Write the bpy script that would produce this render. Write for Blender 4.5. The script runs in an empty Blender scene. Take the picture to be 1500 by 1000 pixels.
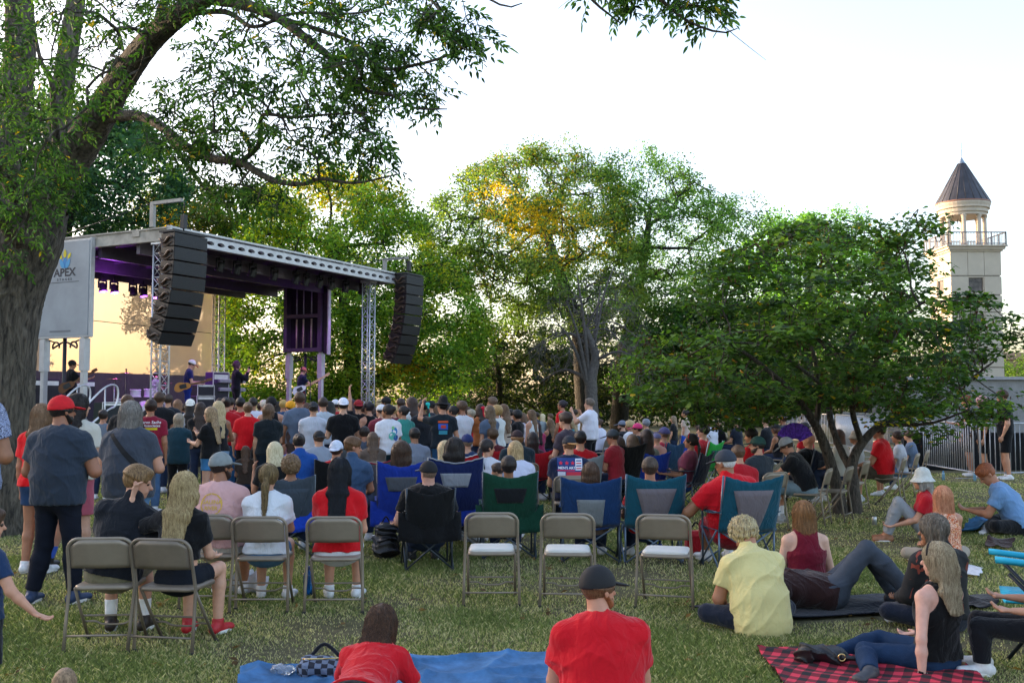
import bpy, math, random
import numpy as np
from mathutils import Vector, Matrix
from mathutils.bvhtree import BVHTree
R = math.radians
rng = np.random.default_rng(7)
random.seed(7)
col = bpy.context.scene.collection
F_PX, CX, CY, EYE, PITCH = 1460.0, 750.0, 500.0, 1.72, R(3.45)

def ray(px, py):
    xc, yc = (px - CX) / F_PX, (CY - py) / F_PX
    return np.array([xc, math.cos(PITCH) - yc * math.sin(PITCH), math.sin(PITCH) + yc * math.cos(PITCH)])
def at(px, py, d):
    r = ray(px, py); p = r * (d / r[1]); p[2] += EYE
    return p
def ground(px, py, z=0.0):
    r = ray(px, py); t = (z - EYE) / r[2]; p = r * t; p[2] = z
    return p
def nrm(v):
    v = np.asarray(v, float); return v / (np.linalg.norm(v) + 1e-12)

# ---------------------------------------------------------------- materials
_m = {}
def srgb(c):
    if isinstance(c, str):
        c = [int(c[i:i + 2], 16) / 255 for i in (0, 2, 4)]
        return tuple(((x / 12.92) if x <= .04045 else ((x + .055) / 1.055) ** 2.4) for x in c)
    return tuple(c)
def new_mat(name):
    m = bpy.data.materials.new(name); m.use_nodes = True
    nt = m.node_tree
    return m, nt, nt.nodes['Principled BSDF']
def N(nt, typ, **kw):
    n = nt.nodes.new(typ)
    for k, v in kw.items():
        if k in n.inputs: n.inputs[k].default_value = v
        else: setattr(n, k, v)
    return n
def mat(name, c, rough=.6, metal=0., noise=.12, nscale=6., bump=0., bscale=60., emis=None, estr=0., stretch=(1, 1, 1), spec=.5, alpha=1., trans=0., sheen=0.):
    key = (name, str(c), rough, metal, noise, nscale, bump, bscale, estr, stretch)
    if key in _m: return _m[key]
    m, nt, b = new_mat(name); c = srgb(c)
    b.inputs['Roughness'].default_value = rough; b.inputs['Metallic'].default_value = metal
    b.inputs['Specular IOR Level'].default_value = spec
    if trans: b.inputs['Transmission Weight'].default_value = trans
    if sheen: b.inputs['Sheen Weight'].default_value = sheen
    L = nt.links.new
    tc = N(nt, 'ShaderNodeTexCoord'); mp = N(nt, 'ShaderNodeMapping'); mp.inputs['Scale'].default_value = stretch
    L(tc.outputs['Object'], mp.inputs['Vector'])
    if noise:
        nz = N(nt, 'ShaderNodeTexNoise', Scale=nscale, Detail=5., Roughness=.6); L(mp.outputs[0], nz.inputs['Vector'])
        cr = N(nt, 'ShaderNodeValToRGB')
        cr.color_ramp.elements[0].position = .3; cr.color_ramp.elements[1].position = .7
        cr.color_ramp.elements[0].color = [max(0, x * (1 - noise * 1.5)) for x in c] + [1]
        cr.color_ramp.elements[1].color = [min(1, x * (1 + noise)) for x in c] + [1]
        L(nz.outputs['Fac'], cr.inputs['Fac']); L(cr.outputs['Color'], b.inputs['Base Color'])
    else: b.inputs['Base Color'].default_value = (*c, 1)
    if bump:
        n2 = N(nt, 'ShaderNodeTexNoise', Scale=bscale, Detail=4., Roughness=.65); L(mp.outputs[0], n2.inputs['Vector'])
        bp = N(nt, 'ShaderNodeBump', Strength=bump, Distance=.01); L(n2.outputs['Fac'], bp.inputs['Height']); L(bp.outputs[0], b.inputs['Normal'])
    if estr:
        b.inputs['Emission Color'].default_value = (*srgb(emis or c), 1); b.inputs['Emission Strength'].default_value = estr
    _m[key] = m
    return m
def fabric(c, name='cloth'):
    m = mat(name, c, rough=.88, noise=.05, nscale=5., bump=.3, bscale=45., spec=.2, sheen=.15)
    if m.get('wr'): return m
    m['wr'] = 1; nt = m.node_tree; b = nt.nodes['Principled BSDF']; old = b.inputs['Normal'].links[0].from_node
    tc = N(nt, 'ShaderNodeTexCoord'); mp = N(nt, 'ShaderNodeMapping'); mp.inputs['Scale'].default_value = (1.6, 1.6, .8); mp.inputs['Rotation'].default_value = (.3, .4, .5); nt.links.new(tc.outputs['Object'], mp.inputs[0])
    n = N(nt, 'ShaderNodeTexNoise', Scale=7., Detail=3., Roughness=.45, Distortion=1.6); nt.links.new(mp.outputs[0], n.inputs['Vector'])
    bp = N(nt, 'ShaderNodeBump', Strength=.55, Distance=.035); nt.links.new(n.outputs['Fac'], bp.inputs['Height']); nt.links.new(bp.outputs[0], old.inputs['Normal'])
    return m
def denim(c='2b3f5c'): return mat('denim', c, rough=.85, noise=.16, nscale=9., bump=.4, bscale=70., spec=.2)
def skin(c='b98468'):
    k = ('skin', c)
    if k in _m: return _m[k]
    m = mat('skin', c, rough=.5, noise=.1, nscale=14., bump=.12, bscale=90., spec=.4)
    b = m.node_tree.nodes['Principled BSDF']; b.inputs['Subsurface Weight'].default_value = 0.0
    _m[k] = m; return m
def hairm(c, c2=None):
    k = ('hair', c, c2)
    if k in _m: return _m[k]
    m, nt, b = new_mat('hair'); L = nt.links.new
    a = srgb(c); bb = srgb(c2) if c2 else tuple(min(1, x * 1.9 + .012) for x in a)
    tc = N(nt, 'ShaderNodeTexCoord'); mp = N(nt, 'ShaderNodeMapping'); mp.inputs['Scale'].default_value = (1, 1, .12)
    L(tc.outputs['Object'], mp.inputs['Vector'])
    nz = N(nt, 'ShaderNodeTexNoise', Scale=130., Detail=6., Roughness=.7, Distortion=.5); L(mp.outputs[0], nz.inputs['Vector'])
    cr = N(nt, 'ShaderNodeValToRGB'); e = cr.color_ramp.elements
    e[0].position = .36; e[1].position = .66; e[0].color = (*[x * .75 for x in a], 1); e[1].color = (*bb, 1)
    L(nz.outputs['Fac'], cr.inputs['Fac']); L(cr.outputs['Color'], b.inputs['Base Color'])
    bp = N(nt, 'ShaderNodeBump', Strength=.7, Distance=.008); L(nz.outputs['Fac'], bp.inputs['Height']); L(bp.outputs[0], b.inputs['Normal'])
    b.inputs['Roughness'].default_value = .5; b.inputs['Specular IOR Level'].default_value = .35
    _m[k] = m; return m
def leafmat(name, tl=.45, rough=.55):
    m, nt, b = new_mat(name); L = nt.links.new
    at_ = N(nt, 'ShaderNodeAttribute'); at_.attribute_name = 'tint'
    L(at_.outputs['Color'], b.inputs['Base Color']); b.inputs['Roughness'].default_value = rough
    b.inputs['Specular IOR Level'].default_value = .3
    tr = N(nt, 'ShaderNodeBsdfTranslucent'); mx = N(nt, 'ShaderNodeMixShader', Fac=tl)
    mu = N(nt, 'ShaderNodeMix', data_type='RGBA', blend_type='MULTIPLY'); mu.inputs[0].default_value = 1.
    L(at_.outputs['Color'], mu.inputs[6]); mu.inputs[7].default_value = (1.5, 1.7, .7, 1)
    L(mu.outputs[2], tr.inputs['Color'])
    L(b.outputs[0], mx.inputs[1]); L(tr.outputs[0], mx.inputs[2]); L(mx.outputs[0], nt.nodes['Material Output'].inputs['Surface'])
    return m

# ---------------------------------------------------------------- mesh builder
class MB:
    def __init__(s): s.v = []; s.f = []; s.n = 0; s.c = []; s.sm = []
    def add(s, V, Fs, c=None, smooth=False):
        V = np.asarray(V, np.float32).reshape(-1, 3); Fs = np.asarray(Fs, np.int64)
        s.v.append(V); s.f.append(Fs + s.n); s.sm.append(smooth); s.n += len(V)
        if c is not None:
            c = np.asarray(c, np.float32)
            s.c.append(np.broadcast_to(c, (len(V), 3)) if c.ndim == 1 else c)
        return s
    def box(s, c, size, rz=0., rx=0., ry=0., bev=0.):
        hx, hy, hz = [x / 2 for x in size]
        if bev > 0:
            b = min(bev, hx * .49, hy * .49, hz * .49); V = []; idx = {}
            for sx in (-1, 1):
                for sy in (-1, 1):
                    for sz in (-1, 1):
                        for ax in range(3):
                            p = [sx * hx, sy * hy, sz * hz]
                            for k in range(3):
                                if k != ax: p[k] -= (sx, sy, sz)[k] * b
                            idx[(sx, sy, sz, ax)] = len(V); V.append(p)
            q = []
            for ax in range(3):
                o1, o2 = [(1, 2), (2, 0), (0, 1)][ax]
                for sg in (-1, 1):
                    def k(a, b2):
                        t = [0, 0, 0]; t[ax] = sg; t[o1] = a; t[o2] = b2; return idx[(*t, ax)]
                    f = [k(-1, -1), k(1, -1), k(1, 1), k(-1, 1)]; q.append(f if sg > 0 else f[::-1])
            for ax in range(3):
                o1, o2 = [(1, 2), (2, 0), (0, 1)][ax]
                for a in (-1, 1):
                    for b2 in (-1, 1):
                        def k(e, axx):
                            t = [0, 0, 0]; t[ax] = e; t[o1] = a; t[o2] = b2; return idx[(*t, axx)]
                        f = [k(-1, o1), k(1, o1), k(1, o2), k(-1, o2)]; q.append(f if a * b2 > 0 else f[::-1])
            tr = []
            for sx in (-1, 1):
                for sy in (-1, 1):
                    for sz in (-1, 1):
                        f = [idx[(sx, sy, sz, 0)], idx[(sx, sy, sz, 1)], idx[(sx, sy, sz, 2)]]
                        tr.append(f if sx * sy * sz > 0 else f[::-1])
            V = np.array(V); M = rotm(rx, ry, rz); V = V @ M.T + np.asarray(c)
            n0 = s.n; s.add(V, q); s.f.append(np.array(tr) + n0); s.sm.append(False)
            return s
        V = np.array([[x, y, z] for x in (-hx, hx) for y in (-hy, hy) for z in (-hz, hz)])
        V = V @ rotm(rx, ry, rz).T + np.asarray(c)
        return s.add(V, [[0, 1, 3, 2], [4, 6, 7, 5], [0, 4, 5, 1], [2, 3, 7, 6], [0, 2, 6, 4], [1, 5, 7, 3]])
    def tube(s, pts, rad, seg=8, cap=True, c=None, smooth=True, closed=False):
        P = np.asarray(pts, float); n = len(P); rad = np.broadcast_to(np.asarray(rad, float), (n,))
        if closed: T = np.roll(P, -1, 0) - np.roll(P, 1, 0)
        else: T = np.gradient(P, axis=0)
        T /= np.linalg.norm(T, axis=1)[:, None] + 1e-12
        u = np.cross(T[0], [0, 0, 1.]);
        if np.linalg.norm(u) < .05: u = np.cross(T[0], [0, 1., 0])
        U = []
        for i in range(n):
            u = u - T[i] * (u @ T[i]); u = u / (np.linalg.norm(u) + 1e-12); U.append(u)
        U = np.array(U); W = np.cross(T, U)
        a = np.arange(seg) * 2 * np.pi / seg
        V = P[:, None] + rad[:, None, None] * (np.cos(a)[None, :, None] * U[:, None] + np.sin(a)[None, :, None] * W[:, None])
        V = V.reshape(-1, 3)
        m = n if closed else n - 1
        i = np.arange(m)[:, None]; j = np.arange(seg)[None]; i2 = (i + 1) % n; j2 = (j + 1) % seg
        q = np.stack([i * seg + j, i * seg + j2, i2 * seg + j2, i2 * seg + j], -1).reshape(-1, 4)
        n0 = s.n; s.add(V, q, c, smooth)
        if cap and not closed:
            s.f.append(np.array([list(range(seg))[::-1]]) + n0); s.sm.append(False)
            s.f.append(np.array([list(range(seg))]) + n0 + (n - 1) * seg); s.sm.append(False)
        return s
    def cyl(s, a, b, r, seg=12, r2=None, smooth=True): return s.tube([a, b], [r, r if r2 is None else r2], seg, smooth=smooth)
    def lathe(s, prof, seg=24, c=(0, 0, 0), smooth=True, M=None):
        pr = np.asarray(prof, float); a = np.arange(seg) * 2 * np.pi / seg; n = len(pr)
        V = np.stack([pr[:, 0:1] * np.cos(a), pr[:, 0:1] * np.sin(a), np.repeat(pr[:, 1:2], seg, 1)], -1).reshape(-1, 3)
        if M is not None: V = V @ np.asarray(M).T
        i = np.arange(n - 1)[:, None]; j = np.arange(seg)[None]; j2 = (j + 1) % seg
        q = np.stack([i * seg + j, i * seg + j2, (i + 1) * seg + j2, (i + 1) * seg + j], -1).reshape(-1, 4)
        return s.add(V + np.asarray(c), q, None, smooth)
    def prism(s, poly, th, M=None, c=(0, 0, 0)):
        p = np.asarray(poly, float); n = len(p)
        V = np.vstack([np.c_[p[:, 0], np.zeros(n), p[:, 1]], np.c_[p[:, 0], np.full(n, th), p[:, 1]]])
        if M is not None: V = V @ np.asarray(M).T
        n0 = s.n; V = V + np.asarray(c)
        s.add(V, [[i, (i + 1) % n, n + (i + 1) % n, n + i] for i in range(n)])
        s.f.append(np.array([list(range(n))]) + n0); s.sm.append(False)
        s.f.append(np.array([list(range(n, 2 * n))[::-1]]) + n0); s.sm.append(False)
        return s
    def grid(s, V, nu, nv, th=0., smooth=True):
        V = np.asarray(V, float).reshape(nu, nv, 3)
        i = np.arange(nu - 1)[:, None]; j = np.arange(nv - 1)[None]
        q = np.stack([i * nv + j, i * nv + j + 1, (i + 1) * nv + j + 1, (i + 1) * nv + j], -1).reshape(-1, 4)
        if not th: return s.add(V.reshape(-1, 3), q, None, smooth)
        du = np.gradient(V, axis=0); dv = np.gradient(V, axis=1); nn = np.cross(du, dv); nn /= np.linalg.norm(nn, axis=2)[..., None] + 1e-12
        W = np.concatenate([V.reshape(-1, 3), (V - nn * th).reshape(-1, 3)]); K = nu * nv
        e = []
        for a in range(nu - 1):
            e.append([a * nv, (a + 1) * nv, (a + 1) * nv + K, a * nv + K]); e.append([a * nv + nv - 1, a * nv + nv - 1 + K, (a + 1) * nv + nv - 1 + K, (a + 1) * nv + nv - 1])
        for b in range(nv - 1):
            e.append([b, b + K, b + 1 + K, b + 1]); r0 = (nu - 1) * nv; e.append([r0 + b, r0 + b + 1, r0 + b + 1 + K, r0 + b + K])
        return s.add(W, np.vstack([q, q[:, ::-1] + K, np.array(e)]), None, smooth)
    def mesh(s, name):
        me = bpy.data.meshes.new(name)
        V = np.concatenate(s.v); loops = np.concatenate([f.reshape(-1) for f in s.f])
        sizes = np.concatenate([np.full(len(f), f.shape[1]) for f in s.f]); sm = np.concatenate([np.full(len(f), k) for f, k in zip(s.f, s.sm)])
        me.vertices.add(len(V)); me.vertices.foreach_set('co', V.astype(np.float32).ravel())
        me.loops.add(len(loops)); me.loops.foreach_set('vertex_index', loops.astype(np.int32))
        me.polygons.add(len(sizes)); st = np.concatenate([[0], np.cumsum(sizes)[:-1]])
        me.polygons.foreach_set('loop_start', st.astype(np.int32)); me.polygons.foreach_set('use_smooth', sm.astype(bool))
        if s.c:
            C = np.concatenate(s.c); ca = me.color_attributes.new('tint', 'FLOAT_COLOR', 'POINT')
            ca.data.foreach_set('color', np.c_[C, np.ones(len(C))].astype(np.float32).ravel())
        me.update(calc_edges=True); me.validate(clean_customdata=False)
        return me
    def build(s, name, m=None, parent=None, loc=None, rz=0., **tags):
        o = bpy.data.objects.new(name, s.mesh(name)); col.objects.link(o)
        if m: o.data.materials.append(m)
        if parent: o.parent = parent
        if loc is not None: o.location = loc
        if rz: o.rotation_euler = (0, 0, rz)
        for k, v in tags.items(): o[k] = v
        return o
def rotm(rx=0., ry=0., rz=0.):
    cx, sx, cy, sy, cz, sz = math.cos(rx), math.sin(rx), math.cos(ry), math.sin(ry), math.cos(rz), math.sin(rz)
    return np.array([[cz, -sz, 0], [sz, cz, 0], [0, 0, 1]]) @ np.array([[cy, 0, sy], [0, 1, 0], [-sy, 0, cy]]) @ np.array([[1, 0, 0], [0, cx, -sx], [0, sx, cx]])
def thing(name, label, cat, loc=(0, 0, 0), rz=0., group=None):
    o = bpy.data.objects.new(name, None); col.objects.link(o); o.empty_display_size = .1
    o.location = loc; o.rotation_euler = (0, 0, rz); o['label'] = label; o['category'] = cat
    if group: o['group'] = group
    return o
def copy_tree(o, parent=None):
    c = o.copy(); col.objects.link(c)
    if parent: c.parent = parent
    for ch in [x for x in o.children]: copy_tree(ch, c)
    return c
def arc(c, r, a0, a1, n, ax='xz'):
    t = np.radians(np.linspace(a0, a1, n)); z = np.zeros(n)
    A, B = r * np.cos(t), r * np.sin(t)
    P = {'xz': np.c_[A, z, B], 'xy': np.c_[A, B, z], 'yz': np.c_[z, A, B]}[ax]
    return P + np.asarray(c)
def spline(pts, n=8):
    P = np.asarray(pts, float)
    if len(P) < 3: return np.array([P[0] + (P[-1] - P[0]) * t for t in np.linspace(0, 1, n + 1)])
    Q = np.vstack([2 * P[0] - P[1], P, 2 * P[-1] - P[-2]]); out = []
    for i in range(1, len(Q) - 2):
        for t in np.arange(n) / n:
            a, b, c, d = Q[i - 1:i + 3]
            out.append(.5 * ((2 * b) + (c - a) * t + (2 * a - 5 * b + 4 * c - d) * t * t + (3 * b - a - 3 * c + d) * t ** 3))
    out.append(P[-1]); return np.array(out)
def text_mesh(txt, size, ext=.0, bold=0.):
    cu = bpy.data.curves.new('t', 'FONT'); cu.body = txt; cu.size = size; cu.extrude = ext; cu.offset = bold; cu.align_x = 'CENTER'; cu.align_y = 'CENTER'; cu.resolution_u = 2
    o = bpy.data.objects.new('t', cu); col.objects.link(o)
    dg = bpy.context.evaluated_depsgraph_get(); me = bpy.data.meshes.new_from_object(o.evaluated_get(dg))
    V = np.array([v.co[:] for v in me.vertices]); Fc = [list(p.vertices) for p in me.polygons]
    bpy.data.objects.remove(o); bpy.data.curves.remove(cu); bpy.data.meshes.remove(me)
    return V, Fc

# ---------------------------------------------------------------- signed distance bodies
A3 = lambda v: np.asarray(v, np.float32)
def s_cone(a, b, ra, rb):
    a = A3(a); ab = A3(b) - a; L2 = float(ab @ ab) + 1e-9
    def f(P):
        q = P - a; t = np.clip(q @ ab / L2, 0, 1); r = q - t[:, None] * ab
        return np.sqrt(np.einsum('ij,ij->i', r, r)) - (ra + (rb - ra) * t)
    return f
def s_econe(a, b, wa, wb, lat):
    a = A3(a); ab = A3(b) - a; L2 = float(ab @ ab) + 1e-9; T = ab / math.sqrt(L2)
    L = A3(lat) - T * float(A3(lat) @ T); L = L / np.linalg.norm(L); D = np.cross(T, L)
    def f(P):
        q = P - a; t = np.clip(q @ ab / L2, 0, 1); r = q - t[:, None] * ab
        w = wa[0] + (wb[0] - wa[0]) * t; d = wa[1] + (wb[1] - wa[1]) * t; e = np.minimum(w, d)
        return (np.sqrt((r @ L / w) ** 2 + (r @ D / d) ** 2 + (r @ T / e) ** 2) - 1) * e
    return f
def s_ell(c, rad, M=None):
    c = A3(c); rad = A3(rad); M = np.eye(3, dtype=np.float32) if M is None else A3(M)
    def f(P):
        q = ((P - c) @ M) / rad; k0 = np.sqrt(np.einsum('ij,ij->i', q, q)) + 1e-6; g = q / rad; k1 = np.sqrt(np.einsum('ij,ij->i', g, g)) + 1e-6
        return k0 * (k0 - 1) / k1
    return f
def s_cut(f, p, n):
    p = A3(p); n = A3(nrm(n)); return lambda P: np.maximum(f(P), (P - p) @ n)
def s_off(f, o): return lambda P: f(P) - o
def s_un(fs, k=.02):
    def f(P):
        d = fs[0](P)
        for g in fs[1:]:
            e = g(P)
            if k > 0:
                h = np.maximum(k - np.abs(d - e), 0) / k; d = np.minimum(d, e) - h * h * k * .25
            else: d = np.minimum(d, e)
        return d
    return f
def s_sub(f, g): return lambda P: np.maximum(f(P), -g(P))
def s_max(f, g): return lambda P: np.maximum(f(P), g(P))
def s_fold(f, amp, freq, seed=0):
    r = np.random.default_rng(seed); K = A3([nrm(r.normal(size=3) * [1, 1, 1.6]) * freq * r.uniform(.7, 1.7) for _ in range(7)]); ph = A3(r.uniform(0, 6.28, 7)); W1 = A3(r.normal(size=3) * 7); W2 = A3(r.normal(size=3) * 9)
    def g(P):
        Q = P + .035 * np.sin(P @ K[0] * .45 + ph[0])[:, None]; m1 = .5 + .5 * np.sin(P @ W1 + ph[1]); m2 = .5 + .5 * np.sin(P @ W2 + ph[2]); mm = (m1, m2, 1 - m1, 1 - m2, m1 * m2, 1 - m1 * m2)
        n = sum(mm[i - 1] * (1 - np.abs(np.sin(Q @ K[i] * .5 + ph[i]))) ** 4 for i in range(1, 7)) - .45
        return f(P) - amp * 1.3 * n
    return g
def polygonize(f, lo, hi, h):
    lo = A3(lo); B = 5
    n = (np.ceil((A3(hi) - lo) / (h * B)).astype(int)) ; n = np.maximum(n, 1)
    cc = np.stack(np.meshgrid(*[np.arange(k) for k in n], indexing='ij'), -1).reshape(-1, 3).astype(np.float32)
    dc = f(lo + (cc + .5) * (B * h)).reshape(n)
    act = np.abs(dc) < B * h * 1.35 + .012
    Nf = n * B
    Fd = np.repeat(np.repeat(np.repeat(np.where(dc < 0, -1., 1.).astype(np.float32), B, 0), B, 1), B, 2)
    mk = np.repeat(np.repeat(np.repeat(act, B, 0), B, 1), B, 2)
    ix = np.argwhere(mk)
    if len(ix) == 0: return None
    vals = np.empty(len(ix), np.float32)
    for i in range(0, len(ix), 400000): vals[i:i + 400000] = f(lo + ix[i:i + 400000].astype(np.float32) * h)
    Fd[mk] = vals
    Fd[0] = Fd[-1] = 1; Fd[:, 0] = Fd[:, -1] = 1; Fd[:, :, 0] = Fd[:, :, -1] = 1
    S = Fd < 0
    c = S[:-1, :-1, :-1].astype(np.int8)
    c = c.copy()
    for d in ((1, 0, 0), (0, 1, 0), (0, 0, 1), (1, 1, 0), (1, 0, 1), (0, 1, 1), (1, 1, 1)):
        c += S[d[0]:S.shape[0] - 1 + d[0], d[1]:S.shape[1] - 1 + d[1], d[2]:S.shape[2] - 1 + d[2]]
    cells = np.argwhere((c > 0) & (c < 8))
    if len(cells) == 0: return None
    acc = np.zeros((len(cells), 3), np.float32); cnt = np.zeros(len(cells), np.float32)
    for ax in range(3):
        o1, o2 = [k for k in range(3) if k != ax]
        for a in (0, 1):
            for b in (0, 1):
                c0 = [0, 0, 0]; c0[o1] = a; c0[o2] = b; c1 = list(c0); c1[ax] = 1
                f0 = Fd[tuple((cells + c0).T)]; f1 = Fd[tuple((cells + c1).T)]
                m = (f0 < 0) != (f1 < 0); t = f0[m] / (f0[m] - f1[m])
                p = np.tile(np.array(c0, np.float32), (m.sum(), 1)); p[:, ax] += t; acc[m] += p; cnt[m] += 1
    V = lo + (cells + acc / cnt[:, None]) * h
    ID = np.full(c.shape, -1, np.int32); ID[tuple(cells.T)] = np.arange(len(cells))
    quads = []
    for ax in range(3):
        o1, o2 = [(1, 2), (2, 0), (0, 1)][ax]
        sl0 = [slice(1, -1)] * 3; sl1 = [slice(1, -1)] * 3; sl0[ax] = slice(0, -1); sl1[ax] = slice(1, None)
        a, b = S[tuple(sl0)], S[tuple(sl1)]
        e = np.argwhere(a != b); base = e.copy(); base[:, o1] += 1; base[:, o2] += 1
        inside = a[tuple(e.T)]
        def g(d1, d2):
            k = base.copy(); k[:, o1] -= d1; k[:, o2] -= d2; return ID[tuple(k.T)]
        q = np.stack([g(1, 1), g(0, 1), g(0, 0), g(1, 0)], 1)
        q[~inside] = q[~inside][:, ::-1]; quads.append(q)
    Q = np.concatenate(quads); Q = Q[(Q >= 0).all(1)]
    return V, Q
def sdf_obj(name, f, lo, hi, h, m, parent=None):
    r = polygonize(f, lo, hi, h)
    if r is None: return None
    b = MB(); b.add(r[0], r[1], None, True)
    return b.build(name, m, parent)
# ---------------------------------------------------------------- people
ARMS = {  # (upper arm, forearm) directions: x outward, y forward, z up
    'down': ((.16, -.03, -1), (.03, .2, -1)), 'relax': ((.28, .02, -1), (-.05, .35, -.9)),
    'lap': ((.16, .3, -1), (-.35, .9, -.25)), 'knee': ((.12, .5, -.9), (-.1, .95, -.3)),
    'cross': ((.3, .12, -1), (-.95, .5, .12)), 'chin': ((.1, .62, -.75), (-.35, .25, .95)),
    'up': ((.2, .15, 1), (-.05, .1, 1)), 'back': ((.3, -.55, -1), (.12, -.25, -1)), 'phone': ((.08, .35, -1), (-.35, .85, .45)),
    'hip': ((.6, -.15, -.9), (-.5, .3, -.6)), 'hair': ((.5, .5, .1), (-.3, .1, 1)), 'rest': ((.3, .25, -1), (.05, 1, .02)),
    'front': ((.1, .5, -.9), (-.5, .8, .1)), 'side': ((.9, .1, -.5), (.6, .5, -.3)),
}
PERSONS = []
def person(label, px=None, top=None, d=None, pose='stand', yaw=0, cat='person', group=None, base=None, pos=None, z0=0.,
           sex='m', fat=0., H=None, head=(0, 0), lean=0., tilt=0., arms=('down', 'down'), legs=None, leg_kw=None,
           skn='b07d62', hair='short', hc='2a1c12', hc2=None, hl=.3, hat=None, hatc='111111', hat2=None, hback=False,
           top_='tee', tc='333333', bot='jeans', bc='26324a', shoe='dddddd', sock=None, vox=None, sleeve=.62, hem=.0, fingers=None, extra=None, child=False, shoulder_w=1., neckcut=.075, twist=0., fold=None, beard=None, necky=0., fix=False, footdir=None):
    # ---- skeleton at 1.75 m scale
    fem = sex == 'f'
    L = []
    seat = {'sit': .535, 'camp': .36, 'floor': .115, 'cross': .115, 'kneesup': .115, 'stand': .95, 'lie': .13, 'prone': .13}[pose]
    P0 = np.array([0, 0, seat])
    if pose == 'camp': lean -= 19
    ln, tl, tw = R(lean), R(tilt), R(twist)
    def upv(a, b): return nrm([math.sin(b), math.sin(a) , math.cos(a) * math.cos(b)])
    up0 = upv(ln * .7, tl); up1 = upv(ln * 1.15, tl)
    if pose == 'lie': up0 = up1 = nrm([0, -1, .12])
    if pose == 'prone': up0 = nrm([0, 1, .12]); up1 = nrm([0, .86, .55])
    waist = P0 + up0 * .13; chest = P0 + up0 * .30 + (up1 - up0) * .08; nb = chest + up1 * .215; upch = chest + up1 * .13
    lat = np.array([math.cos(tw), math.sin(tw), 0]); lat = nrm(lat - up1 * (lat @ up1)); lat0 = np.array([1., 0, 0])
    fwd = np.cross(up1, lat)
    hy, hp = R(head[0]), R(head[1])
    nd = nrm(up1 * .6 + np.array([0, 0, 1.]) * .6 + fwd * (.12 + .25 * math.sin(hp) ))
    if pose == 'lie': nd = up1
    hcn = nb + nd * .165 + fwd * (.01 + necky)
    # head axes
    gup = nrm(up1 * .35 + np.array([0, 0, 1.])) if pose != 'lie' else up1
    hr = nrm(lat - gup * (lat @ gup)); hf = np.cross(gup, hr); Mh = np.stack([hr, hf, gup], 1)
    Mh = Mh @ rotm(0, 0, hy) @ rotm(-hp, 0, 0)
    roll = head[2] if len(head) > 2 else 0
    if roll: Mh = Mh @ rotm(0, R(roll), 0)
    HP = lambda x, y, z: hcn + Mh @ np.array([x, y, z])
    sw = (.158 if fem else .18) * shoulder_w
    tk = 1 + fat * .5; hs = 1.06 if child else 1.0
    # ---- torso
    hipw = (.165 if fem else .158) + fat * .07; wst = (.125 if fem else .145) + fat * .11; chw = (.145 if fem else .165) + fat * .07
    dp = .1 + fat * .05; dpw = .095 + fat * .1
    lo_ = P0 - up0 * .03
    torso = [s_econe(lo_, waist, (hipw, dp + .015), (wst, dpw), lat0), s_econe(waist, chest, (wst, dpw), (chw, dp + .012), lat0),
             s_econe(chest, upch, (chw, dp + .012), (chw * .96, dp - .005), lat)]
    yoke = s_econe(upch + up1 * .0, nb - up1 * .015, (sw * .94, .088), (.06, .058), lat)
    traps = [s_cone(nb - up1 * .02 + lat * sg * .03, nb - up1 * .078 + lat * sg * (sw + fat * .045), .052, .046) for sg in (-1, 1)]
    if fem: torso.append(s_ell(chest + fwd * .075 + up1 * .03, (.125, .06, .07), np.stack([lat, fwd, up1], 1)))
    seatb = s_econe(P0 + np.array([-.07, -.05, -.0]), P0 + np.array([.07, -.05, -.0]), (.1 + fat * .03, .1 + fat * .03), (.1 + fat * .03, .1 + fat * .03), (0, 1, 0)) if pose != 'lie' else None
    # ---- arms
    SH = []; armp = []; EL = []; WR = []; HD = []
    ua_r = (.043 if fem else .05) * (1 + fat * .35); fa_r = .032 * (1 + fat * .2)
    for i, sg in enumerate((-1, 1)):
        a = arms[i]; a = ARMS[a] if isinstance(a, str) else a
        S = nb - up1 * .085 + lat * sg * (sw + fat * .045)
        def dv(v): return nrm(lat * sg * v[0] + np.array([-lat[1], lat[0], 0]) * v[1] + np.array([0, 0, 1.]) * v[2])
        E = S + dv(a[0]) * .285; W = E + dv(a[1]) * .25
        hd = nrm(dv(a[2]) if len(a) > 2 else dv(a[1])); SH.append(S); EL.append(E); WR.append(W); HD.append(hd)
        armp.append((s_cone(S, E, ua_r + .006, ua_r - .008), s_cone(E, E + (W - E) * .35, ua_r - .009, fa_r + .006), s_cone(E + (W - E) * .35, W, fa_r + .006, .024)))
    # ---- legs
    HIP = [P0 + np.array([sg * .09, 0, -.02]) for sg in (-1, 1)]
    zf = .085
    if legs is None:
        lw = {}
        if pose == 'stand': legs = [((sg * .1, .02, .49), (sg * .11, -.03, zf)) for sg in (-1, 1)]
        elif pose in ('sit', 'camp'): legs = [((sg * .13, .43, seat + .0), (sg * .13, .42, zf)) for sg in (-1, 1)]
        elif pose == 'cross': legs = [((sg * .36, .24, .13), (-sg * .08, .36, .07)) for sg in (-1, 1)]
        elif pose == 'kneesup': legs = [((sg * .12, .36, .5), (sg * .1, .52, .07)) for sg in (-1, 1)]
        elif pose == 'floor': legs = [((sg * .12, .44, .2), (sg * .14, .86, .08)) for sg in (-1, 1)]
        elif pose == 'lie': legs = [((sg * .1, .3, .46), (sg * .1, .62, .08)) for sg in (-1, 1)]
        elif pose == 'prone': legs = [((sg * .1, -.42, .09), (sg * .1, -.85, .09)) for sg in (-1, 1)]
    th_r = (.082 if fem else .08) * (1 + fat * .3); kn_r = .052 * (1 + fat * .2); an_r = .036
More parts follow.
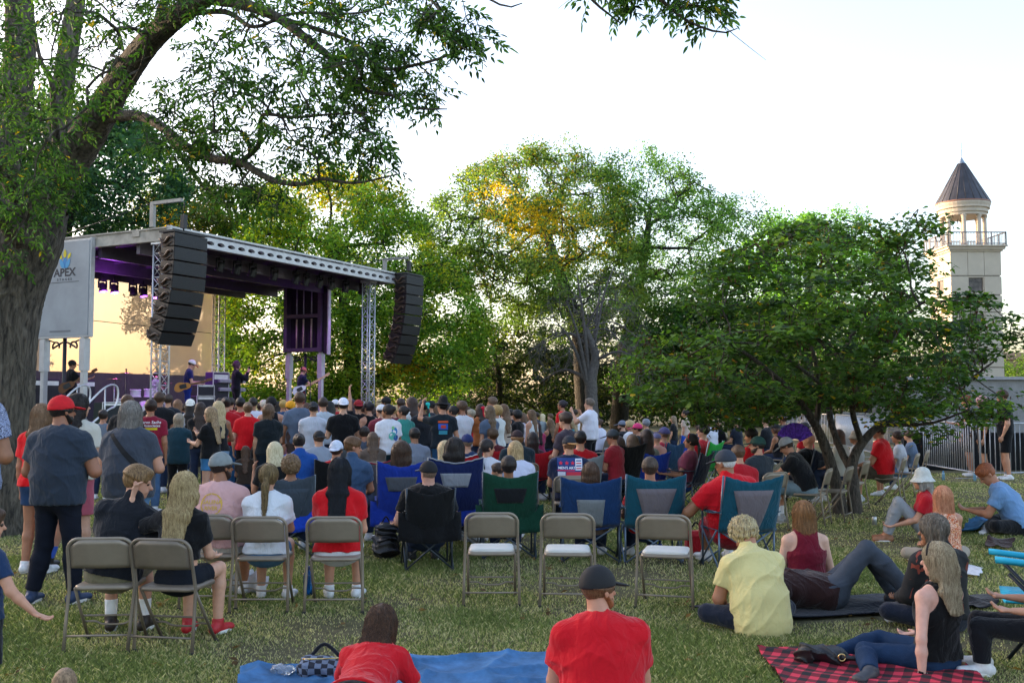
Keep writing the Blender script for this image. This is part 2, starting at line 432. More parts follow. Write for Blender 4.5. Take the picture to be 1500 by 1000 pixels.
    KN = [np.array(l[0]) for l in legs]; AN = [np.array(l[1]) for l in legs]
    legp = []
    for i in (0, 1):
        cal = KN[i] + (AN[i] - KN[i]) * .3
        legp.append((s_cone(HIP[i], KN[i], th_r, kn_r), s_cone(KN[i], cal, kn_r, .055 * (1 + fat * .15)), s_cone(cal, AN[i], .055 * (1 + fat * .15), an_r)))
    # ---- scale and place
    ztop = (hcn + Mh @ np.array([0, 0, .125]))[2]
    if pose in ('sit', 'camp') and not fix and top is not None and top >= 606 and H is None:
        s0 = .74 if child else (.92 if fem else .96); d = float(np.clip((1.72 - s0 * ztop) * 1460 / (top - 588), d * .9, min(d * (1.7 if pose == 'sit' else 1.3), 27)))
    if H is None and top is not None: s = (at(px, top, d)[2] - z0) / ztop
    else: s = (H or 1.75) / 1.75
    if hat in ('cap', 'bucket', 'cowboy', 'beanie') and top is not None: s *= .985
    h = vox or float(np.clip(d * .00115, .0075, .024)); h /= s
    near = h < .013
    if fingers is None: fingers = h < .0105
    # ---- head
    hd_ = [s_ell(HP(0, -.012, .028), (.076, .096, .094), Mh), s_ell(HP(0, .03, -.035), (.057, .062, .078), Mh), s_cone(HP(0, .05, -.07), HP(0, .068, -.088), .03, .024)]
    neck = s_cone(nb - up1 * .04, HP(0, -.015, -.045), .058 * (1 + fat * .25) * (.88 if fem else 1), .052 * (1 + fat * .25) * (.86 if fem else 1))
    ears = [s_ell(HP(sg * .077, -.004, -.005), (.009, .02, .031), Mh @ rotm(0, 0, sg * .35)) for sg in (-1, 1)]
    nose = s_cone(HP(0, .088, .008), HP(0, .112, -.022), .009, .0145)
    face = [nose, s_econe(HP(-.02, .084, -.052), HP(.02, .084, -.052), (.009, .009), (.009, .009), gup)]
    face.append(s_cone(HP(-.035, .076, .028), HP(.035, .076, .028), .013, .013))
    headf = s_un(hd_ + face, .022)
    if near:
        eyes_ = s_un([s_ell(HP(sg * .032, .092, .006), (.014, .012, .009), Mh) for sg in (-1, 1)], 0); headf = s_sub(headf, eyes_)
    headf = s_un([headf] + ears, .008)
    def hand(W, d_, sg, fin, curl=.3):
        side = nrm(np.cross(d_, [0, 0, 1.]) if abs(d_[2]) < .8 else lat * sg); palmn = nrm(np.cross(side, d_))
        if abs(d_[2]) >= .8: palmn = nrm(np.cross(d_, fwd if True else lat)); side = nrm(np.cross(palmn, d_)); side, palmn = fwd - d_ * (fwd @ d_), -lat * sg; side = nrm(side); palmn = nrm(palmn - d_ * (palmn @ d_))
        out = [s_econe(W, W + d_ * .085, (.026, .016), (.041, .014), side)]
        if not fin: out.append(s_econe(W + d_ * .08, W + d_ * .12 + palmn * .02, (.038, .014), (.03, .012), side)); out.append(s_econe(W + d_ * .12 + palmn * .02, W + d_ * .145 + palmn * .05, (.03, .011), (.024, .01), side)); out.append(s_cone(W + d_ * .03 + side * .03, W + d_ * .085 + side * .058 + palmn * .015, .012, .009)); return out
        for k, (o, ln_) in enumerate(zip((.032, .011, -.011, -.031), (.07, .08, .075, .058))):
            b = W + d_ * .085 + side * o; c = curl * (1 + .25 * k)
            d1 = nrm(d_ * math.cos(c * .6) + palmn * math.sin(c * .6) + side * o * 3.); d2 = nrm(d_ * math.cos(c * 2.) + palmn * math.sin(c * 2.)); d3 = nrm(d_ * math.cos(c * 3.2) + palmn * math.sin(c * 3.2))
            p1 = b + d1 * ln_ * .48; p2 = p1 + d2 * ln_ * .32; p3 = p2 + d3 * ln_ * .24
            out += [s_cone(b, p1, .0098, .009), s_cone(p1, p2, .009, .0082), s_cone(p2, p3, .0082, .0068)]
        t0 = W + d_ * .022 + side * .022; t1 = W + d_ * .06 + side * .056 + palmn * .012; t2 = t1 + nrm(d_ * .9 + side * .25 + palmn * .3) * .032
        out += [s_cone(t0, t1, .015, .0105), s_cone(t1, t2, .0105, .008)]
        return out
    hands = []
    for i, sg in enumerate((-1, 1)):
        hnd = hand(WR[i], HD[i], sg, fingers, .3 if not (extra and 'openhand' in extra) else .18); hands.append(s_un(hnd, .006 if fingers else .015))
    feet = []; FD = []
    for i, sg in enumerate((-1, 1)):
        kd = KN[i] - AN[i]; fd = np.array([sg * .2, 1, 0.]);
        if pose in ('cross',): fd = np.array([-sg * 1., .25, 0])
        if pose == 'prone': fd = np.array([0, -1., -.05])
        if pose == 'floor': fd = np.array([sg * .25, .25, 1.])
        if footdir is not None: fd = np.array(footdir[i], float)
        fd = nrm(fd); FD.append(fd); hd2 = AN[i] - np.array([0, 0, .035]) if pose not in ('floor', 'prone') else AN[i]
        feet.append(s_econe(hd2 - fd * .045, hd2 + fd * .15 - np.array([0, 0, .012]), (.034, .036), (.042, .02), np.cross(fd, [0, 0, 1.]) if abs(fd[2]) < .8 else (1, 0, 0)))
    body_parts = [s_un(torso + [yoke, neck] + traps, .04)]
    armsu = [s_un(list(a), .02) for a in armp]
    prs = s_un(body_parts + armsu, .035); legsu = s_un([s_un(list(l) , .02) for l in legp] , .0)
    bodyf = s_un([s_un([prs, legsu], .03), headf], .012); bodyf = s_un([bodyf] + hands + feet, .008)
    allp = np.array([P0, waist, nb, hcn] + SH + EL + WR + KN + AN + [w + h2 * .17 for w, h2 in zip(WR, HD)] + [a + f * .16 for a, f in zip(AN, FD)])
    lo, hi = allp.min(0) - .2, allp.max(0) + .2
    if pos is None: pos = at(px, top if top is not None else base, d) if base is None else ground(px, base)
    pos = np.array([pos[0], pos[1], z0]); yr = R(yaw)
    # keep the head over the requested pixel: shift root so head lands there
    if px is not None and base is None:
        off = hcn * s; c, sn = math.cos(yr), math.sin(yr); pos[:2] -= [c * off[0] - sn * off[1], sn * off[0] + c * off[1]]
    def mk(name, f, m, lo_=None, hi_=None, hh=None):
        r = polygonize(f, lo if lo_ is None else lo_, hi if hi_ is None else hi_, hh or h)
        if r is None: return None
        b = MB(); b.add(r[0] * s, r[1], None, True)
        return b.build(name, m, None)
    root = mk('person', bodyf, skin(skn)); root.location = pos; root.rotation_euler = (0, 0, yr)
    PERSONS.append((px, pose, root, fat, d, yaw)); root['label'] = label; root['category'] = cat
    if group: root['group'] = group
    def ch(name, f, m, **k):
        o = mk(name, f, m, **k)
        if o: o.parent = root
        return o
    # ---- top
    fl = fold if fold is not None else (.0055 if near else .004)
    shirt = None
    if top_ != 'none':
        bt = [s_off(t, .02 if i_ == 0 else .015) for i_, t in enumerate(torso)]
        if top_ in ('tee', 'long', 'crop', 'polo', 'hoodie'):
            bt.append(s_off(yoke, .012)); bt += [s_off(t, .012) for t in traps]
            fr = {'long': .98, 'hoodie': .98}.get(top_, sleeve)
            for i in (0, 1):
                S, E, W = SH[i], EL[i], WR[i]; o = .016 if top_ != 'hoodie' else .024
                if fr < .9:
                    c_ = S + (E - S) * fr; up_ = s_cone(S, S + (E - S) * (fr + .2), ua_r + .006 + o * .7, ua_r + .002 + o + .004)
                    bt.append(s_cut(up_, c_, E - S))
                else:
                    bt.append(s_off(armp[i][0], o)); bt.append(s_off(armp[i][1], o)); bt.append(s_cut(s_off(armp[i][2], o), E + (W - E) * .93, W - E))
        else:
            bt.append(s_cut(s_cut(s_un([s_off(yoke, .008)] + [s_off(t, .008) for t in traps], .03), nb + lat * .1, lat), nb - lat * .1, -lat))
        hemz = {'crop': .17, 'tank': .0}.get(top_, -.03) + hem
        if hemz < .1: bt += [s_cone(Hh - up0 * .0 + np.array([0, -.012, 0]), Hh + (K - Hh) * (.0 if pose != 'stand' else .12) + np.array([0, -.012, 0]), th_r + .032, th_r + .036) for Hh, K in zip(HIP, KN)]
        sh_ = s_un(bt, .05)
        sh_ = s_cut(sh_, P0 + up0 * hemz, -up0)
        if top_ != 'hoodie': sh_ = s_sub(sh_, s_ell(nb + up1 * .03 + fwd * (.02), (neckcut, neckcut + .005, .06), np.stack([lat, fwd, up1], 1)))
        if top_ == 'tank':
            for sg in (-1, 1): sh_ = s_sub(sh_, s_ell(nb - up1 * .06 + lat * sg * (sw + .005), (.07, .2, .12), np.stack([lat, fwd, up1], 1)))
        if top_ in ('polo', 'hoodie'):
            cz = s_econe(nb - up1 * .01 , nb + nd * .055, (.078, .075), (.072, .07), lat) if top_ == 'polo' else s_econe(nb - fwd * .07 - up1 * .03, nb + fwd * -.06 + up1 * .05, (.11, .05), (.08, .04), lat)
            sh_ = s_un([sh_, cz], .02)
        if extra and 'drape' in extra: sh_ = s_un([sh_, s_econe(P0 - up0 * .05, waist, (hipw + .05, dp + .06), (wst + .04, dpw + .04), lat0)], .04)
        shirt = ch({'tank': 'tank_top', 'polo': 'polo_shirt', 'hoodie': 'hoodie', 'crop': 'crop_top'}.get(top_, 'shirt'), s_fold(sh_, fl, 26, len(label)) if h < .02 else sh_, fabric(tc))
    # ---- bottom
    if bot != 'none':
        ft = {'jeans': .93, 'trousers': .93, 'leggings': .93, 'shorts': .88, 'dshorts': .52, 'skirt': .6}[bot]
        o = {'leggings': .007, 'dshorts': .014, 'shorts': .02}.get(bot, .015)
        bb = [s_cut(s_off(torso[0], .012), P0 + up0 * .085, up0)]
        lp = []
        for i in (0, 1):
            t, c1, c2 = legp[i]; Hh, K, A = HIP[i], KN[i], AN[i]
            if bot in ('shorts', 'dshorts', 'skirt'): lp.append(s_cut(s_cone(Hh, Hh + (K - Hh) * (ft + .3), th_r + o, th_r * .86 + o), Hh + (K - Hh) * ft, K - Hh))
            else: lp.append(s_un([s_off(t, o), s_off(c1, o), s_cut(s_off(c2, o + .006), K + (A - K) * ft, A - K)], .02))
        bf = s_un([s_un(bb, 0), s_un(lp, .0)], .05)
        mm = denim(bc) if bot in ('jeans', 'dshorts') else fabric(bc)
        ch({'dshorts': 'shorts', 'leggings': 'leggings', 'skirt': 'skirt', 'shorts': 'shorts', 'jeans': 'jeans'}.get(bot, 'trousers'), s_fold(bf, fl * .6, 24, 5 + len(label)) if h < .02 else bf, mm)
    # ---- shoes
    if shoe and h < .029:
        for i in (0, 1):
            A, fd = AN[i], FD[i]; hd2 = A - np.array([0, 0, .035]) if pose not in ('floor', 'prone') else A
            ll = np.cross(fd, [0, 0, 1.]) if abs(fd[2]) < .8 else np.array([1., 0, 0])
            sf = s_un([s_econe(hd2 - fd * .05, hd2 + fd * .155 - np.array([0, 0, .012]), (.042, .046), (.05, .03), ll), s_cut(s_cone(A, A + (KN[i] - A) * .12, an_r + .012, an_r + .012), A + (KN[i] - A) * .1, KN[i] - A)], .02)
            e = np.array([A, hd2 + fd * .17]); so = ch('shoe', sf, mat('shoe_leather', shoe, rough=.55, noise=.15, nscale=20), lo_=e.min(0) - .13, hi_=e.max(0) + .13)
            if so and near:
                b = MB(); z = hd2[2] - .045; 
                if pose in ('stand', 'sit', 'camp', 'kneesup'):
                    t = np.linspace(0, 2 * np.pi, 20, endpoint=False); pts = np.array([hd2[:2] + fd[:2] * (.055 + .125 * np.cos(a)) + ll[:2] * (.047 * np.sin(a)) for a in t])
                    V = np.vstack([np.c_[pts, np.full(20, z)], np.c_[pts, np.full(20, z + .026)]]) * s
                    b.add(V, [[i2, (i2 + 1) % 20, 20 + (i2 + 1) % 20, 20 + i2] for i2 in range(20)]); b.f.append(np.array([list(range(20))[::-1]])); b.sm.append(False); b.f.append(np.array([list(range(20, 40))])); b.sm.append(False)
                    b.build('sole', mat('sole', 'e8e6e0', rough=.6), so)
            if sock:
                sk = s_cut(s_cone(A, A + (KN[i] - A) * .4, an_r + .007, an_r + .014), A + (KN[i] - A) * (.38 if bot != 'jeans' else .1), KN[i] - A); ch('sock', sk, fabric(sock), lo_=A - .15, hi_=A + .3)
    # ---- hair
    hm = hairm(hc, hc2); cr = lambda o, q=.0: s_ell(HP(0, -.016, .03 + q), (.078 + o, .098 + o, .094 + o), Mh)
    fu = Mh[:, 2]; ff = Mh[:, 1]; rr = Mh[:, 0]; bk = nrm(-fwd - up1 * .1); dn = nrm(-up1 * .75 - np.array([0, 0, .45])) if pose != 'lie' else -up1
    if pose == 'lie': bk = -fwd
    hw = .095 + max(0, fat) * .03; hk = h * (.8 if near else 1)
    hx = None
    if hair != 'bald':
        facecut = lambda f, c=.06: s_cut(f, HP(0, c, 0), ff * .86 - fu * .5)
        if hair in ('short', 'buzz', 'curly', 'bun', 'pony', 'shaggy', 'fade'):
            o = {'short': .012, 'buzz': .004, 'curly': .032, 'bun': .01, 'pony': .011, 'shaggy': .022, 'fade': .013}[hair]
            base_ = s_cut(facecut(cr(o), .058 if hair != 'shaggy' else .07), HP(0, 0, {'short': -.062, 'buzz': -.06, 'curly': -.08, 'shaggy': -.13, 'fade': -.03}.get(hair, -.075)), -fu)
            if hair in ('short', 'fade', 'buzz', 'bun', 'pony'):
                for sg in (-1, 1): base_ = s_sub(base_, s_ell(HP(sg * .09, .03, -.05), (.035, .05, .045), Mh))
            hx = base_
            if hair in ('short', 'fade'):
                zc_ = .0 if hair == 'short' else .03
                thin = s_cut(s_cut(cr(.003), HP(0, .02, 0), ff * .86 - fu * .3), HP(0, 0, -.07), -fu); topf = s_cut(facecut(cr(.013, .012), .066), HP(0, 0, zc_), -fu - ff * .25)
                for sg in (-1, 1): thin = s_sub(thin, s_ell(HP(sg * .09, .03, -.05), (.035, .05, .045), Mh))
                hx = s_un([thin, topf, s_ell(HP(0, .055, .095), (.058, .045, .03), Mh)], .03)
            if hair == 'shaggy': hx = s_un([hx] + [s_econe(HP(x_, -.06, .0), HP(x_ * 1.15, -.075, -.15), (.045, .03), (.03, .018), rr) for x_ in (-.05, 0, .05)] + [s_econe(HP(sg * .075, -.0, .02), HP(sg * .08, .0, -.1), (.02, .04), (.014, .03), rr) for sg in (-1, 1)], .02)
            if hair == 'bun': hx = s_un([hx, s_ell(HP(0, -.115, .05 if hl < .5 else .0), (.045, .04, .045), Mh)], .012)
            if hair == 'pony':
                k0 = HP(0, -.115, -.02); k1 = k0 + bk * .035 + dn * .06
                p3 = nb + bk * (dp + .045) + dn * max(.02, hl - .1)
                hx = s_un([hx, s_cone(HP(0, -.1, -.015), k0, .03, .02), s_econe(k0, k1, (.024, .022), (.032, .026), lat), s_econe(k1, p3, (.034, .026), (.012, .01), lat)], .012)
        else:  # long, bob, wavy
            hx = facecut(cr(.016), .062)
            c0 = HP(0, -.05, .02); w0 = .078
            if hair == 'bob':
                zl = -.04 - hl * .32
                hx = s_un([hx, s_econe(HP(0, -.04, .01), HP(0, -.06, zl - .01), (.1, .078), (.104, .062), rr)] + [s_econe(HP(sg * .078, .0, .02), HP(sg * .085, .012, zl), (.022, .045), (.018, .034), rr) for sg in (-1, 1)], .025)
            else:
                nbk = nb + bk * (dp * .75 + .012) ; endp = nb + bk * (max(dp, dpw if hl > .3 else dp) + .05 + fat * .05 + max(0, hl - .25) * .12) + dn * max(.03, hl)
                ww = .082 if hair == 'long' else .1
                c1 = HP(0, -.075, -.06); c2 = nbk + dn * .02
                hx = s_un([hx, s_econe(c0, c1, (w0, .055), (ww, .05), lat), s_econe(c1, c2, (ww, .05), (ww + .004, .034), lat), s_econe(c2, endp, (ww + .004, .03), (ww * .72, .014), lat)]
                          + [s_econe(HP(sg * .074, -.01, .02), HP(sg * .083, -.01, -.11), (.024, .045), (.022, .035), rr) for sg in (-1, 1)], .03)
        if hat in ('cap', 'bucket', 'cowboy', 'beanie'):
            under = s_ell(HP(0, -.012, .03), (.082, .102, .101), Mh); pl_ = A3(HP(0, 0, .022)); fn_ = A3(fu); hx0 = hx
            hx = lambda P: np.maximum(hx0(P), np.minimum(under(P), (P - pl_) @ fn_))
        if near:
            sd = len(label); amp = {'curly': .016, 'shaggy': .009, 'wavy': .0018}.get(hair, .0012); c_ = A3(hcn); rr_, ff_, fu_ = A3(rr), A3(ff), A3(fu); base_h = hx
            def hairf(P):
                q = P - c_; x, y, z = q @ rr_, q @ ff_, q @ fu_
                if hair in ('curly',): n = np.sin(x * 95 + np.sin(z * 70)) * np.sin(y * 90 + z * 40) * np.sin(z * 85 + x * 50)
                else: a = np.arctan2(x, -y + .02) * 14 if hair in ('short', 'fade', 'bun', 'pony') else x * 380; n = np.sin(a + np.sin(z * 22 + sd) * 1.4) * .6 + .5 * np.sin(a * 2.3 + z * 25 + sd)
                return base_h(P) - amp * n
            hx = hairf
        ho = ch('hair', hx, hm, hh=hk)
        if near and hair in ('long', 'wavy', 'pony', 'bob', 'shaggy') and hl > .0 and not extra == 'nostrand' and ho:
            # loose locks over the mass: thin tapering ribbons following the surface
            me = ho.data; V = np.empty(len(me.vertices) * 3, np.float32); me.vertices.foreach_get('co', V); V = V.reshape(-1, 3)
            Nn = np.empty(len(V) * 3, np.float32); me.vertices.foreach_get('normal', Nn); Nn = Nn.reshape(-1, 3)
            rg = np.random.default_rng(len(label)); b = MB(); bv = BVHTree.FromObject(ho, bpy.context.evaluated_depsgraph_get())
            for k in rg.choice(len(V), min(len(V), 2000 if h < .0095 else 600), replace=False):
                p = V[k].copy(); dr = A3([rg.normal(0, .12), rg.normal(0, .08), -1]); pts = []
                st = .02; wob = rg.uniform(0, 6)
                for q in range(rg.integers(5, 11)):
                    loc, n_, _, _ = bv.find_nearest(Vector(p)); pts.append(np.array(loc) + np.array(n_) * (.002 + .0012 * q * rg.uniform(0, 1)))
                    t = dr - np.array(n_) * float(dr @ np.array(n_)); t = t / (np.linalg.norm(t) + 1e-6)
                    p = np.array(loc) + t * st + np.array([math.sin(wob + q * .9) * .004, 0, 0])
                r0 = rg.uniform(.0008, .0017); b.tube(pts, np.linspace(r0, .0006, len(pts)), 4, cap=False)
            b.build('locks', hm, ho)
    # ---- hats
    if hat:
        hmx = mat('hat_cloth', hatc, rough=.8, noise=.12, nscale=20, bump=.2, bscale=120); fb = -1 if hback else 1
        lo2, hi2 = hcn - .32, hcn + .32
        o = .014 if hair != 'bald' else .01
        dome = s_cut(s_ell(HP(0, -.012, .03), (.081 + o, .101 + o, .1 + o), Mh), HP(0, 0, .022), -fu + ff * .1 * fb)
        if hat == 'cap':
            cap_o = ch('cap', s_un([dome, s_cone(HP(0, -.01, .14), HP(0, -.01, .146), .006, .006)], .003), hmx, lo_=lo2, hi_=hi2)
            bm_ = hmx if not hat2 else mat('hat_cloth', hat2, rough=.8, noise=.1, nscale=20)
            brim = s_ell(HP(0, fb * .125, .032), (.078, .09, .0105), Mh @ rotm(-.16 * fb, 0, 0)); brim = s_sub(brim, s_ell(HP(0, -.012, .03), (.075 + o, .095 + o, .1), Mh))
            br = ch('brim', brim, bm_, lo_=lo2, hi_=hi2, hh=min(h, .008))
            if br and cap_o: br.parent = cap_o
        elif hat == 'bucket':
            ch('hat', s_un([s_econe(HP(0, -.01, .05), HP(0, -.01, .1), (.1, .112), (.088, .098), rr), s_sub(s_econe(HP(0, -.01, .045), HP(0, -.01, .0), (.1, .115), (.15, .165), rr), s_cut(s_econe(HP(0, -.01, .04), HP(0, -.01, -.09), (.09, .105), (.19, .2), rr), HP(0, 0, .05), fu))], .01) if False else
               s_un([s_econe(HP(0, -.012, .04), HP(0, -.012, .095), (.098, .115), (.088, .1), rr), s_max(s_cut(s_cut(s_econe(HP(0, -.01, .05), HP(0, -.01, -.03), (.095, .112), (.165, .18), rr), HP(0, 0, -.015), -fu), HP(0, 0, .06), fu), lambda P: -s_ell(HP(0, -.01, -.06), (.15, .165, .09), Mh)(P))], .01), hmx, lo_=lo2, hi_=hi2)
        elif hat == 'cowboy': ch('hat', s_un([s_econe(HP(0, -.012, .05), HP(0, -.012, .14), (.092, .11), (.07, .09), rr), s_ell(HP(0, -.01, .055), (.19, .2, .012), Mh)], .02), hmx, lo_=lo2, hi_=hi2)
        elif hat == 'beanie': ch('beanie', s_cut(s_ell(HP(0, -.014, .035), (.1, .118, .118), Mh), HP(0, 0, -.0), -fu + ff * .1), hmx, lo_=lo2, hi_=hi2)
        elif hat in ('headband', 'sunglasses'):
            pts = [HP(.09 * math.cos(a), .03 + .0 , .035 + .095 * math.sin(a)) * s for a in np.linspace(.1, math.pi - .1, 16)]
            MB().tube(pts, .008 if hat == 'headband' else .006, 6).build('headband' if hat == 'headband' else 'sunglasses', hmx, root)
        elif hat == 'ribbon': ch('ribbon', s_un([s_econe(HP(0, -.13, .03), HP(.02, -.15, -.25), (.03, .014), (.04, .01), rr), s_ell(HP(0, -.12, .05), (.07, .03, .04), Mh)], .01), hmx, lo_=lo2, hi_=hi2 )
        elif hat == 'flowers':
            b = MB()
            for a in np.linspace(0, 2 * math.pi, 13)[:-1]:
                c_ = HP(.1 * math.cos(a), -.01 + .12 * math.sin(a), .07 + .01 * math.sin(3 * a)) * s
                for q in range(5): b.add(np.array([c_, c_ + rotm(0, 0, q * 1.26) @ [.03, .012, .018], c_ + rotm(0, 0, q * 1.26) @ [.042, 0, .012], c_ + rotm(0, 0, q * 1.26) @ [.03, -.012, .018]]), [[0, 1, 2, 3]])
            b.build('flower_crown', hmx, root)
    if beard: ch('beard', s_sub(s_un([s_ell(HP(0, .038, -.065), (.061, .058, .056), Mh), s_econe(HP(-.07, .0, -.03), HP(-.04, .05, -.08), (.012, .02), (.012, .02), fu), s_econe(HP(.07, .0, -.03), HP(.04, .05, -.08), (.012, .02), (.012, .02), fu)], .02), s_ell(HP(0, .1, -.02), (.05, .05, .045), Mh)), hairm(beard), lo_=hcn - .2, hi_=hcn + .2)
    if near:
        for sg in (-1, 1):
            b = MB(); a = np.linspace(-1.4, 1.4, 5)
            b.lathe([(0.0001, -.0115), (.008, -.008), (.0115, 0), (.008, .008), (.0001, .0115)], 12, HP(sg * .031, .079, .007) * s); b.build('eye', mat('eye', '3a2c22', rough=.15, noise=0), root)
    root['_s'] = s
    return dict(root=root, shirt=shirt, s=s, nb=nb, chest=chest, up=up1, fwd=fwd, lat=lat, WR=WR, HD=HD, HP=HP, EL=EL, SH=SH, P0=P0, AN=AN, KN=KN, hcn=hcn)

def decal(p, name, V, Fc, m, y=-.5, target=None, dy=1., off=.004):
    """lay a flat x/z mesh (person-local metres) onto the back (dy=1) of the shirt"""
    o = target or p['shirt']; dg = bpy.context.evaluated_depsgraph_get(); bv = BVHTree.FromObject(o, dg)
    import bmesh
    bm = bmesh.new(); vs = [bm.verts.new((v[0], y, v[1])) for v in V]
    for f in Fc:
        try: bm.faces.new([vs[i] for i in f])
        except ValueError: pass
    for _ in range(4):
        es = [e for e in bm.edges if e.calc_length() > .02]
        if not es: break
        bmesh.ops.subdivide_edges(bm, edges=es, cuts=1, use_grid_fill=True)
    bmesh.ops.triangulate(bm, faces=bm.faces[:])
    for v in bm.verts:
        h = bv.ray_cast(Vector((v.co.x, y, v.co.z)), Vector((0, dy, 0)))
        if h[0] is None: h = bv.find_nearest(v.co)
        v.co = h[0] - Vector((0, dy * off, 0))
    me = bpy.data.meshes.new(name); bm.to_mesh(me); bm.free(); me.materials.append(m)
    ob = bpy.data.objects.new(name, me); col.objects.link(ob); ob.parent = o
    return ob
def dtext(p, txt, size, cx, cz, m, bold=0., name='print_lettering', sx=1.):
    V, Fc = text_mesh(txt, size, 0, bold); V = V[:, :2] * [sx, 1] + [cx, cz]
    return decal(p, name, V, Fc, m)
def dpoly(p, pts, m, name='print', off=.003): return decal(p, name, np.array(pts), [list(range(len(pts)))], m, off=off)
def star(cx, cz, r, n=5, r2=.45): return [(cx + (r if k % 2 == 0 else r * r2) * math.sin(k * math.pi / n), cz + (r if k % 2 == 0 else r * r2) * math.cos(k * math.pi / n)) for k in range(2 * n)]
def disc(cx, cz, r, n=20): return [(cx + r * math.cos(2 * math.pi * k / n), cz + r * math.sin(2 * math.pi * k / n)) for k in range(n)]
def rect(x0, z0, x1, z1): return [(x0, z0), (x1, z0), (x1, z1), (x0, z1)]
# ---------------------------------------------------------------- props
M_STEEL = mat('brushed_steel', (.55, .56, .58), rough=.35, metal=.9, noise=.1, nscale=8)
M_GALV = mat('galvanised_steel', (.42, .43, .45), rough=.5, metal=.5, noise=.15, nscale=12)
M_ALU = mat('aluminium', (.62, .63, .65), rough=.4, metal=.6, noise=.12, nscale=6)
M_BLACKM = mat('black_metal', (.012, .012, .014), rough=.5, noise=.2)
M_BLACK = mat('black_paint', (.01, .01, .012), rough=.7, noise=.2)
M_TAN = mat('beige_enamel', (.26, .215, .16), rough=.38, noise=.12, nscale=5, metal=.25, bump=.05, bscale=30)
M_TAN_SHADE = mat('beige_enamel_shaded', (.19, .155, .115), rough=.42, noise=.15, nscale=5, metal=.25)  # same enamel darkened: shade put into the chair colour
M_CREAM = mat('cream_finish', (.62, .61, .56), rough=.4, noise=.05, nscale=8)

def rrect(w, h, r, n=6):
    out = []
    for cx, cz, a0 in ((w / 2 - r, h / 2 - r, 0), (-w / 2 + r, h / 2 - r, 90), (-w / 2 + r, -h / 2 + r, 180), (w / 2 - r, -h / 2 + r, 270)):
        for a in np.radians(np.linspace(a0, a0 + 90, n)): out.append((cx + r * math.cos(a), cz + r * math.sin(a)))
    return np.array(out)
def folding_chair(label, loc, rz, pad=False, group='beige metal folding chairs on the lawn', dark=False):
    m = M_TAN_SHADE if dark else M_TAN
    t = thing('folding_chair', label, 'chair', loc, rz, group)
    # frame: inverted U running from rear feet over the backrest
    a = np.radians(np.linspace(180, 90, 7)); L = np.c_[-.14 + .08 * np.cos(a), np.full(7, 0), .70 + .08 * np.sin(a)]
    def yy(z): return -.17 - .0 * z + (-.09 * (z - .44) / .34 if z > .44 else (-.06 * (.44 - z) / .44))
    pts = [(-.235, yy(0.01), .01), (-.232, yy(.22), .22), (-.225, yy(.44), .44), (-.22, yy(.6), .6)] + [(x, yy(z), z) for x, _, z in L]
    pts = pts + [(-x, y, z) for x, y, z in pts[::-1]]
    MB().tube(pts, .0125, 8).build('back_frame', m, t)
    u = np.linspace(-1, 1, 13); v = np.linspace(0, 1, 7); G = []
    for a_ in u:
        for b_ in v:
            top = .772 - .05 * max(0, abs(a_) - .62) ** 1.5 * 4; z = .575 + (top - .575) * b_
            G.append((a_ * .205, yy(z) - .03 * (1 - a_ * a_) - .004, z))
    MB().grid(G, 13, 7, .012).build('backrest', m, t)
    for zc, yb in ((.10, yy(.1)), (.17, yy(.17))):
        pass
    MB().tube([(-.23, yy(.115), .115), (.23, yy(.115), .115)], .008, 6).build('crossbar', m, t)
    for sg in (-1, 1):
        MB().tube([(sg * .2, -.13, .425), (sg * .203, .02, .22), (sg * .205, .19, .012)], .0115, 8).build('leg', m, t)
        MB().box((sg * .205, .19, .012), (.03, .034, .024), bev=.006).build('foot_cap', mat('rubber', (.02, .02, .02), rough=.8), t)
        MB().box((sg * .235, yy(0), .012), (.03, .034, .024), bev=.006).build('foot_cap', mat('rubber', (.02, .02, .02), rough=.8), t)
    for z, b_ in ((.2, .0), (.15, .02)):
        y = -.13 + .32 * (.425 - z) / .413
        MB().tube(spline([(-.203, y, z), (-.12, y, z), (-.07, y, z - b_), (.07, y, z - b_), (.12, y, z), (.203, y, z)], 3), .0075, 6).build('crossbar', m, t)
    o = rrect(.4, .39, .06); b = MB(); n = len(o)
    prof = [(1.0, -.02), (1.02, -.008), (1.0, .006), (.94, .012), (.0, .008 if not pad else .012)]
    V = np.concatenate([np.c_[o * k + [0, .0], np.full(n, .435 + z)] for k, z in prof]); V[:, 1] += .02
    q = [[i * n + j, i * n + (j + 1) % n, (i + 1) * n + (j + 1) % n, (i + 1) * n + j] for i in range(4) for j in range(n)]
    b.add(V, q, None, True); b.f.append(np.array([list(range(n))[::-1]])); b.sm.append(False); s = b.build('seat', m, t)
    if pad:
        b = MB(); prof = [(.93, .008), (.95, .022), (.9, .034), (.6, .038), (.0, .038)]
        V = np.concatenate([np.c_[o * k, np.full(n, .435 + z)] for k, z in prof]); V[:, 1] += .02; b.add(V, q, None, True); b.build('seat_top', M_CREAM, t)  # pale cream raised layer over the enamel seat
    return t
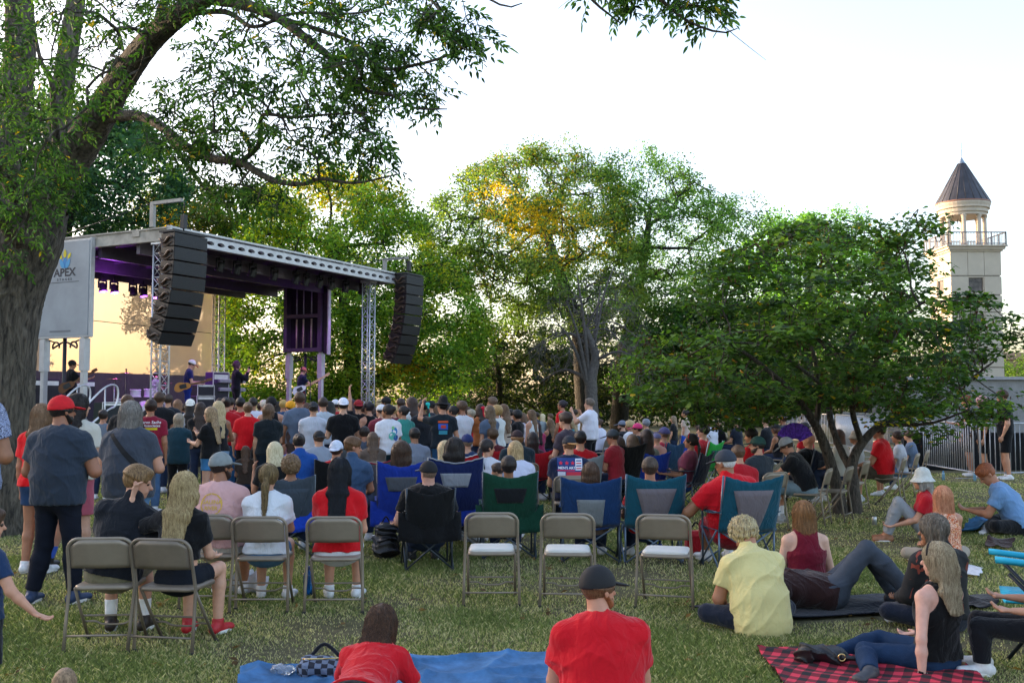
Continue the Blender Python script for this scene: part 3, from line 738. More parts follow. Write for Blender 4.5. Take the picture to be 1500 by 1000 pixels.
def camp_chair(label, loc, rz, c, panel=None, style='trap', frame='5d6670', group='folding camp chairs on the lawn', w=.28, top=.9, low=False, trim=None, skirt=None, arms=True, deep=.0):
    t = thing('camp_chair', label, 'chair', loc, rz, group); fm = mat('powder_coated_tube', frame, rough=.4, metal=.5, noise=.08); cm = fabric(c, 'canvas')
    ft = MB()
    for sg in (-1, 1):
        MB().tube([(sg * w, -.22, .40), (sg * (w + .01), -.30, .62), (sg * (w + .015), -.385, top)], .011, 7).build('back_post', fm, t)
        MB().tube([(sg * w, .2, .02), (sg * w, .2, .60)], .011, 7).build('front_post', fm, t)
        MB().tube([(sg * w, -.22, .02), (sg * w, -.22, .42)], .011, 7).build('leg', fm, t)
        MB().tube([(sg * w, -.25, .03), (-sg * w, -.215 + .01 * sg, .42)], .010, 7).build('leg', fm, t)
        MB().tube([(sg * w, .24, .03), (-sg * w, .2 + .012 * sg, .42)], .010, 7).build('leg', fm, t)
        MB().tube([(sg * (w + .012), -.24, .03), (sg * (w + .012), .2, .42)], .010, 7).build('leg', fm, t)
        MB().tube([(sg * (w + .026), .22, .03), (sg * (w + .026), -.22, .42)], .010, 7).build('leg', fm, t)
        for y in (-.24, .22): MB().lathe([(0.0001, 0), (.024, .002), (.022, .02), (.012, .04), (0.0001, .042)], 10, (sg * w, y, 0)).build('foot', M_BLACKM, t)
        if arms:
            G = [(sg * (w - .035 + .075 * a), -.31 + .53 * b_, .61 - .03 * math.sin(math.pi * b_) + (.0 if a else 0)) for a in np.linspace(0, 1, 4) for b_ in np.linspace(0, 1, 8)]
            MB().grid(G, 4, 8, .008).build('armrest', cm, t)
            MB().tube([(sg * (w + .015), -.31, .60), (sg * (w + .01), .2, .60)], .008, 6).build('arm_tube', fm, t)
    def Y(z): return -.24 - .17 * (z - .42) / .48
    nu, nv = 15, 13; G = []
    for a in np.linspace(-1, 1, nu):
        for b_ in np.linspace(0, 1, nv):
            tp = top - .07 * (1 - abs(a) ** 1.4) + .004 * math.sin(a * 19); bt = .40; ww = w + .012
            z = bt + (tp - bt) * b_; sag = (.06 + deep) * (1 - a * a) * math.sin(math.pi * min(1, .25 + b_ * .75)) * .9
            G.append((a * ww, Y(z) - sag + .004 * math.sin(a * 14 + b_ * 9), z))
    G = np.array(G); MB().grid(G, nu, nv, .006).build('backrest', cm, t)
    if panel:
        P = []
        for a in np.linspace(-1, 1, 9):
            for b_ in np.linspace(0, 1, 8):
                if style == 'trap': z0_, z1_, wb, wt = .40, top - .15, .09, .215
                elif style == 'low': z0_, z1_, wb, wt = .40, top - .24, .12, .15
                else: z0_, z1_, wb, wt = top - .34, top - .18, .14, .18
                z = z0_ + (z1_ - z0_) * b_; x = a * (wb + (wt - wb) * b_); aa = x / (w + .012); bb = (z - .40) / (top - .07 * (1 - abs(aa) ** 1.4) - .40)
                P.append((x, Y(z) - (.06 + deep) * (1 - aa * aa) * math.sin(math.pi * min(1, .25 + bb * .75)) * .9 - .007, z))
        MB().grid(P, 9, 8, .003).build('mesh_panel', fabric(panel, 'mesh'), t)
    if trim:
        k = nv - 1; MB().tube([G[i * nv + k] + [0, -.003, .004] for i in range(nu)], .009, 6).build('piping', fabric(trim), t)
    G = [(a * w, -.23 + .45 * b_, .42 - .06 * (1 - a * a) * (1 - .3 * b_)) for a in np.linspace(-1, 1, 9) for b_ in np.linspace(0, 1, 7)]
    MB().grid(G, 9, 7, .008).build('seat', cm, t)
    if skirt:
        G = [(a * (w + .09), -.27 - .05 * (1 - b_) - .02 * math.sin(a * 9) * (1 - b_), .34 - .1 * math.cos(a * 1.3) * .5 + (.56 - .34 + .06) * b_) for a in np.linspace(-1, 1, 17) for b_ in np.linspace(0, 1, 6)]
        MB().grid(G, 17, 6, .01).build('storage_pouch', fabric(skirt), t)
    return t
# ---------------------------------------------------------------- trees
def bark(name, c, sc=3.):
    m, nt, b = new_mat(name); L = nt.links.new; c = srgb(c)
    tc = N(nt, 'ShaderNodeTexCoord'); mp = N(nt, 'ShaderNodeMapping'); mp.inputs['Scale'].default_value = (1, 1, .18); L(tc.outputs['Object'], mp.inputs['Vector'])
    n1 = N(nt, 'ShaderNodeTexNoise', Scale=sc * 6, Detail=8., Roughness=.7, Distortion=.8); L(mp.outputs[0], n1.inputs['Vector'])
    n2 = N(nt, 'ShaderNodeTexNoise', Scale=sc * .6, Detail=3.); L(tc.outputs['Object'], n2.inputs['Vector'])
    cr = N(nt, 'ShaderNodeValToRGB'); e = cr.color_ramp.elements; e[0].position = .38; e[1].position = .62
    e[0].color = (*[x * .28 for x in c], 1); e[1].color = (*[x * 1.9 for x in c], 1); L(n1.outputs['Fac'], cr.inputs['Fac'])
    mx = N(nt, 'ShaderNodeMix', data_type='RGBA', blend_type='MIX'); L(n2.outputs['Fac'], mx.inputs[0]); L(cr.outputs['Color'], mx.inputs[6])
    mx2 = N(nt, 'ShaderNodeMix', data_type='RGBA', blend_type='MULTIPLY'); mx2.inputs[0].default_value = 1.; L(cr.outputs['Color'], mx2.inputs[6]); mx2.inputs[7].default_value = (.8, .85, .75, 1); L(mx2.outputs[2], mx.inputs[7])
    L(mx.outputs[2], b.inputs['Base Color']); b.inputs['Roughness'].default_value = .9
    bp = N(nt, 'ShaderNodeBump', Strength=1., Distance=.05); L(n1.outputs['Fac'], bp.inputs['Height']); L(bp.outputs[0], b.inputs['Normal'])
    return m
def in_poly(P, poly):
    x, y = P[:, 0], P[:, 1]; r = np.zeros(len(P), bool); n = len(poly)
    for i in range(n):
        (x1, y1), (x2, y2) = poly[i], poly[(i + 1) % n]
        if y1 == y2: continue
        c = ((y1 > y) != (y2 > y)) & (x < (x2 - x1) * (y - y1) / (y2 - y1) + x1); r ^= c
    return r
def edge_dist(P, poly):
    d = np.full(len(P), 1e9); n = len(poly)
    for i in range(n):
        a = np.array(poly[i], float); b = np.array(poly[(i + 1) % n], float); ab = b - a
        t = np.clip(((P - a) @ ab) / (ab @ ab), 0, 1); d = np.minimum(d, np.linalg.norm(P - a - t[:, None] * ab, axis=1))
    return d
def fill(poly, n, d, D, rg, jit=0.):
    """points through the volume whose outline is poly, d metres off and up to D deep each way"""
    P = np.array(poly, float); lo, hi = P.min(0), P.max(0); out = []
    while len(out) < n:
        q = lo + rg.random((n * 3, 2)) * (hi - lo); out += list(q[in_poly(q, poly)])
    q = np.array(out[:n]); e = edge_dist(q, poly); em = e.max(); dep = d + D * rg.uniform(-1, 1, n) * np.sqrt(np.clip(1 - (1 - e / em) ** 2, .03, 1))
    return np.array([at(a, b, c) for (a, b), c in zip(q, dep)])
def leaves(C, n, rc, size, colf, rg, shape='diamond', up=.5, flat=.75, hang=0.):
    """n leaves in all, gathered round the clump centres C"""
    k = rg.integers(0, len(C), n); g = rg.normal(size=(n, 3)); g /= np.linalg.norm(g, axis=1)[:, None]; g *= (rg.random(n) ** .45)[:, None]; g[:, 2] *= flat
    rcs = rc * rg.uniform(.6, 1.35, len(C)); P = C[k] + g * rcs[k][:, None]
    nn = rg.normal(size=(n, 3)); nn[:, 2] = np.abs(nn[:, 2]) + up; nn += g * .6; nn /= np.linalg.norm(nn, axis=1)[:, None]
    t = rg.normal(size=(n, 3)); t[:, 2] -= hang; t -= nn * (t * nn).sum(1)[:, None]; t /= np.linalg.norm(t, axis=1)[:, None]; b = np.cross(nn, t)
    s = (size * rg.uniform(.6, 1.35, n))[:, None]
    if shape == 'diamond': pr = [(0, 0, 0), (.45, .26, .04), (1, 0, -.06), (.45, -.26, .04)]; Fq = [[0, 1, 2, 3]]
    elif shape == 'heart': pr = [(0, 0, 0), (-.12, .3, .02), (.25, .5, .05), (.95, 0, -.1), (.25, -.5, .05), (-.12, -.3, .02)]; Fq = [[0, 1, 2, 3], [0, 3, 4, 5]]
    elif shape == 'pod': pr = [(0, .0, 0), (.3, .1, .02), (1, 0, 0), (.3, -.1, .02)]; Fq = [[0, 1, 2, 3]]
    V = np.stack([P + t * s * a + b * s * c + nn * s * e for a, c, e in pr], 1); m = len(pr)
    F = (np.arange(n)[:, None, None] * m + np.array(Fq)[None]).reshape(-1, 4)
    cc = colf(P, k, rg); Cc = np.repeat(cc, m, 0)
    return V.reshape(-1, 3), F, Cc
def colmix(pal, wts, clump_n, rg, yel=None):
    pal = np.array([srgb(p) if isinstance(p, str) else p for p in pal]); w = np.array(wts, float); w /= w.sum()
    base = rg.choice(len(pal), clump_n, p=w)
    def f(P, k, rg):
        n = len(P); o = rg.choice(len(pal), n, p=w); pick = np.where(rg.random(n) < .6, base[k], o); c = pal[pick] * rg.uniform(.7, 1.3, n)[:, None]
        if yel is not None:
            for (cen, rad, pr, yc) in yel:
                d = np.linalg.norm((P - np.asarray(cen)) / np.asarray(rad), axis=1); m = rg.random(n) < pr * np.clip(1.6 - d * 1.1, 0, 1)
                c[m] = np.array(srgb(yc)) * rg.uniform(.7, 1.25, m.sum())[:, None]
        return c
    return f
def skeleton(seeds, srad, C, rg, w=.3, rmin=.012, k=.55, sides=5, sag=.0, minr_parent=None):
    """join every clump to the nearest wood, thicker where more hangs on it; returns a builder"""
    pts = [np.array(p) for p in seeds]; par = [-1] * len(pts); path = list(np.zeros(len(pts))); A = np.zeros((len(pts) + len(C), 3)); A[:len(pts)] = seeds; PL = np.zeros(len(A))
    o = np.argsort([np.min(np.linalg.norm(np.asarray(seeds) - c, axis=1)) for c in C]); n = len(pts); par = np.full(len(A), -1)
    for i in o:
        d = np.linalg.norm(A[:n] - C[i], axis=1); j = int(np.argmin(d + w * PL[:n])); A[n] = C[i]; par[n] = j; PL[n] = PL[j] + d[j]; n += 1
    cnt = np.ones(n)
    for i in range(n - 1, len(seeds) - 1, -1): cnt[par[i]] += cnt[i] if par[i] >= len(seeds) else 0
    b = MB()
    for i in range(len(seeds), n):
        j = par[i]; r1 = rmin * cnt[i] ** k; r0 = r1 * 1.25 if j < len(seeds) else rmin * cnt[j] ** k * .95; r0 = min(r0, r1 * 2.)
        if j < len(seeds): r0 = min(r0, srad[j] * .9)
        p, q = A[j], A[i]; L = np.linalg.norm(q - p); m = p + (q - p) * .5 + rg.normal(size=3) * L * .08 + np.array([0, 0, L * (.06 - sag)])
        b.tube(spline([p, m, q], 3), np.linspace(r0, r1, 7), sides, cap=False)
    return b
def ridged(b, pts, rad, seg, amp, rg, step=.06, cap=False, nr=9):
    """thick bark-ridged limb"""
    P = spline(pts, max(4, int(40 / len(pts)))); t = np.linspace(0, 1, len(P)); Rr = np.interp(t, np.linspace(0, 1, len(rad)), rad)
    L = np.r_[0, np.cumsum(np.linalg.norm(np.diff(P, axis=0), axis=1))]; n = max(8, int(L[-1] / step)); u = np.linspace(0, L[-1], n)
    P = np.stack([np.interp(u, L, P[:, k]) for k in range(3)], 1); Rr = np.interp(u, L, Rr)
    n0 = len(b.v); b.tube(P, Rr, seg, cap=cap); V = b.v[-1 if not cap else n0].reshape(n, seg, 3); a = np.arange(seg) * 2 * np.pi / seg
    ph = rg.uniform(0, 6, 8)
    for i in range(n):
        z = u[i]; w = a + .22 * np.sin(z * 2.1 + ph[0]) + .12 * np.sin(z * 5.3 + ph[1] + a * 3)
        q = np.abs(np.sin(w * nr + ph[2] + .8 * np.sin(z * 3 + a * 2))) * .6 + np.abs(np.sin(w * (nr * 2 - 1) + ph[3] + np.sin(z * 7))) * .4 - .5
        q = q + .25 * np.sin(z * 26 + 6 * np.sin(w * 5 + ph[4])) + .8 * np.sin(a * 2 + z * .8 + ph[5]) * .5
        V[i] = P[i] + (V[i] - P[i]) * (1 + amp * q[:, None] * min(1, .12 / Rr[i] + .45))
    return P, Rr
def tree(name, label, base, trunk, r0, C, nl, rc, size, colf, rg, barkm, leafm, group=None, w=.3, rmin=.012, up=.5, shape='diamond', cat='tree', k=.55, extra=None, flat=.75):
    t = thing(name, label, cat, tuple(base), 0, group); off = np.asarray(base, float); b = MB(); S = []; SR = []
    for tr, rr in zip(trunk, r0):
        P, Rr = ridged(b, tr, rr, 18 if max(rr) > .12 else 9, .14, rg, .18, False); S += list(P[::2]); SR += list(Rr[::2])
    S = np.array(S)
    if len(C):
        # attach mostly in the upper part of the stems
        zmin = np.min(S[:, 2]) + .35 * (np.max(S[:, 2]) - np.min(S[:, 2])); keep = S[:, 2] > zmin
        sk = skeleton(S[keep], np.array(SR)[keep], C, rg, w, rmin, k); b2 = sk
        for v, f, s_ in zip(b2.v, b2.f, b2.sm): pass
        b.v += b2.v; b.f += [f + b.n for f in b2.f]; b.sm += b2.sm; b.n += b2.n
    for i in range(len(b.v)): b.v[i] = b.v[i] - off.astype(np.float32)
    b.build('trunk', barkm, t)
    if nl:
        V, F, Cc = leaves(C, nl, rc, size, colf, rg, shape, up, flat); m = MB(); m.add(V - off, F, Cc); m.build('crown', leafm, t)
    return t
rt = np.random.default_rng(21)
LEAF = leafmat('leaves_far', .5); LEAFN = leafmat('leaves_near', .4, .6)
BARK = bark('bark_grey_brown', (.075, .062, .05)); BARKD = bark('bark_dark', (.03, .026, .022)); DEAD = mat('dead_wood', (.1, .092, .085), rough=.9, noise=.3, nscale=12)
BGRP = 'trees behind the stage and the crowd'
def G(x, y): return ground(x, y)
def bgtree(label, poly, d, D, trunkpx, r, nc, nl, pal, wts, yel=None, rc=.8, size=.19, rmin=.011, name='leafy_tree', leafm=None, up=.4, w=.25):
    C = fill(poly, nc, d, D, rt)
    base = at(trunkpx[0][0], 588, d); base[2] = 0
    tr = [np.array([base[0], d, -.2])] + [at(x, y, d + dd) for x, y, dd in trunkpx[1:]]
    rads = np.linspace(r, r * .3, len(tr)); nl = int(nl * 1.35); pal = [tuple(min(1, x * 1.4) for x in srgb(q)) for q in pal]
    tree(name, label, base, [tr], [rads], C, nl, rc, size, colmix(pal, wts, nc, rt, yel), rt, BARKD, leafm or LEAF, BGRP, w=w, rmin=rmin, up=up)
gr = ['2c3d16', '3c5420', '4d6a28', '1f2c12', '5d7a30']
g2 = ['24391c', '30502a', '3e6438', '1a2a14']
yg = ['6f7a20', '8a8a22', '55701f', 'a89420', '3f5a1c']
# behind the stage, left
bgtree('tall blue-green tree rising behind the left end of the stage, beside the big trunk', [(60, 130), (150, 150), (215, 170), (262, 235), (275, 290), (240, 320), (180, 345), (80, 350), (-40, 340), (-60, 180)], 38, 4, [(55, 588, 0), (60, 480, 0), (100, 330, 0), (130, 260, 0)], .3, 260, 26000, ['2c4a34', '3c5c42', '20382a', '4a6a48', '54703e'], [3, 3, 2, 1, 1])
bgtree('thin brownish-green tree just behind the left speaker crane, with a patch of yellow', [(215, 275), (262, 262), (330, 285), (352, 300), (350, 350), (330, 385), (205, 360), (190, 320)], 44, 3, [(285, 588, 0), (282, 460, 0), (280, 380, 0), (275, 320, 0)], .22, 130, 9500, ['4b5a2a', '5a6230', '39481f', '6d6a36'], [2, 2, 2, 1], yel=[(at(262, 322, 44), (1.2, 4, .8), .8, 'c69a1c')])
bgtree('wide tree with a yellow-green top and dark green skirts behind the stage roof', [(300, 420), (318, 350), (345, 300), (400, 265), (470, 246), (545, 250), (600, 285), (622, 350), (690, 405), (715, 480), (705, 560), (655, 592), (520, 592), (330, 590), (312, 500)], 43, 6, [(515, 588, 0), (515, 530, 0), (505, 450, 0), (490, 360, -1)], .42, 620, 92000, ['3f5a1c', '54722a', '688834', '2c4016', '7c9236', '8c8c24'], [3, 4, 4, 1, 3, 1.5], yel=[(at(480, 275, 43), (2.3, 5, 1.1), .6, 'c0a41c'), (at(430, 310, 41), (3.2, 5, 1.8), .45, 'a4a824'), (at(580, 265, 43), (1.5, 5, .7), .6, 'b8a01c'), (at(600, 540, 41), (1.2, 3, .5), .5, 'b08a18'), (at(350, 420, 41), (2., 4, 2), .3, '8e9220')], size=.165)  # yellow top mixes leaf colour with low sunlight put into the tints
bgtree('huge spreading tree in the middle with bright yellow patches among the green', [(600, 345), (640, 292), (690, 252), (738, 228), (800, 204), (842, 212), (872, 240), (905, 262), (930, 330), (955, 400), (940, 470), (890, 500), (790, 490), (740, 470), (690, 440), (645, 420), (612, 400)], 48, 7, [(862, 588, 0), (856, 540, 0), (850, 490, -.5), (830, 430, -.5), (800, 340, 0)], .6, 600, 66000, ['34481e', '445c28', '587238', '66783c', '74803c'], [2, 3, 3, 2, 1], yel=[(at(725, 290, 45), (1.1, 4, .7), .95, 'd8b01c'), (at(775, 330, 45), (1.5, 4, .7), .65, 'ccaa1c'), (at(820, 345, 44), (2.6, 6, 1.2), .35, 'c4a41c'), (at(760, 235, 48), (3, 7, 1.2), .15, '9a8024'), (at(850, 300, 46), (2.4, 6, 1.4), .15, 'b0981c'), (at(690, 410, 46), (1.6, 5, .8), .12, '8a6a20')], rc=.68, size=.15)
bgtree('tall open green tree right of the yellow-patched giant, branches showing against the sky', [(868, 245), (900, 225), (950, 216), (1000, 222), (1022, 262), (1060, 282), (1105, 292), (1128, 320), (1098, 362), (1040, 420), (980, 490), (930, 520), (905, 420), (885, 330)], 51, 6, [(905, 588, 0), (915, 520, 0), (935, 430, 0), (950, 330, 0)], .5, 300, 27000, ['3f5c2a', '527236', '648442', '33491f'], [3, 3, 2, 1], rc=.68, size=.15)
bgtree('light green feathery tree standing behind the small tree at the right', [(1078, 400), (1098, 345), (1130, 318), (1200, 298), (1262, 318), (1300, 345), (1330, 420), (1320, 520), (1080, 520), (1060, 440)], 56, 5, [(1180, 588, 0), (1182, 500, 0), (1185, 420, 0), (1190, 340, 0)], .4, 280, 34000, ['557a34', '68903e', '7aa34a', '436428'], [3, 3, 2, 2], rc=.8, size=.18)
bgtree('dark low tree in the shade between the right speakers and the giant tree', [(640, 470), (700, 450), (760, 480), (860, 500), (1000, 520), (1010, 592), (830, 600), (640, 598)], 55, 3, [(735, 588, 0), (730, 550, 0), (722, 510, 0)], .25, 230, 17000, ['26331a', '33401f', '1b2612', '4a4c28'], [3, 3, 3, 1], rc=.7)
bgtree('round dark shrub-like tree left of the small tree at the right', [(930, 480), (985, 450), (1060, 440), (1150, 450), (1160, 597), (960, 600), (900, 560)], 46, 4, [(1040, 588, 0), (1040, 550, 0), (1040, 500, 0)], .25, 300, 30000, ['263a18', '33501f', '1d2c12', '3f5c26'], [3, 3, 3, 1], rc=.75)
bgtree('olive tree behind the barriers, seen beneath the small tree at the right', [(1150, 470), (1250, 450), (1370, 470), (1400, 540), (1390, 592), (1150, 596)], 60, 4, [(1270, 588, 0), (1268, 540, 0), (1270, 500, 0)], .25, 200, 15000, ['3b4a24', '4a5a2c', '2d3a1a', '5f6a30'], [3, 3, 2, 1], rc=.8)
bgtree('distant round tree on the horizon at the right edge past the tower', [(1455, 540), (1475, 525), (1520, 518), (1560, 530), (1560, 590), (1450, 590)], 120, 5, [(1500, 588, 0), (1500, 560, 0)], .3, 60, 5000, ['5a7030', '4a6028'], [1, 1], rc=1.3, size=.35)
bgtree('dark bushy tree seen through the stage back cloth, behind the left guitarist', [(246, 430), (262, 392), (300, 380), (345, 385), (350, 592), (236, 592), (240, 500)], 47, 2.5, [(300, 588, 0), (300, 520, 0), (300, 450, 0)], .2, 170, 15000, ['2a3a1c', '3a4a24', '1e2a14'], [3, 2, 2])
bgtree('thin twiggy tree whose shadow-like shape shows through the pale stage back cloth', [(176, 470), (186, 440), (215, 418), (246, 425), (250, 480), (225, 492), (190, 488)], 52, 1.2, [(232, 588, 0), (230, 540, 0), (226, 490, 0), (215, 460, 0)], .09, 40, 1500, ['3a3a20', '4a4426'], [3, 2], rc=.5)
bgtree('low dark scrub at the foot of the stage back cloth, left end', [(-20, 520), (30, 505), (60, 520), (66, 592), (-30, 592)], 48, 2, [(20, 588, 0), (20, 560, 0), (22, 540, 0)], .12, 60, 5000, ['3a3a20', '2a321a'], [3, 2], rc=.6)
# bare grey tree
def dead_tree():
    rg = np.random.default_rng(4); base = at(868, 588, 40); base[2] = 0
    b = MB(); tr = [np.array([base[0], 40, -.1]), at(866, 560, 40), at(872, 520, 40), at(858, 480, 40)]; t = thing('bare_tree', 'bare grey dead tree with drooping twigs in front of the giant trunk', 'tree', tuple(base), 0, BGRP)
    P, Rr = ridged(b, tr, [.3, .24, .17, .1], 14, .16, rg, .12); seeds, sr = [P], [Rr]
    tips = [(800, 500), (770, 520), (830, 440), (880, 420), (905, 440), (940, 500), (950, 540), (925, 520), (790, 560), (900, 390), (845, 400), (815, 470)]
    for x, y in tips:
        j = rg.integers(len(P) // 3, len(P)); s_ = P[j]; e = at(x, y, 40 + rg.uniform(-2.5, 2)); mid = (s_ + e) / 2 + [0, 0, .5]
        Q = spline([s_, mid, e], 8); rr = np.linspace(Rr[j] * .4, .02, len(Q)); b.tube(Q, rr, 6, cap=False); seeds.append(Q); sr.append(rr)
    S = np.vstack(seeds); C = np.vstack([fill([(770, 500), (800, 430), (860, 400), (920, 400), (955, 480), (965, 560), (930, 570), (870, 520), (780, 560)], 420, 40, 2.5, rg)])
    sk = skeleton(S, np.concatenate(sr), C, rg, .1, .0055, .5, 4, sag=.1); b.v += sk.v; b.f += [f + b.n for f in sk.f]; b.sm += sk.sm; b.n += sk.n
    for c in C:
        for q in range(2):
            e = c + rg.normal(size=3) * [.35, .35, .25] - [0, 0, .3]; b.tube(spline([c, (c + e) / 2 + [0, 0, .06], e], 2), [.008, .007, .006, .005, .004], 3, cap=False)
    for i in range(len(b.v)): b.v[i] = b.v[i] - base.astype(np.float32)
    b.build('trunk', DEAD, t)
dead_tree()

# small many-stemmed tree on the right (heart leaves, brown pods)
def redbud():
    rg = np.random.default_rng(9); base = ground(1245, 752); t = thing('small_tree', 'small spreading tree with several crooked stems, heart-shaped leaves and brown hanging pods', 'tree', tuple(base), 0)
    D = base[1]; b = MB(); S = []; SR = []
    stems = [([(1232, 756, 0), (1226, 715, 0), (1214, 670, -.1), (1196, 625, -.2), (1160, 575, -.5), (1110, 530, -.9), (1050, 490, -1.2)], [.115, .095, .08, .065, .05, .032, .015]),
             ([(1252, 756, .05), (1250, 715, .05), (1248, 680, .1), (1262, 650, .15), (1290, 622, .3), (1340, 600, .4), (1400, 570, .5), (1455, 530, .6)], [.12, .1, .085, .07, .055, .04, .026, .014]),
             ([(1248, 690, .1), (1228, 650, .4), (1215, 600, .8), (1225, 540, 1.2), (1260, 470, 1.4), (1300, 400, 1.2), (1340, 340, .9)], [.06, .055, .05, .04, .03, .022, .01]),
             ([(1196, 625, -.2), (1200, 560, -.2), (1185, 500, -.3), (1150, 430, -.3), (1120, 380, -.3)], [.045, .04, .03, .02, .012]),
             ([(1262, 650, .15), (1250, 590, -.4), (1290, 520, -.9), (1340, 450, -1.2), (1400, 440, -1.3)], [.045, .04, .03, .02, .01]),
             ([(1160, 575, -.5), (1090, 560, .3), (1020, 555, .8), (960, 560, 1.)], [.035, .028, .02, .01]),
             ([(1200, 560, -.2), (1130, 510, -1.5), (1060, 500, -2.4)], [.03, .02, .01]), ([(1290, 622, .3), (1360, 620, -1), (1420, 600, -2)], [.03, .02, .01])]
    for pts, r in stems:
        P = [at(x, y, D + dd) for x, y, dd in pts]; P, Rr = ridged(b, P, r, 12, .13, rg, .06); S.append(P); SR.append(Rr)
    S = np.vstack(S); SR = np.concatenate(SR); keep = S[:, 2] > 1.35
    poly = [(925, 540), (948, 490), (985, 440), (1030, 395), (1085, 358), (1150, 335), (1210, 322), (1290, 330), (1330, 312), (1372, 318), (1362, 372), (1372, 415), (1425, 432), (1492, 462), (1503, 492), (1462, 518), (1440, 545), (1475, 575), (1470, 612), (1400, 632), (1350, 650), (1300, 628), (1245, 590), (1200, 600), (1140, 612), (1060, 625), (985, 605), (940, 590)]
    C = fill(poly, 500, D, 3.4, rg)
    C[:, 2] = C[:, 2] + 0
    sk = skeleton(S[keep], SR[keep], C, rg, .2, .0042, .5, 5); b.v += sk.v; b.f += [f + b.n for f in sk.f]; b.sm += sk.sm; b.n += sk.n
    for i in range(len(b.v)): b.v[i] = b.v[i] - base.astype(np.float32)
    b.build('trunk', bark('bark_small_tree', (.07, .055, .045), 5), t)
    pal = ['385424', '48662c', '587634', '2a401e', '6c8438']
    V, F, Cc = leaves(C, 31000, .38, .074, colmix(pal, [3, 4, 3, 2, 1], len(C), rg, [(at(1290, 645, D - 1), (.9, 1.5, .35), .4, 'b8a41c'), (at(1100, 600, D - 2), (3.5, 3, .6), .012, 'a8701c'), (at(1300, 500, D), (6, 5, 3), .008, 'b89a20')]), rg, 'heart', 1.6, .32, .3)
    m = MB(); m.add(V - base, F, Cc); m.build('crown', LEAFN, t)
    k = C[rg.choice(len(C), 330)]; V, F, Cc = leaves(k, 5200, .3, .085, lambda P, k, r: np.array(srgb('4a2a1c')) * r.uniform(.5, 1.3, len(P))[:, None], rg, 'pod', .0, .6, 4.)
    m = MB(); m.add(V - base, F, Cc); m.build('seed_pods', LEAFN, t)
redbud()

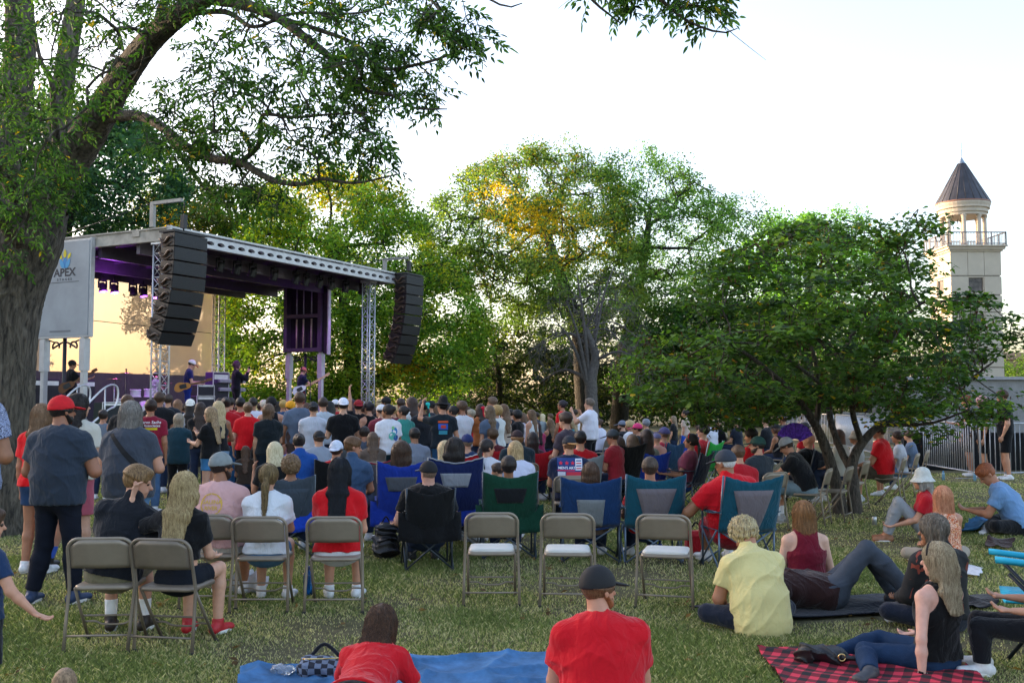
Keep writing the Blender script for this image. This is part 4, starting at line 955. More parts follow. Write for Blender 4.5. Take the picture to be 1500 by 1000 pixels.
# big foreground tree on the left
def big_tree():
    rg = np.random.default_rng(11); base = ground(-2, 780); base[2] = 0
    t = thing('big_tree', 'massive rough-barked old tree at the left edge whose leafy limbs reach over the lawn', 'tree', tuple(base), 0)
    D = base[1]; b = MB(); S = []; SR = []
    def limb(pts, rpx, seg=14, amp=.08, step=.06, keep=True, nr=9):
        P = [at(x, y, d) for x, y, d in pts]; r = [w / 2 / 1460 * p[2] for w, p in zip(rpx, pts)]
        P, Rr = ridged(b, P, r, seg, amp, rg, step, nr=nr)
        if keep: S.append(P); SR.append(Rr)
    limb([(-8, 800, D), (-4, 760, D), (-2, 640, D), (2, 520, D), (12, 430, D), (38, 350, D - .1), (55, 300, D - .2)], [140, 108, 95, 94, 98, 102, 86], 220, .05, .025, False, 25)
    limb([(40, 340, D - .2), (70, 285, D - .3), (108, 230, D - .5), (140, 180, D - .8), (172, 125, D - 1.2), (215, 65, D - 1.8), (262, 22, D - 2.4), (330, -22, D - 3), (430, -60, D - 3.4)], [84, 62, 51, 45, 40, 35, 32, 29, 24], 110, .06, .03, nr=15)
    limb([(10, 420, D + .2), (-10, 300, D + .5), (15, 180, D + .7), (30, 60, D + 1), (20, -80, D + 1.2)], [66, 56, 46, 42, 36], 90, .06, .04, nr=15)
    limb([(66, 290, D), (84, 200, D + .2), (96, 100, D + .3), (110, 10, D + .5), (118, -60, D + .5)], [40, 34, 30, 27, 24], 80, .06, .05, nr=13)
    limb([(45, 320, D - .4), (10, 250, D - 1.2), (-20, 225, D - 1.6), (-80, 200, D - 2)], [34, 30, 28, 20], 24, .08, .05)
    limb([(30, 350, D - .4), (0, 310, D - 1.2), (-50, 290, D - 2)], [36, 32, 26], 24, .08, .05)
    limb([(158, 172, D - 1), (205, 170, D - 1.6), (240, 188, D - 2.), (272, 215, D - 2.4), (310, 232, D - 2.8), (352, 238, D - 3.2), (395, 262, D - 3.5), (440, 270, D - 3.7), (470, 262, D - 3.9), (520, 268, D - 4.1), (585, 255, D - 4.4)], [18, 15, 14, 15, 13, 12, 9, 7, 5, 4, 2], 12, .08, .06)
    limb([(240, 188, D - 2), (270, 235, D - 2.2), (300, 275, D - 2.5), (330, 290, D - 2.7), (350, 318, D - 2.8)], [9, 8, 6, 4, 2.5], 8, .1, .08)
    limb([(352, 238, D - 3.2), (378, 215, D - 3.4), (382, 190, D - 3.5), (385, 168, D - 3.6), (430, 172, D - 3.8), (480, 168, D - 4), (540, 165, D - 4.3)], [9, 8, 8, 6, 5, 4, 2], 8, .1, .08)
    limb([(300, -5, D - 2.7), (350, 5, D - 3.), (405, 25, D - 3.2), (455, 62, D - 3.5), (490, 90, D - 3.7), (530, 130, D - 4), (575, 140, D - 4.2), (605, 158, D - 4.3), (655, 160, D - 4.6)], [22, 18, 15, 13, 10, 7, 5, 4, 2], 10, .08, .06)
    limb([(405, 25, D - 3.2), (470, 45, D - 3.5), (520, 65, D - 3.8), (560, 100, D - 4), (610, 95, D - 4.3), (660, 80, D - 4.6), (700, 60, D - 4.8)], [8, 7, 6, 6, 5, 3.5, 2], 8, .08, .08)
    limb([(262, 22, D - 2.4), (330, 18, D - 2.8), (372, 40, D - 3.1), (430, 20, D - 3.3), (520, 20, D - 3.5), (570, 5, D - 3.7)], [9, 8, 6, 5, 4, 2], 8, .08, .08)
    limb([(215, 65, D - 1.8), (180, 85, D - 1.6), (155, 95, D - 1.6), (150, 115, D - 1.6)], [9, 7, 5, 3], 8, .1, .08)
    limb([(230, 45, D - 2), (238, 10, D - 2.1), (252, -30, D - 2.2)], [18, 14, 12], 10, .1, .08)
    limb([(84, 240, D - .6), (80, 170, D - .8), (76, 120, D - 1), (60, 90, D - 1), (50, 40, D - 1.1)], [12, 10, 9, 6, 4], 8, .1, .08)
    limb([(150, 175, D - 1.1), (200, 110, D - 2.), (215, 60, D - 2.4)], [4, 3.5, 3], 6, .1, .1)
    limb([(600, -30, D - 4.5), (640, -5, D - 4.8), (690, -12, D - 5), (740, 10, D - 5.1), (765, 5, D - 5.2)], [8, 6, 5, 3, 1.5], 6, .08, .1)
    limb([(600, -30, D - 4.5), (640, 10, D - 4.8), (650, 45, D - 4.9)], [5, 4, 2], 6, .08, .1)
    limb([(740, -60, D - 5), (840, -20, D - 5.2), (880, 12, D - 5.3), (910, 35, D - 5.3)], [8, 6, 4, 2], 6, .08, .1)
    limb([(880, -60, D - 5.2), (960, -6, D - 5.4), (1005, 30, D - 5.5), (1055, 48, D - 5.5), (1080, 42, D - 5.6)], [8, 6, 4.5, 3, 1.5], 6, .08, .1)
    S_ = np.vstack(S); R_ = np.concatenate(SR)
    regs = [([(-30, -30), (250, -30), (235, 40), (190, 110), (135, 190), (95, 250), (70, 330), (-30, 330)], 185, D - 2.2, 2.0), ([(-20, 60), (60, 60), (70, 400), (-20, 400)], 25, D - 1.5, .7),
            ([(185, 165), (260, 175), (330, 205), (400, 260), (425, 300), (395, 320), (330, 300), (290, 250), (215, 215)], 62, D - 2.9, .8),
            ([(275, 60), (330, 35), (420, 45), (500, 20), (560, 60), (560, 190), (545, 240), (500, 250), (430, 262), (370, 215), (290, 200), (262, 130)], 175, D - 3.6, 1.1),
            ([(180, -30), (620, -30), (590, 25), (400, 30), (330, 12), (210, 25)], 85, D - 3.2, 1.2),
            ([(500, 30), (560, 50), (620, 80), (650, 110), (640, 150), (575, 150), (500, 130)], 55, D - 4.1, .6),
            ([(600, -20), (640, -10), (700, 20), (718, 60), (700, 80), (672, 62), (640, 50), (612, 30)], 34, D - 4.7, .4),
            ([(520, 190), (560, 185), (575, 230), (530, 245), (500, 230)], 14, D - 4.2, .3), ([(800, -40), (945, -40), (932, 12), (895, 16), (860, -12)], 15, D - 5.3, .3),
            ([(940, -45), (1060, -35), (1086, 0), (1080, 28), (1055, 24), (1020, 10), (960, 12)], 28, D - 5.5, .3), ([(215, 100), (300, 170), (330, 200), (240, 170)], 14, D - 2.6, .4), ([(80, 230), (130, 240), (135, 290), (95, 300)], 16, D - .9, .4)]
    C = np.vstack([fill(p, n, d, dd, rg) for p, n, d, dd in regs])
    sk = skeleton(S_, R_, C, rg, .12, .0035, .5, 5, sag=.0); b.v += sk.v; b.f += [f + b.n for f in sk.f]; b.sm += sk.sm; b.n += sk.n
    # bare twig tips
    for k in range(150):
        c = C[rg.integers(len(C))]; e = c + rg.normal(size=3) * [.3, .25, .2]; m = (c + e) / 2 + rg.normal(size=3) * .03
        b.tube(spline([c, m, e], 2), np.linspace(.005, .0016, 5), 4, cap=False)
    # sprays of lance-shaped leaflets
    LV, LF, LC = [], [], []; n0 = 0; pal = np.array([srgb(x) for x in ('32501f', '406328', '517630', '284019', '608038')])
    tw = MB()
    for c in C:
        base_c = pal[rg.integers(len(pal))]
        for q in range(rg.integers(3, 6)):
            az = rg.uniform(0, 6.28); dr = np.array([math.cos(az), math.sin(az), rg.uniform(-.9, .35)]); dr /= np.linalg.norm(dr)
            L = rg.uniform(.14, .26); p0 = c + rg.normal(size=3) * .05; ts = np.linspace(.0, 1, 4); P = p0 + dr * (ts * L)[:, None] + np.array([0, 0, -.35])[None] * (ts ** 2 * L)[:, None]
            tw.tube(P, [.0022, .0018, .0014, .001], 3, cap=False)
            nrmv = nrm(np.cross(dr, rg.normal(size=3) * .6 + [0, 0, 1.])); sidev = nrmv; upn = nrm(np.cross(sidev, dr))
            for j in range(7):
                f = [.3, .3, .55, .55, .8, .8, 1.][j]; sg = [1, -1, 1, -1, 1, -1, 0][j]; pp = p0 + dr * f * L + np.array([0, 0, -.35]) * f * f * L
                a = nrm(dr * (.75 if sg else 1) + sidev * sg * .8 + np.array([0, 0, -.35]) + rg.normal(size=3) * .15); s = rg.uniform(.055, .095); w_ = nrm(np.cross(a, upn)) * s * .17
                nn = nrm(np.cross(w_, a)); V = [pp, pp + a * s * .35 + w_ + nn * s * .05, pp + a * s * .7 + w_ * .75 - nn * .0, pp + a * s - nn * s * .12, pp + a * s * .7 - w_ * .75, pp + a * s * .35 - w_ + nn * s * .05]
                LV.append(V); LF += [[n0, n0 + 1, n0 + 2, n0 + 3], [n0, n0 + 3, n0 + 4, n0 + 5]]; n0 += 6; cc = base_c if rg.random() < .6 else pal[rg.integers(len(pal))]
                cc = cc * rg.uniform(.75, 1.3) if rg.random() > .015 else np.array(srgb('b59a20')); LC += [cc] * 6
    off = base.astype(np.float32); b.v += tw.v; b.f += [f + b.n for f in tw.f]; b.sm += tw.sm; b.n += tw.n
    for i in range(len(b.v)): b.v[i] = b.v[i] - off
    b.build('trunk', bark('bark_old_tree', (.092, .076, .06), 2.6), t)
    m = MB(); m.add(np.array(LV).reshape(-1, 3) - base, LF, np.array(LC)); m.build('crown', LEAFN, t)
    print('leaflets', len(LV))
big_tree()

# unseen woods added left of the frame to keep the evening sun off the lawn
def woods():
    rg = np.random.default_rng(3); n = 900; az = np.radians(rg.uniform(-88, -36, n)); r = rg.uniform(60, 75, n); z = rg.uniform(0, 1, n) ** .8 * (15 + 2.5 * np.sin(az * 9))
    C = np.c_[r * np.sin(az), r * np.cos(az), z]
    V, F, Cc = leaves(C, 42000, 2.3, .9, colmix(gr, [3, 3, 3, 2, 1], n, rg), rg, 'diamond', .3)
    m = MB(); m.add(V, F, Cc); m.build('woods', LEAF, None, kind='stuff', label='unseen woods added left of the stage to shade the lawn', category='woods')
woods()

def back_woods():
    rg = np.random.default_rng(13); n = 700; px = rg.uniform(600, 1420, n); d = rg.uniform(66, 76, n); zz = rg.uniform(0, 1, n) * (5.2 + 1.1 * np.sin(px / 37.) + .8 * np.sin(px / 13.))
    C = np.array([at(x, 588, y) for x, y in zip(px, d)]); C[:, 2] = zz
    V, F, Cc = leaves(C, 30000, 1.0, .38, colmix(['1e2a14', '2a3a1a', '35461f', '443f22'], [3, 3, 2, 1], n, rg), rg, 'diamond', .3)
    m = MB(); m.add(V, F, Cc); m.build('distant_woods', LEAF, None, kind='stuff', label='dark wooded band beyond the park trees', category='woods')
back_woods()
# ---------------------------------------------------------------- ground, grass
def grass_ground():
    m, nt, b = new_mat('lawn_ground'); L = nt.links.new; tc = N(nt, 'ShaderNodeTexCoord')
    n1 = N(nt, 'ShaderNodeTexNoise', Scale=.55, Detail=6., Roughness=.65); n2 = N(nt, 'ShaderNodeTexNoise', Scale=14., Detail=8., Roughness=.75); n3 = N(nt, 'ShaderNodeTexNoise', Scale=90., Detail=4., Roughness=.7)
    for n in (n1, n2, n3): L(tc.outputs['Object'], n.inputs['Vector'])
    c1 = N(nt, 'ShaderNodeValToRGB'); e = c1.color_ramp.elements; e[0].position = .35; e[1].position = .68; e[0].color = (.13, .13, .07, 1); e[1].color = (.2, .175, .11, 1); L(n1.outputs['Fac'], c1.inputs['Fac'])
    c2 = N(nt, 'ShaderNodeValToRGB'); e = c2.color_ramp.elements; e[0].position = .3; e[1].position = .72; e[0].color = (.5, .5, .5, 1); e[1].color = (1.35, 1.3, 1.2, 1); L(n2.outputs['Fac'], c2.inputs['Fac'])
    mx = N(nt, 'ShaderNodeMix', data_type='RGBA', blend_type='MULTIPLY'); mx.inputs[0].default_value = 1.; L(c1.outputs[0], mx.inputs[6]); L(c2.outputs[0], mx.inputs[7]); L(mx.outputs[2], b.inputs['Base Color'])
    b.inputs['Roughness'].default_value = .95; b.inputs['Specular IOR Level'].default_value = .1
    ad = N(nt, 'ShaderNodeMath', operation='ADD'); L(n2.outputs['Fac'], ad.inputs[0]); L(n3.outputs['Fac'], ad.inputs[1])
    bp = N(nt, 'ShaderNodeBump', Strength=.8, Distance=.03); L(ad.outputs[0], bp.inputs['Height']); L(bp.outputs[0], b.inputs['Normal'])
    g = MB(); ys = np.array([-60, 0, 40, 100, 250, 700, 1500.]); xs = np.array([-1500, -300, -60, 0, 60, 300, 1500.])
    V = [(x, y, 0) for x in xs for y in ys]; g.grid(np.array(V)[:, :], 7, 7, smooth=False)
    o = g.build('ground', m, kind='structure')
    # make it face up
    return o
grass_ground()
BLQ = [[(352, 992), (860, 958), (980, 1120), (330, 1120)], [(1108, 956), (1385, 948), (1530, 1085), (1215, 1090)], [(1010, 888), (1330, 868), (1400, 905), (1150, 915)]]
def blades():
    rg = np.random.default_rng(5)
    N_ = 760000; u = rg.random(N_); y = 4.9 * (24 / 4.9) ** (u ** 1.05); x = rg.uniform(-.57, .57, N_) * y
    # patchiness
    pn = np.sin(x * 1.3 + 1.1 * np.sin(y * .9)) * np.sin(y * 1.1 + .7 * np.sin(x * 1.7)) + .6 * np.sin(x * 3.1 + y * 2.3) * np.sin(y * 3.7 - x)
    keep = rg.random(N_) < np.clip(.72 + .5 * pn, .1, 1); x, y, pn = x[keep], y[keep], pn[keep]; n = len(x)
    g_ = np.c_[x, y]
    for q in BLQ: k_ = ~in_poly(g_, [tuple(ground(*c)[:2]) for c in q]); x, y, pn, g_ = x[k_], y[k_], pn[k_], g_[k_]
    n = len(x)
    h = rg.uniform(.012, .036, n) * (1 + .35 * np.clip(pn, -1, 1)); a = rg.uniform(0, 6.28, n); w = (.0008 + .00036 * y) * rg.uniform(.7, 1.3, n); la = rg.uniform(0, 6.28, n); ll = h * rg.uniform(.2, 1.1, n)
    dx, dy = np.cos(a) * w, np.sin(a) * w; lx, ly = np.cos(la) * ll, np.sin(la) * ll; z = np.zeros(n)
    V = np.stack([np.c_[x - dx, y - dy, z - .003], np.c_[x + dx, y + dy, z - .003], np.c_[x + lx * .35 + dx * .8, y + ly * .35 + dy * .8, h * .6], np.c_[x + lx, y + ly, h]], 1)
    pal = np.array([srgb(c) for c in ('606a3c', '70784a', '545e36', '8f8864', 'a29a76', '4c5630')]); dry = np.clip(.42 - .36 * pn, .08, .92)
    k = np.where(rg.random(n) < dry, rg.choice([3, 4], n), rg.choice([0, 1, 2, 5], n)); c = pal[k] * 1.6 * rg.uniform(.75, 1.15, n)[:, None]
    m = MB(); F = np.arange(n)[:, None] * 4 + np.array([[0, 1, 2, 3]]); m.add(V.reshape(-1, 3), F, np.repeat(c, 4, 0)); m.build('grass', leafmat('grass_blades', .3, .7), None, kind='stuff', label='short patchy lawn grass, green with dry straw', category='grass')
blades()
def fallen():
    rg = np.random.default_rng(8); n = 500; y = rg.uniform(5.5, 22, n); x = rg.uniform(-.5, .5, n) * y; P = np.c_[x, y, rg.uniform(.02, .04, n)]
    V, F, C = leaves(P, n, .01, .07, lambda P, k, r: np.array([srgb('7a5a34'), srgb('8c6a3a'), srgb('5c4428')])[r.integers(0, 3, len(P))], rg, 'diamond', 2.)
    m = MB(); m.add(V, F, C); m.build('fallen_leaves', LEAFN, None, kind='stuff', label='scattered brown leaves lying on the lawn', category='leaves')
fallen()
# ---------------------------------------------------------------- stage (local x = front edge left to right, y = towards the back)
SA = math.atan2(.893, .45); S0 = np.array([-8.8, 25.0, 0.]); SU = np.array([.45, .893, 0]); SB = np.array([-.893, .45, 0])
def sw_(x, y, z=0.): return S0 + SU * x + SB * y + np.array([0, 0, z])
def sx_at(px, y):
    k = (px - 750) / 1460; return (-8.8 - .893 * y - 25 * k - .45 * y * k) / (.893 * k - .45)
DECK = 1.15
M_DECK = mat('stage_deck', (.02, .02, .022), rough=.55, noise=.2); M_ROOF = mat('roof_underside', (.055, .05, .06), rough=.6, noise=.15)
M_SILV = mat('stage_aluminium', (.5, .5, .5), rough=.45, metal=.3, noise=.1, nscale=4); M_PANEL = mat('panel_paint', (.3, .325, .345), rough=.5, noise=.1, nscale=1.5, bump=.05, bscale=8)
M_VIO = mat('dark_violet_frame', (.05, .032, .06), rough=.5, noise=.2)
def lattice(b, p0, p1, w, n, r=.022, rb=.011, fx=np.array([1., 0, 0]), fy=np.array([0, 1., 0])):
    p0, p1 = np.asarray(p0, float), np.asarray(p1, float); cs = [(-1, -1), (1, -1), (1, 1), (-1, 1)]
    for a, c in cs: b.cyl(p0 + fx * a * w / 2 + fy * c * w / 2, p1 + fx * a * w / 2 + fy * c * w / 2, r, 6)
    for i in range(n):
        q0 = p0 + (p1 - p0) * i / n; q1 = p0 + (p1 - p0) * (i + 1) / n
        for k in range(4):
            (a, c), (e, f) = cs[k], cs[(k + 1) % 4]
            A = q0 + fx * a * w / 2 + fy * c * w / 2; B_ = q1 + fx * e * w / 2 + fy * f * w / 2; C_ = q0 + fx * e * w / 2 + fy * f * w / 2
            if i % 2: A, B_, C_ = q0 + fx * e * w / 2 + fy * f * w / 2, q1 + fx * a * w / 2 + fy * c * w / 2, q0 + fx * a * w / 2 + fy * c * w / 2
            b.cyl(A, B_, rb, 4); b.cyl(A, C_, rb, 4)
T = thing('mobile_stage', 'open-air mobile concert stage with a silver-edged roof on lattice towers', 'stage', tuple(S0), SA)
WX, DY = 9.6, 7.0
MB().box((WX / 2, DY / 2, DECK - .04), (WX, DY, .08)).build('deck', M_DECK, T)
b = MB(); 
for x0, y0, x1, y1 in ((0, 0, WX, 0), (0, 0, 0, DY), (WX, 0, WX, DY)):
    n = 30; G_ = []
    for i in range(n + 1):
        t = i / n; px, py = x0 + (x1 - x0) * t, y0 + (y1 - y0) * t; nx, ny = (0, -1) if y0 == y1 else ((-1, 0) if x0 == 0 else (1, 0)); o = .03 * math.sin(i * 2.1) - .03
        for z in (0.02, .55, DECK - .085): G_.append((px + nx * (o + .0), py + ny * (o + .0), z))
    b.grid(np.array(G_), n + 1, 3)
b.build('skirt', fabric('0c0c10'), T)
# roof: top skin, ribs, front and side edge beams with oval lightening holes
zt = 6.02
MB().box((WX / 2 + .35, DY / 2, zt + .03), (WX + .7, DY + .5, .05)).build('roof', M_ROOF, T)
for k in range(9):
    x = .1 + k * (WX + .3) / 8; MB().box((x, DY / 2, zt - .12), (.08, DY + .1, .2)).build('roof_rib', mat('roof_rib', (.12, .1, .13), rough=.5, metal=.3, noise=.1), T)
for y, h in ((1.0, .3), (2.4, .34), (4.7, .34), (6.2, .3)): MB().box((WX / 2 + .2, y, zt - .35), (WX + .2, .12, h)).build('roof_beam', mat('roof_rib', (.12, .1, .13), rough=.5, metal=.3, noise=.1), T)
def holed(p0, p1, n, h, zc):
    """edge beam as a plate strip pierced by a row of arched holes"""
    b = MB(); p0, p1 = np.array(p0, float), np.array(p1, float); d = p1 - p0; L = np.linalg.norm(d); ux = d / L; nn = np.array([ux[1], -ux[0], 0])
    b2 = MB(); pit = L / n
    for i in range(n):
        c = p0 + ux * pit * (i + .5); m = 16; a = np.linspace(0, 2 * math.pi, m, endpoint=False); rx, rz = pit * .36, h * .2
        hx, hz = rx * np.cos(a), -h * .17 + rz * np.sin(a) * np.where(np.sin(a) > 0, 1.1, .7)
        k = 1 / np.maximum(np.abs(np.cos(a)) / (pit / 2), np.abs(np.sin(a)) / (h / 2)); ox, oz = k * np.cos(a), k * np.sin(a)
        for cc_, (qx, qz) in (((0), (pit / 2, h / 2)), (0, (-pit / 2, h / 2)), (0, (-pit / 2, -h / 2)), (0, (pit / 2, -h / 2))):
            j = int(np.argmin((ox - qx) ** 2 + (oz - qz) ** 2)); ox[j], oz[j] = qx, qz
        V = np.vstack([c + ux * x_ + np.array([0, 0, zc + z_]) for x_, z_ in zip(ox, oz)] + [c + ux * x_ + np.array([0, 0, zc + z_]) for x_, z_ in zip(hx, hz)] + [c + ux * x_ * .98 - nn * .12 + np.array([0, 0, zc + z_]) for x_, z_ in zip(hx, hz)])
        b.add(V, [[j, (j + 1) % m, m + (j + 1) % m, m + j] for j in range(m)] + [[m + j, m + (j + 1) % m, 2 * m + (j + 1) % m, 2 * m + j] for j in range(m)])
    a = math.atan2(ux[1], ux[0]); mid = (p0 + p1) / 2
    b.box(mid + [0, 0, zc + h / 2 + .025] - nn * .05, (L, .16, .05), rz=a); b.box(mid + [0, 0, zc - h / 2 - .02] - nn * .05, (L, .16, .04), rz=a)
    for q in (p0, p1): b.box(q + [0, 0, zc] - nn * .02 + (ux * .03 if q is p1 else -ux * .03), (.06, .14, h + .12), rz=a)
    return b
holed((-.02, -.25, 0), (WX + .7, -.25, 0), 26, .30, 5.93).build('roof_edge_beam', M_SILV, T)
b = MB().box((-.02, 3.42, 5.93), (.08, 7.2, .34)); b.box((-.07, 3.42, 6.09), (.06, 7.2, .04)); b.box((-.07, 3.42, 5.78), (.05, 7.2, .03)); b.box((-.08, .9, 6.0), (.03, .25, .14)).build('roof_edge_beam', mat('weathered_beam', (.42, .38, .32), rough=.6, noise=.25, nscale=3), T)
MB().box((WX + .7, 3.4, 5.93), (.08, 7.2, .34)).build('roof_edge_beam', M_SILV, T)
for x, y in ((.15, .2), (WX - .35, .2), (WX - .35, DY - .2), (.15, DY - .2)):
    b = MB(); lattice(b, (x, y, 0), (x, y, 5.78), .3, 19); b.box((x, y, .02), (.5, .5, .04)); b.box((x, y, 5.74), (.4, .4, .08)); b.build('lattice_tower', M_ALU, T)
# trailer end wall on the left with the emblem
W = MB(); W.box((-.18, 3.5, 4.7), (.08, 2.16, 2.5)); pn = W.build('end_wall', M_PANEL, T)
W = MB()
for y in (2.4, 4.6): W.box((-.14, y, 4.72), (.12, .07, 2.6))
for z in (3.43, 5.97): W.box((-.14, 3.5, z), (.14, 2.2, .06))
W.build('wall_frame', M_SILV, pn)
def legp(x, y):
    b = MB(); b.box((x, y, 1.8), (.13, .13, 3.3)); b.box((x, y, 2.95), (.19, .19, .85)); b.box((x, y, .03), (.4, .4, .06)); b.box((x + .0, y, 1.2), (.17, .17, .12))
    for z in np.arange(.3, 2.4, .22): b.box((x - .068, y, z), (.012, .06, .03))
    b.build('support_leg', M_SILV, T)
for y in (2.62, 4.15): legp(-.12, y)
for y in (2.5, 3.9): legp(WX + .1, y)
def scroll_post(x, y):
    b = MB(); b.cyl((x, y, 0), (x, y, 3.4), .05, 12); b.lathe([(.05, 0), (.11, .02), (.11, .2), (.07, .3), (.06, .9), (.05, 1.)], 12, (x, y, 0))
    for s in (-1, 1):
        a = np.radians(np.linspace(-90, 200, 14)); P = np.c_[np.full(14, x), y + s * (.34 + .13 * np.cos(a)), 3.18 + .12 * np.sin(a)]; b.tube(np.vstack([[x, y, 3.3], [x, y + s * .12, 3.28], P[3:]]), .025, 6)
        b.tube([(x, y + s * .4, 3.3), (x, y + s * .62, 3.36)], .02, 6)
    b.build('scrolled_post', M_BLACKM, T)
scroll_post(-.1, 3.4); scroll_post(WX + .12, 3.2)
# emblem: three lobes and lettering
em = MB(); xe = -.226
def drop(cy, cz, w, h, tilt):
    a = np.linspace(0, 2 * math.pi, 24, endpoint=False); X = w * np.cos(a) * (1 - .5 * np.maximum(0, np.sin(a))); Z = h * np.sin(a); c, s = math.cos(tilt), math.sin(tilt)
    return [(xe, cy + c * x - s * z, cz + s * x + c * z) for x, z in zip(X, Z)]
for (cy, cz, w, h, tl, cl, o) in ((3.5, 5.18, .09, .2, 0, '2f7fb8', .0), (3.62, 5.14, .08, .17, -.5, '4a9ac8', .003), (3.38, 5.14, .08, .17, .5, '4a9ac8', .003), (3.5, 5.4, .07, .13, 0, 'd8c022', .006), (3.67, 5.34, .055, .1, -.6, 'e0cc30', .007), (3.33, 5.34, .055, .1, .6, 'e0cc30', .007)):
    b = MB(); P = np.array(drop(cy - .17, cz + .24, w * .85, h * .85, tl)); P[:, 0] -= o; Q = P + [.004, 0, 0]; n = len(P); b.add(np.vstack([P, Q]), [[i, (i + 1) % n, n + (i + 1) % n, n + i] for i in range(n)]); b.f.append(np.array([list(range(n))])); b.sm.append(False); b.build('emblem', mat('decal', cl, noise=.05), pn)
def wall_text(txt, size, cy, cz, m, bold=.0, sx=1., par=pn, x=xe):
    V, Fc = text_mesh(txt, size, .0, bold); b = MB(); P = np.c_[np.full(len(V), x), cy - V[:, 0] * sx, cz + V[:, 1]]; n0 = 0
    for f in Fc: b.f.append(np.array([f])); b.sm.append(False)
    b.v.append(P.astype(np.float32)); b.n = len(P); b.build('lettering', m, par)
wall_text('APEX', .3, 3.33, 5.13, mat('decal_dark', '2c2f38', noise=0), .008, 1.15); wall_text('S T A G E S', .09, 3.33, 4.95, mat('decal_dark', '2c2f38', noise=0), .002, 1.3)
MB().box((xe, 3.33, 4.88), (.004, 1.1, .01)).build('emblem_line', mat('decal_dark', '2c2f38', noise=0), pn); MB().box((xe, 3.45, 3.58), (.004, .8, .04)).build('emblem_line', mat('decal_grey', '6a6e74', noise=0), pn)
# open frame wall on the right
W = MB(); X = WX + .05
for y in (2.45, 3.95): W.box((X, y, 4.7), (.3, .14, 2.5))
for z in (5.85, 4.72, 3.53): W.box((X, 3.2, z), (.28, 1.38, .13))
fr = W.build('frame_wall', M_VIO, T); MB().box((X + .12, 3.2, 4.7), (.04, 1.37, 2.38)).build('wall_lining', mat('dark_lining', (.008, .006, .01), rough=.9), T)
for y in (2.85, 3.2, 3.5): MB().cyl((X - .06, y, 3.6), (X - .06, y, 4.62), .03, 8).build('wall_bar', mat('wood_bar', (.35, .28, .2), noise=.2), T); MB().cyl((X - .06, y, 4.78), (X - .06, y, 5.78), .022, 8).build('wall_bar', M_GALV, T)
MB().box((X + .02, 2.27, 4.65), (.12, .2, 2.5)).build('folded_panel', mat('dark_panel', (.012, .01, .014), rough=.6), T); MB().box((X + .0, 2.14, 4.65), (.14, .05, 2.6)).build('panel_edge', M_SILV, T)
# mesh back cloth
m, nt, bs = new_mat('scrim'); L = nt.links.new; tp = N(nt, 'ShaderNodeBsdfTransparent'); mx = N(nt, 'ShaderNodeMixShader', Fac=.68); bs.inputs['Base Color'].default_value = (.10, .09, .08, 1); bs.inputs['Roughness'].default_value = .9
tl_ = N(nt, 'ShaderNodeBsdfTranslucent'); tl_.inputs['Color'].default_value = (.7, .58, .42, 1); m2 = N(nt, 'ShaderNodeMixShader', Fac=.5); L(bs.outputs[0], m2.inputs[1]); L(tl_.outputs[0], m2.inputs[2])
tp.inputs['Color'].default_value = (.76, .62, .47, 1); L(tp.outputs[0], mx.inputs[1]); L(m2.outputs[0], mx.inputs[2]); L(mx.outputs[0], nt.nodes['Material Output'].inputs['Surface'])
n, G_ = 60, []
for i in range(n + 1):
    for z in np.linspace(2.62, 5.75, 6): G_.append((.2 + i * (WX - .5) / n, DY + .03 + .05 * math.sin(i * .9 + z * .4) * (1 - (z - 2.6) / 4), z))
MB().grid(np.array(G_), n + 1, 6).build('back_scrim', m, T)
G_ = []
for i in range(n + 1):
    for z in np.linspace(1.2, 2.64, 4): G_.append((.2 + i * (WX - .5) / n, DY - .05 + .06 * math.sin(i * 1.1 + z * .3), z))
MB().grid(np.array(G_), n + 1, 4).build('back_drape', fabric('57524e'), T)
MB().cyl((.2, DY, 4.35), (WX - .4, DY, 4.2), .012, 5).build('cable', M_BLACKM, T)
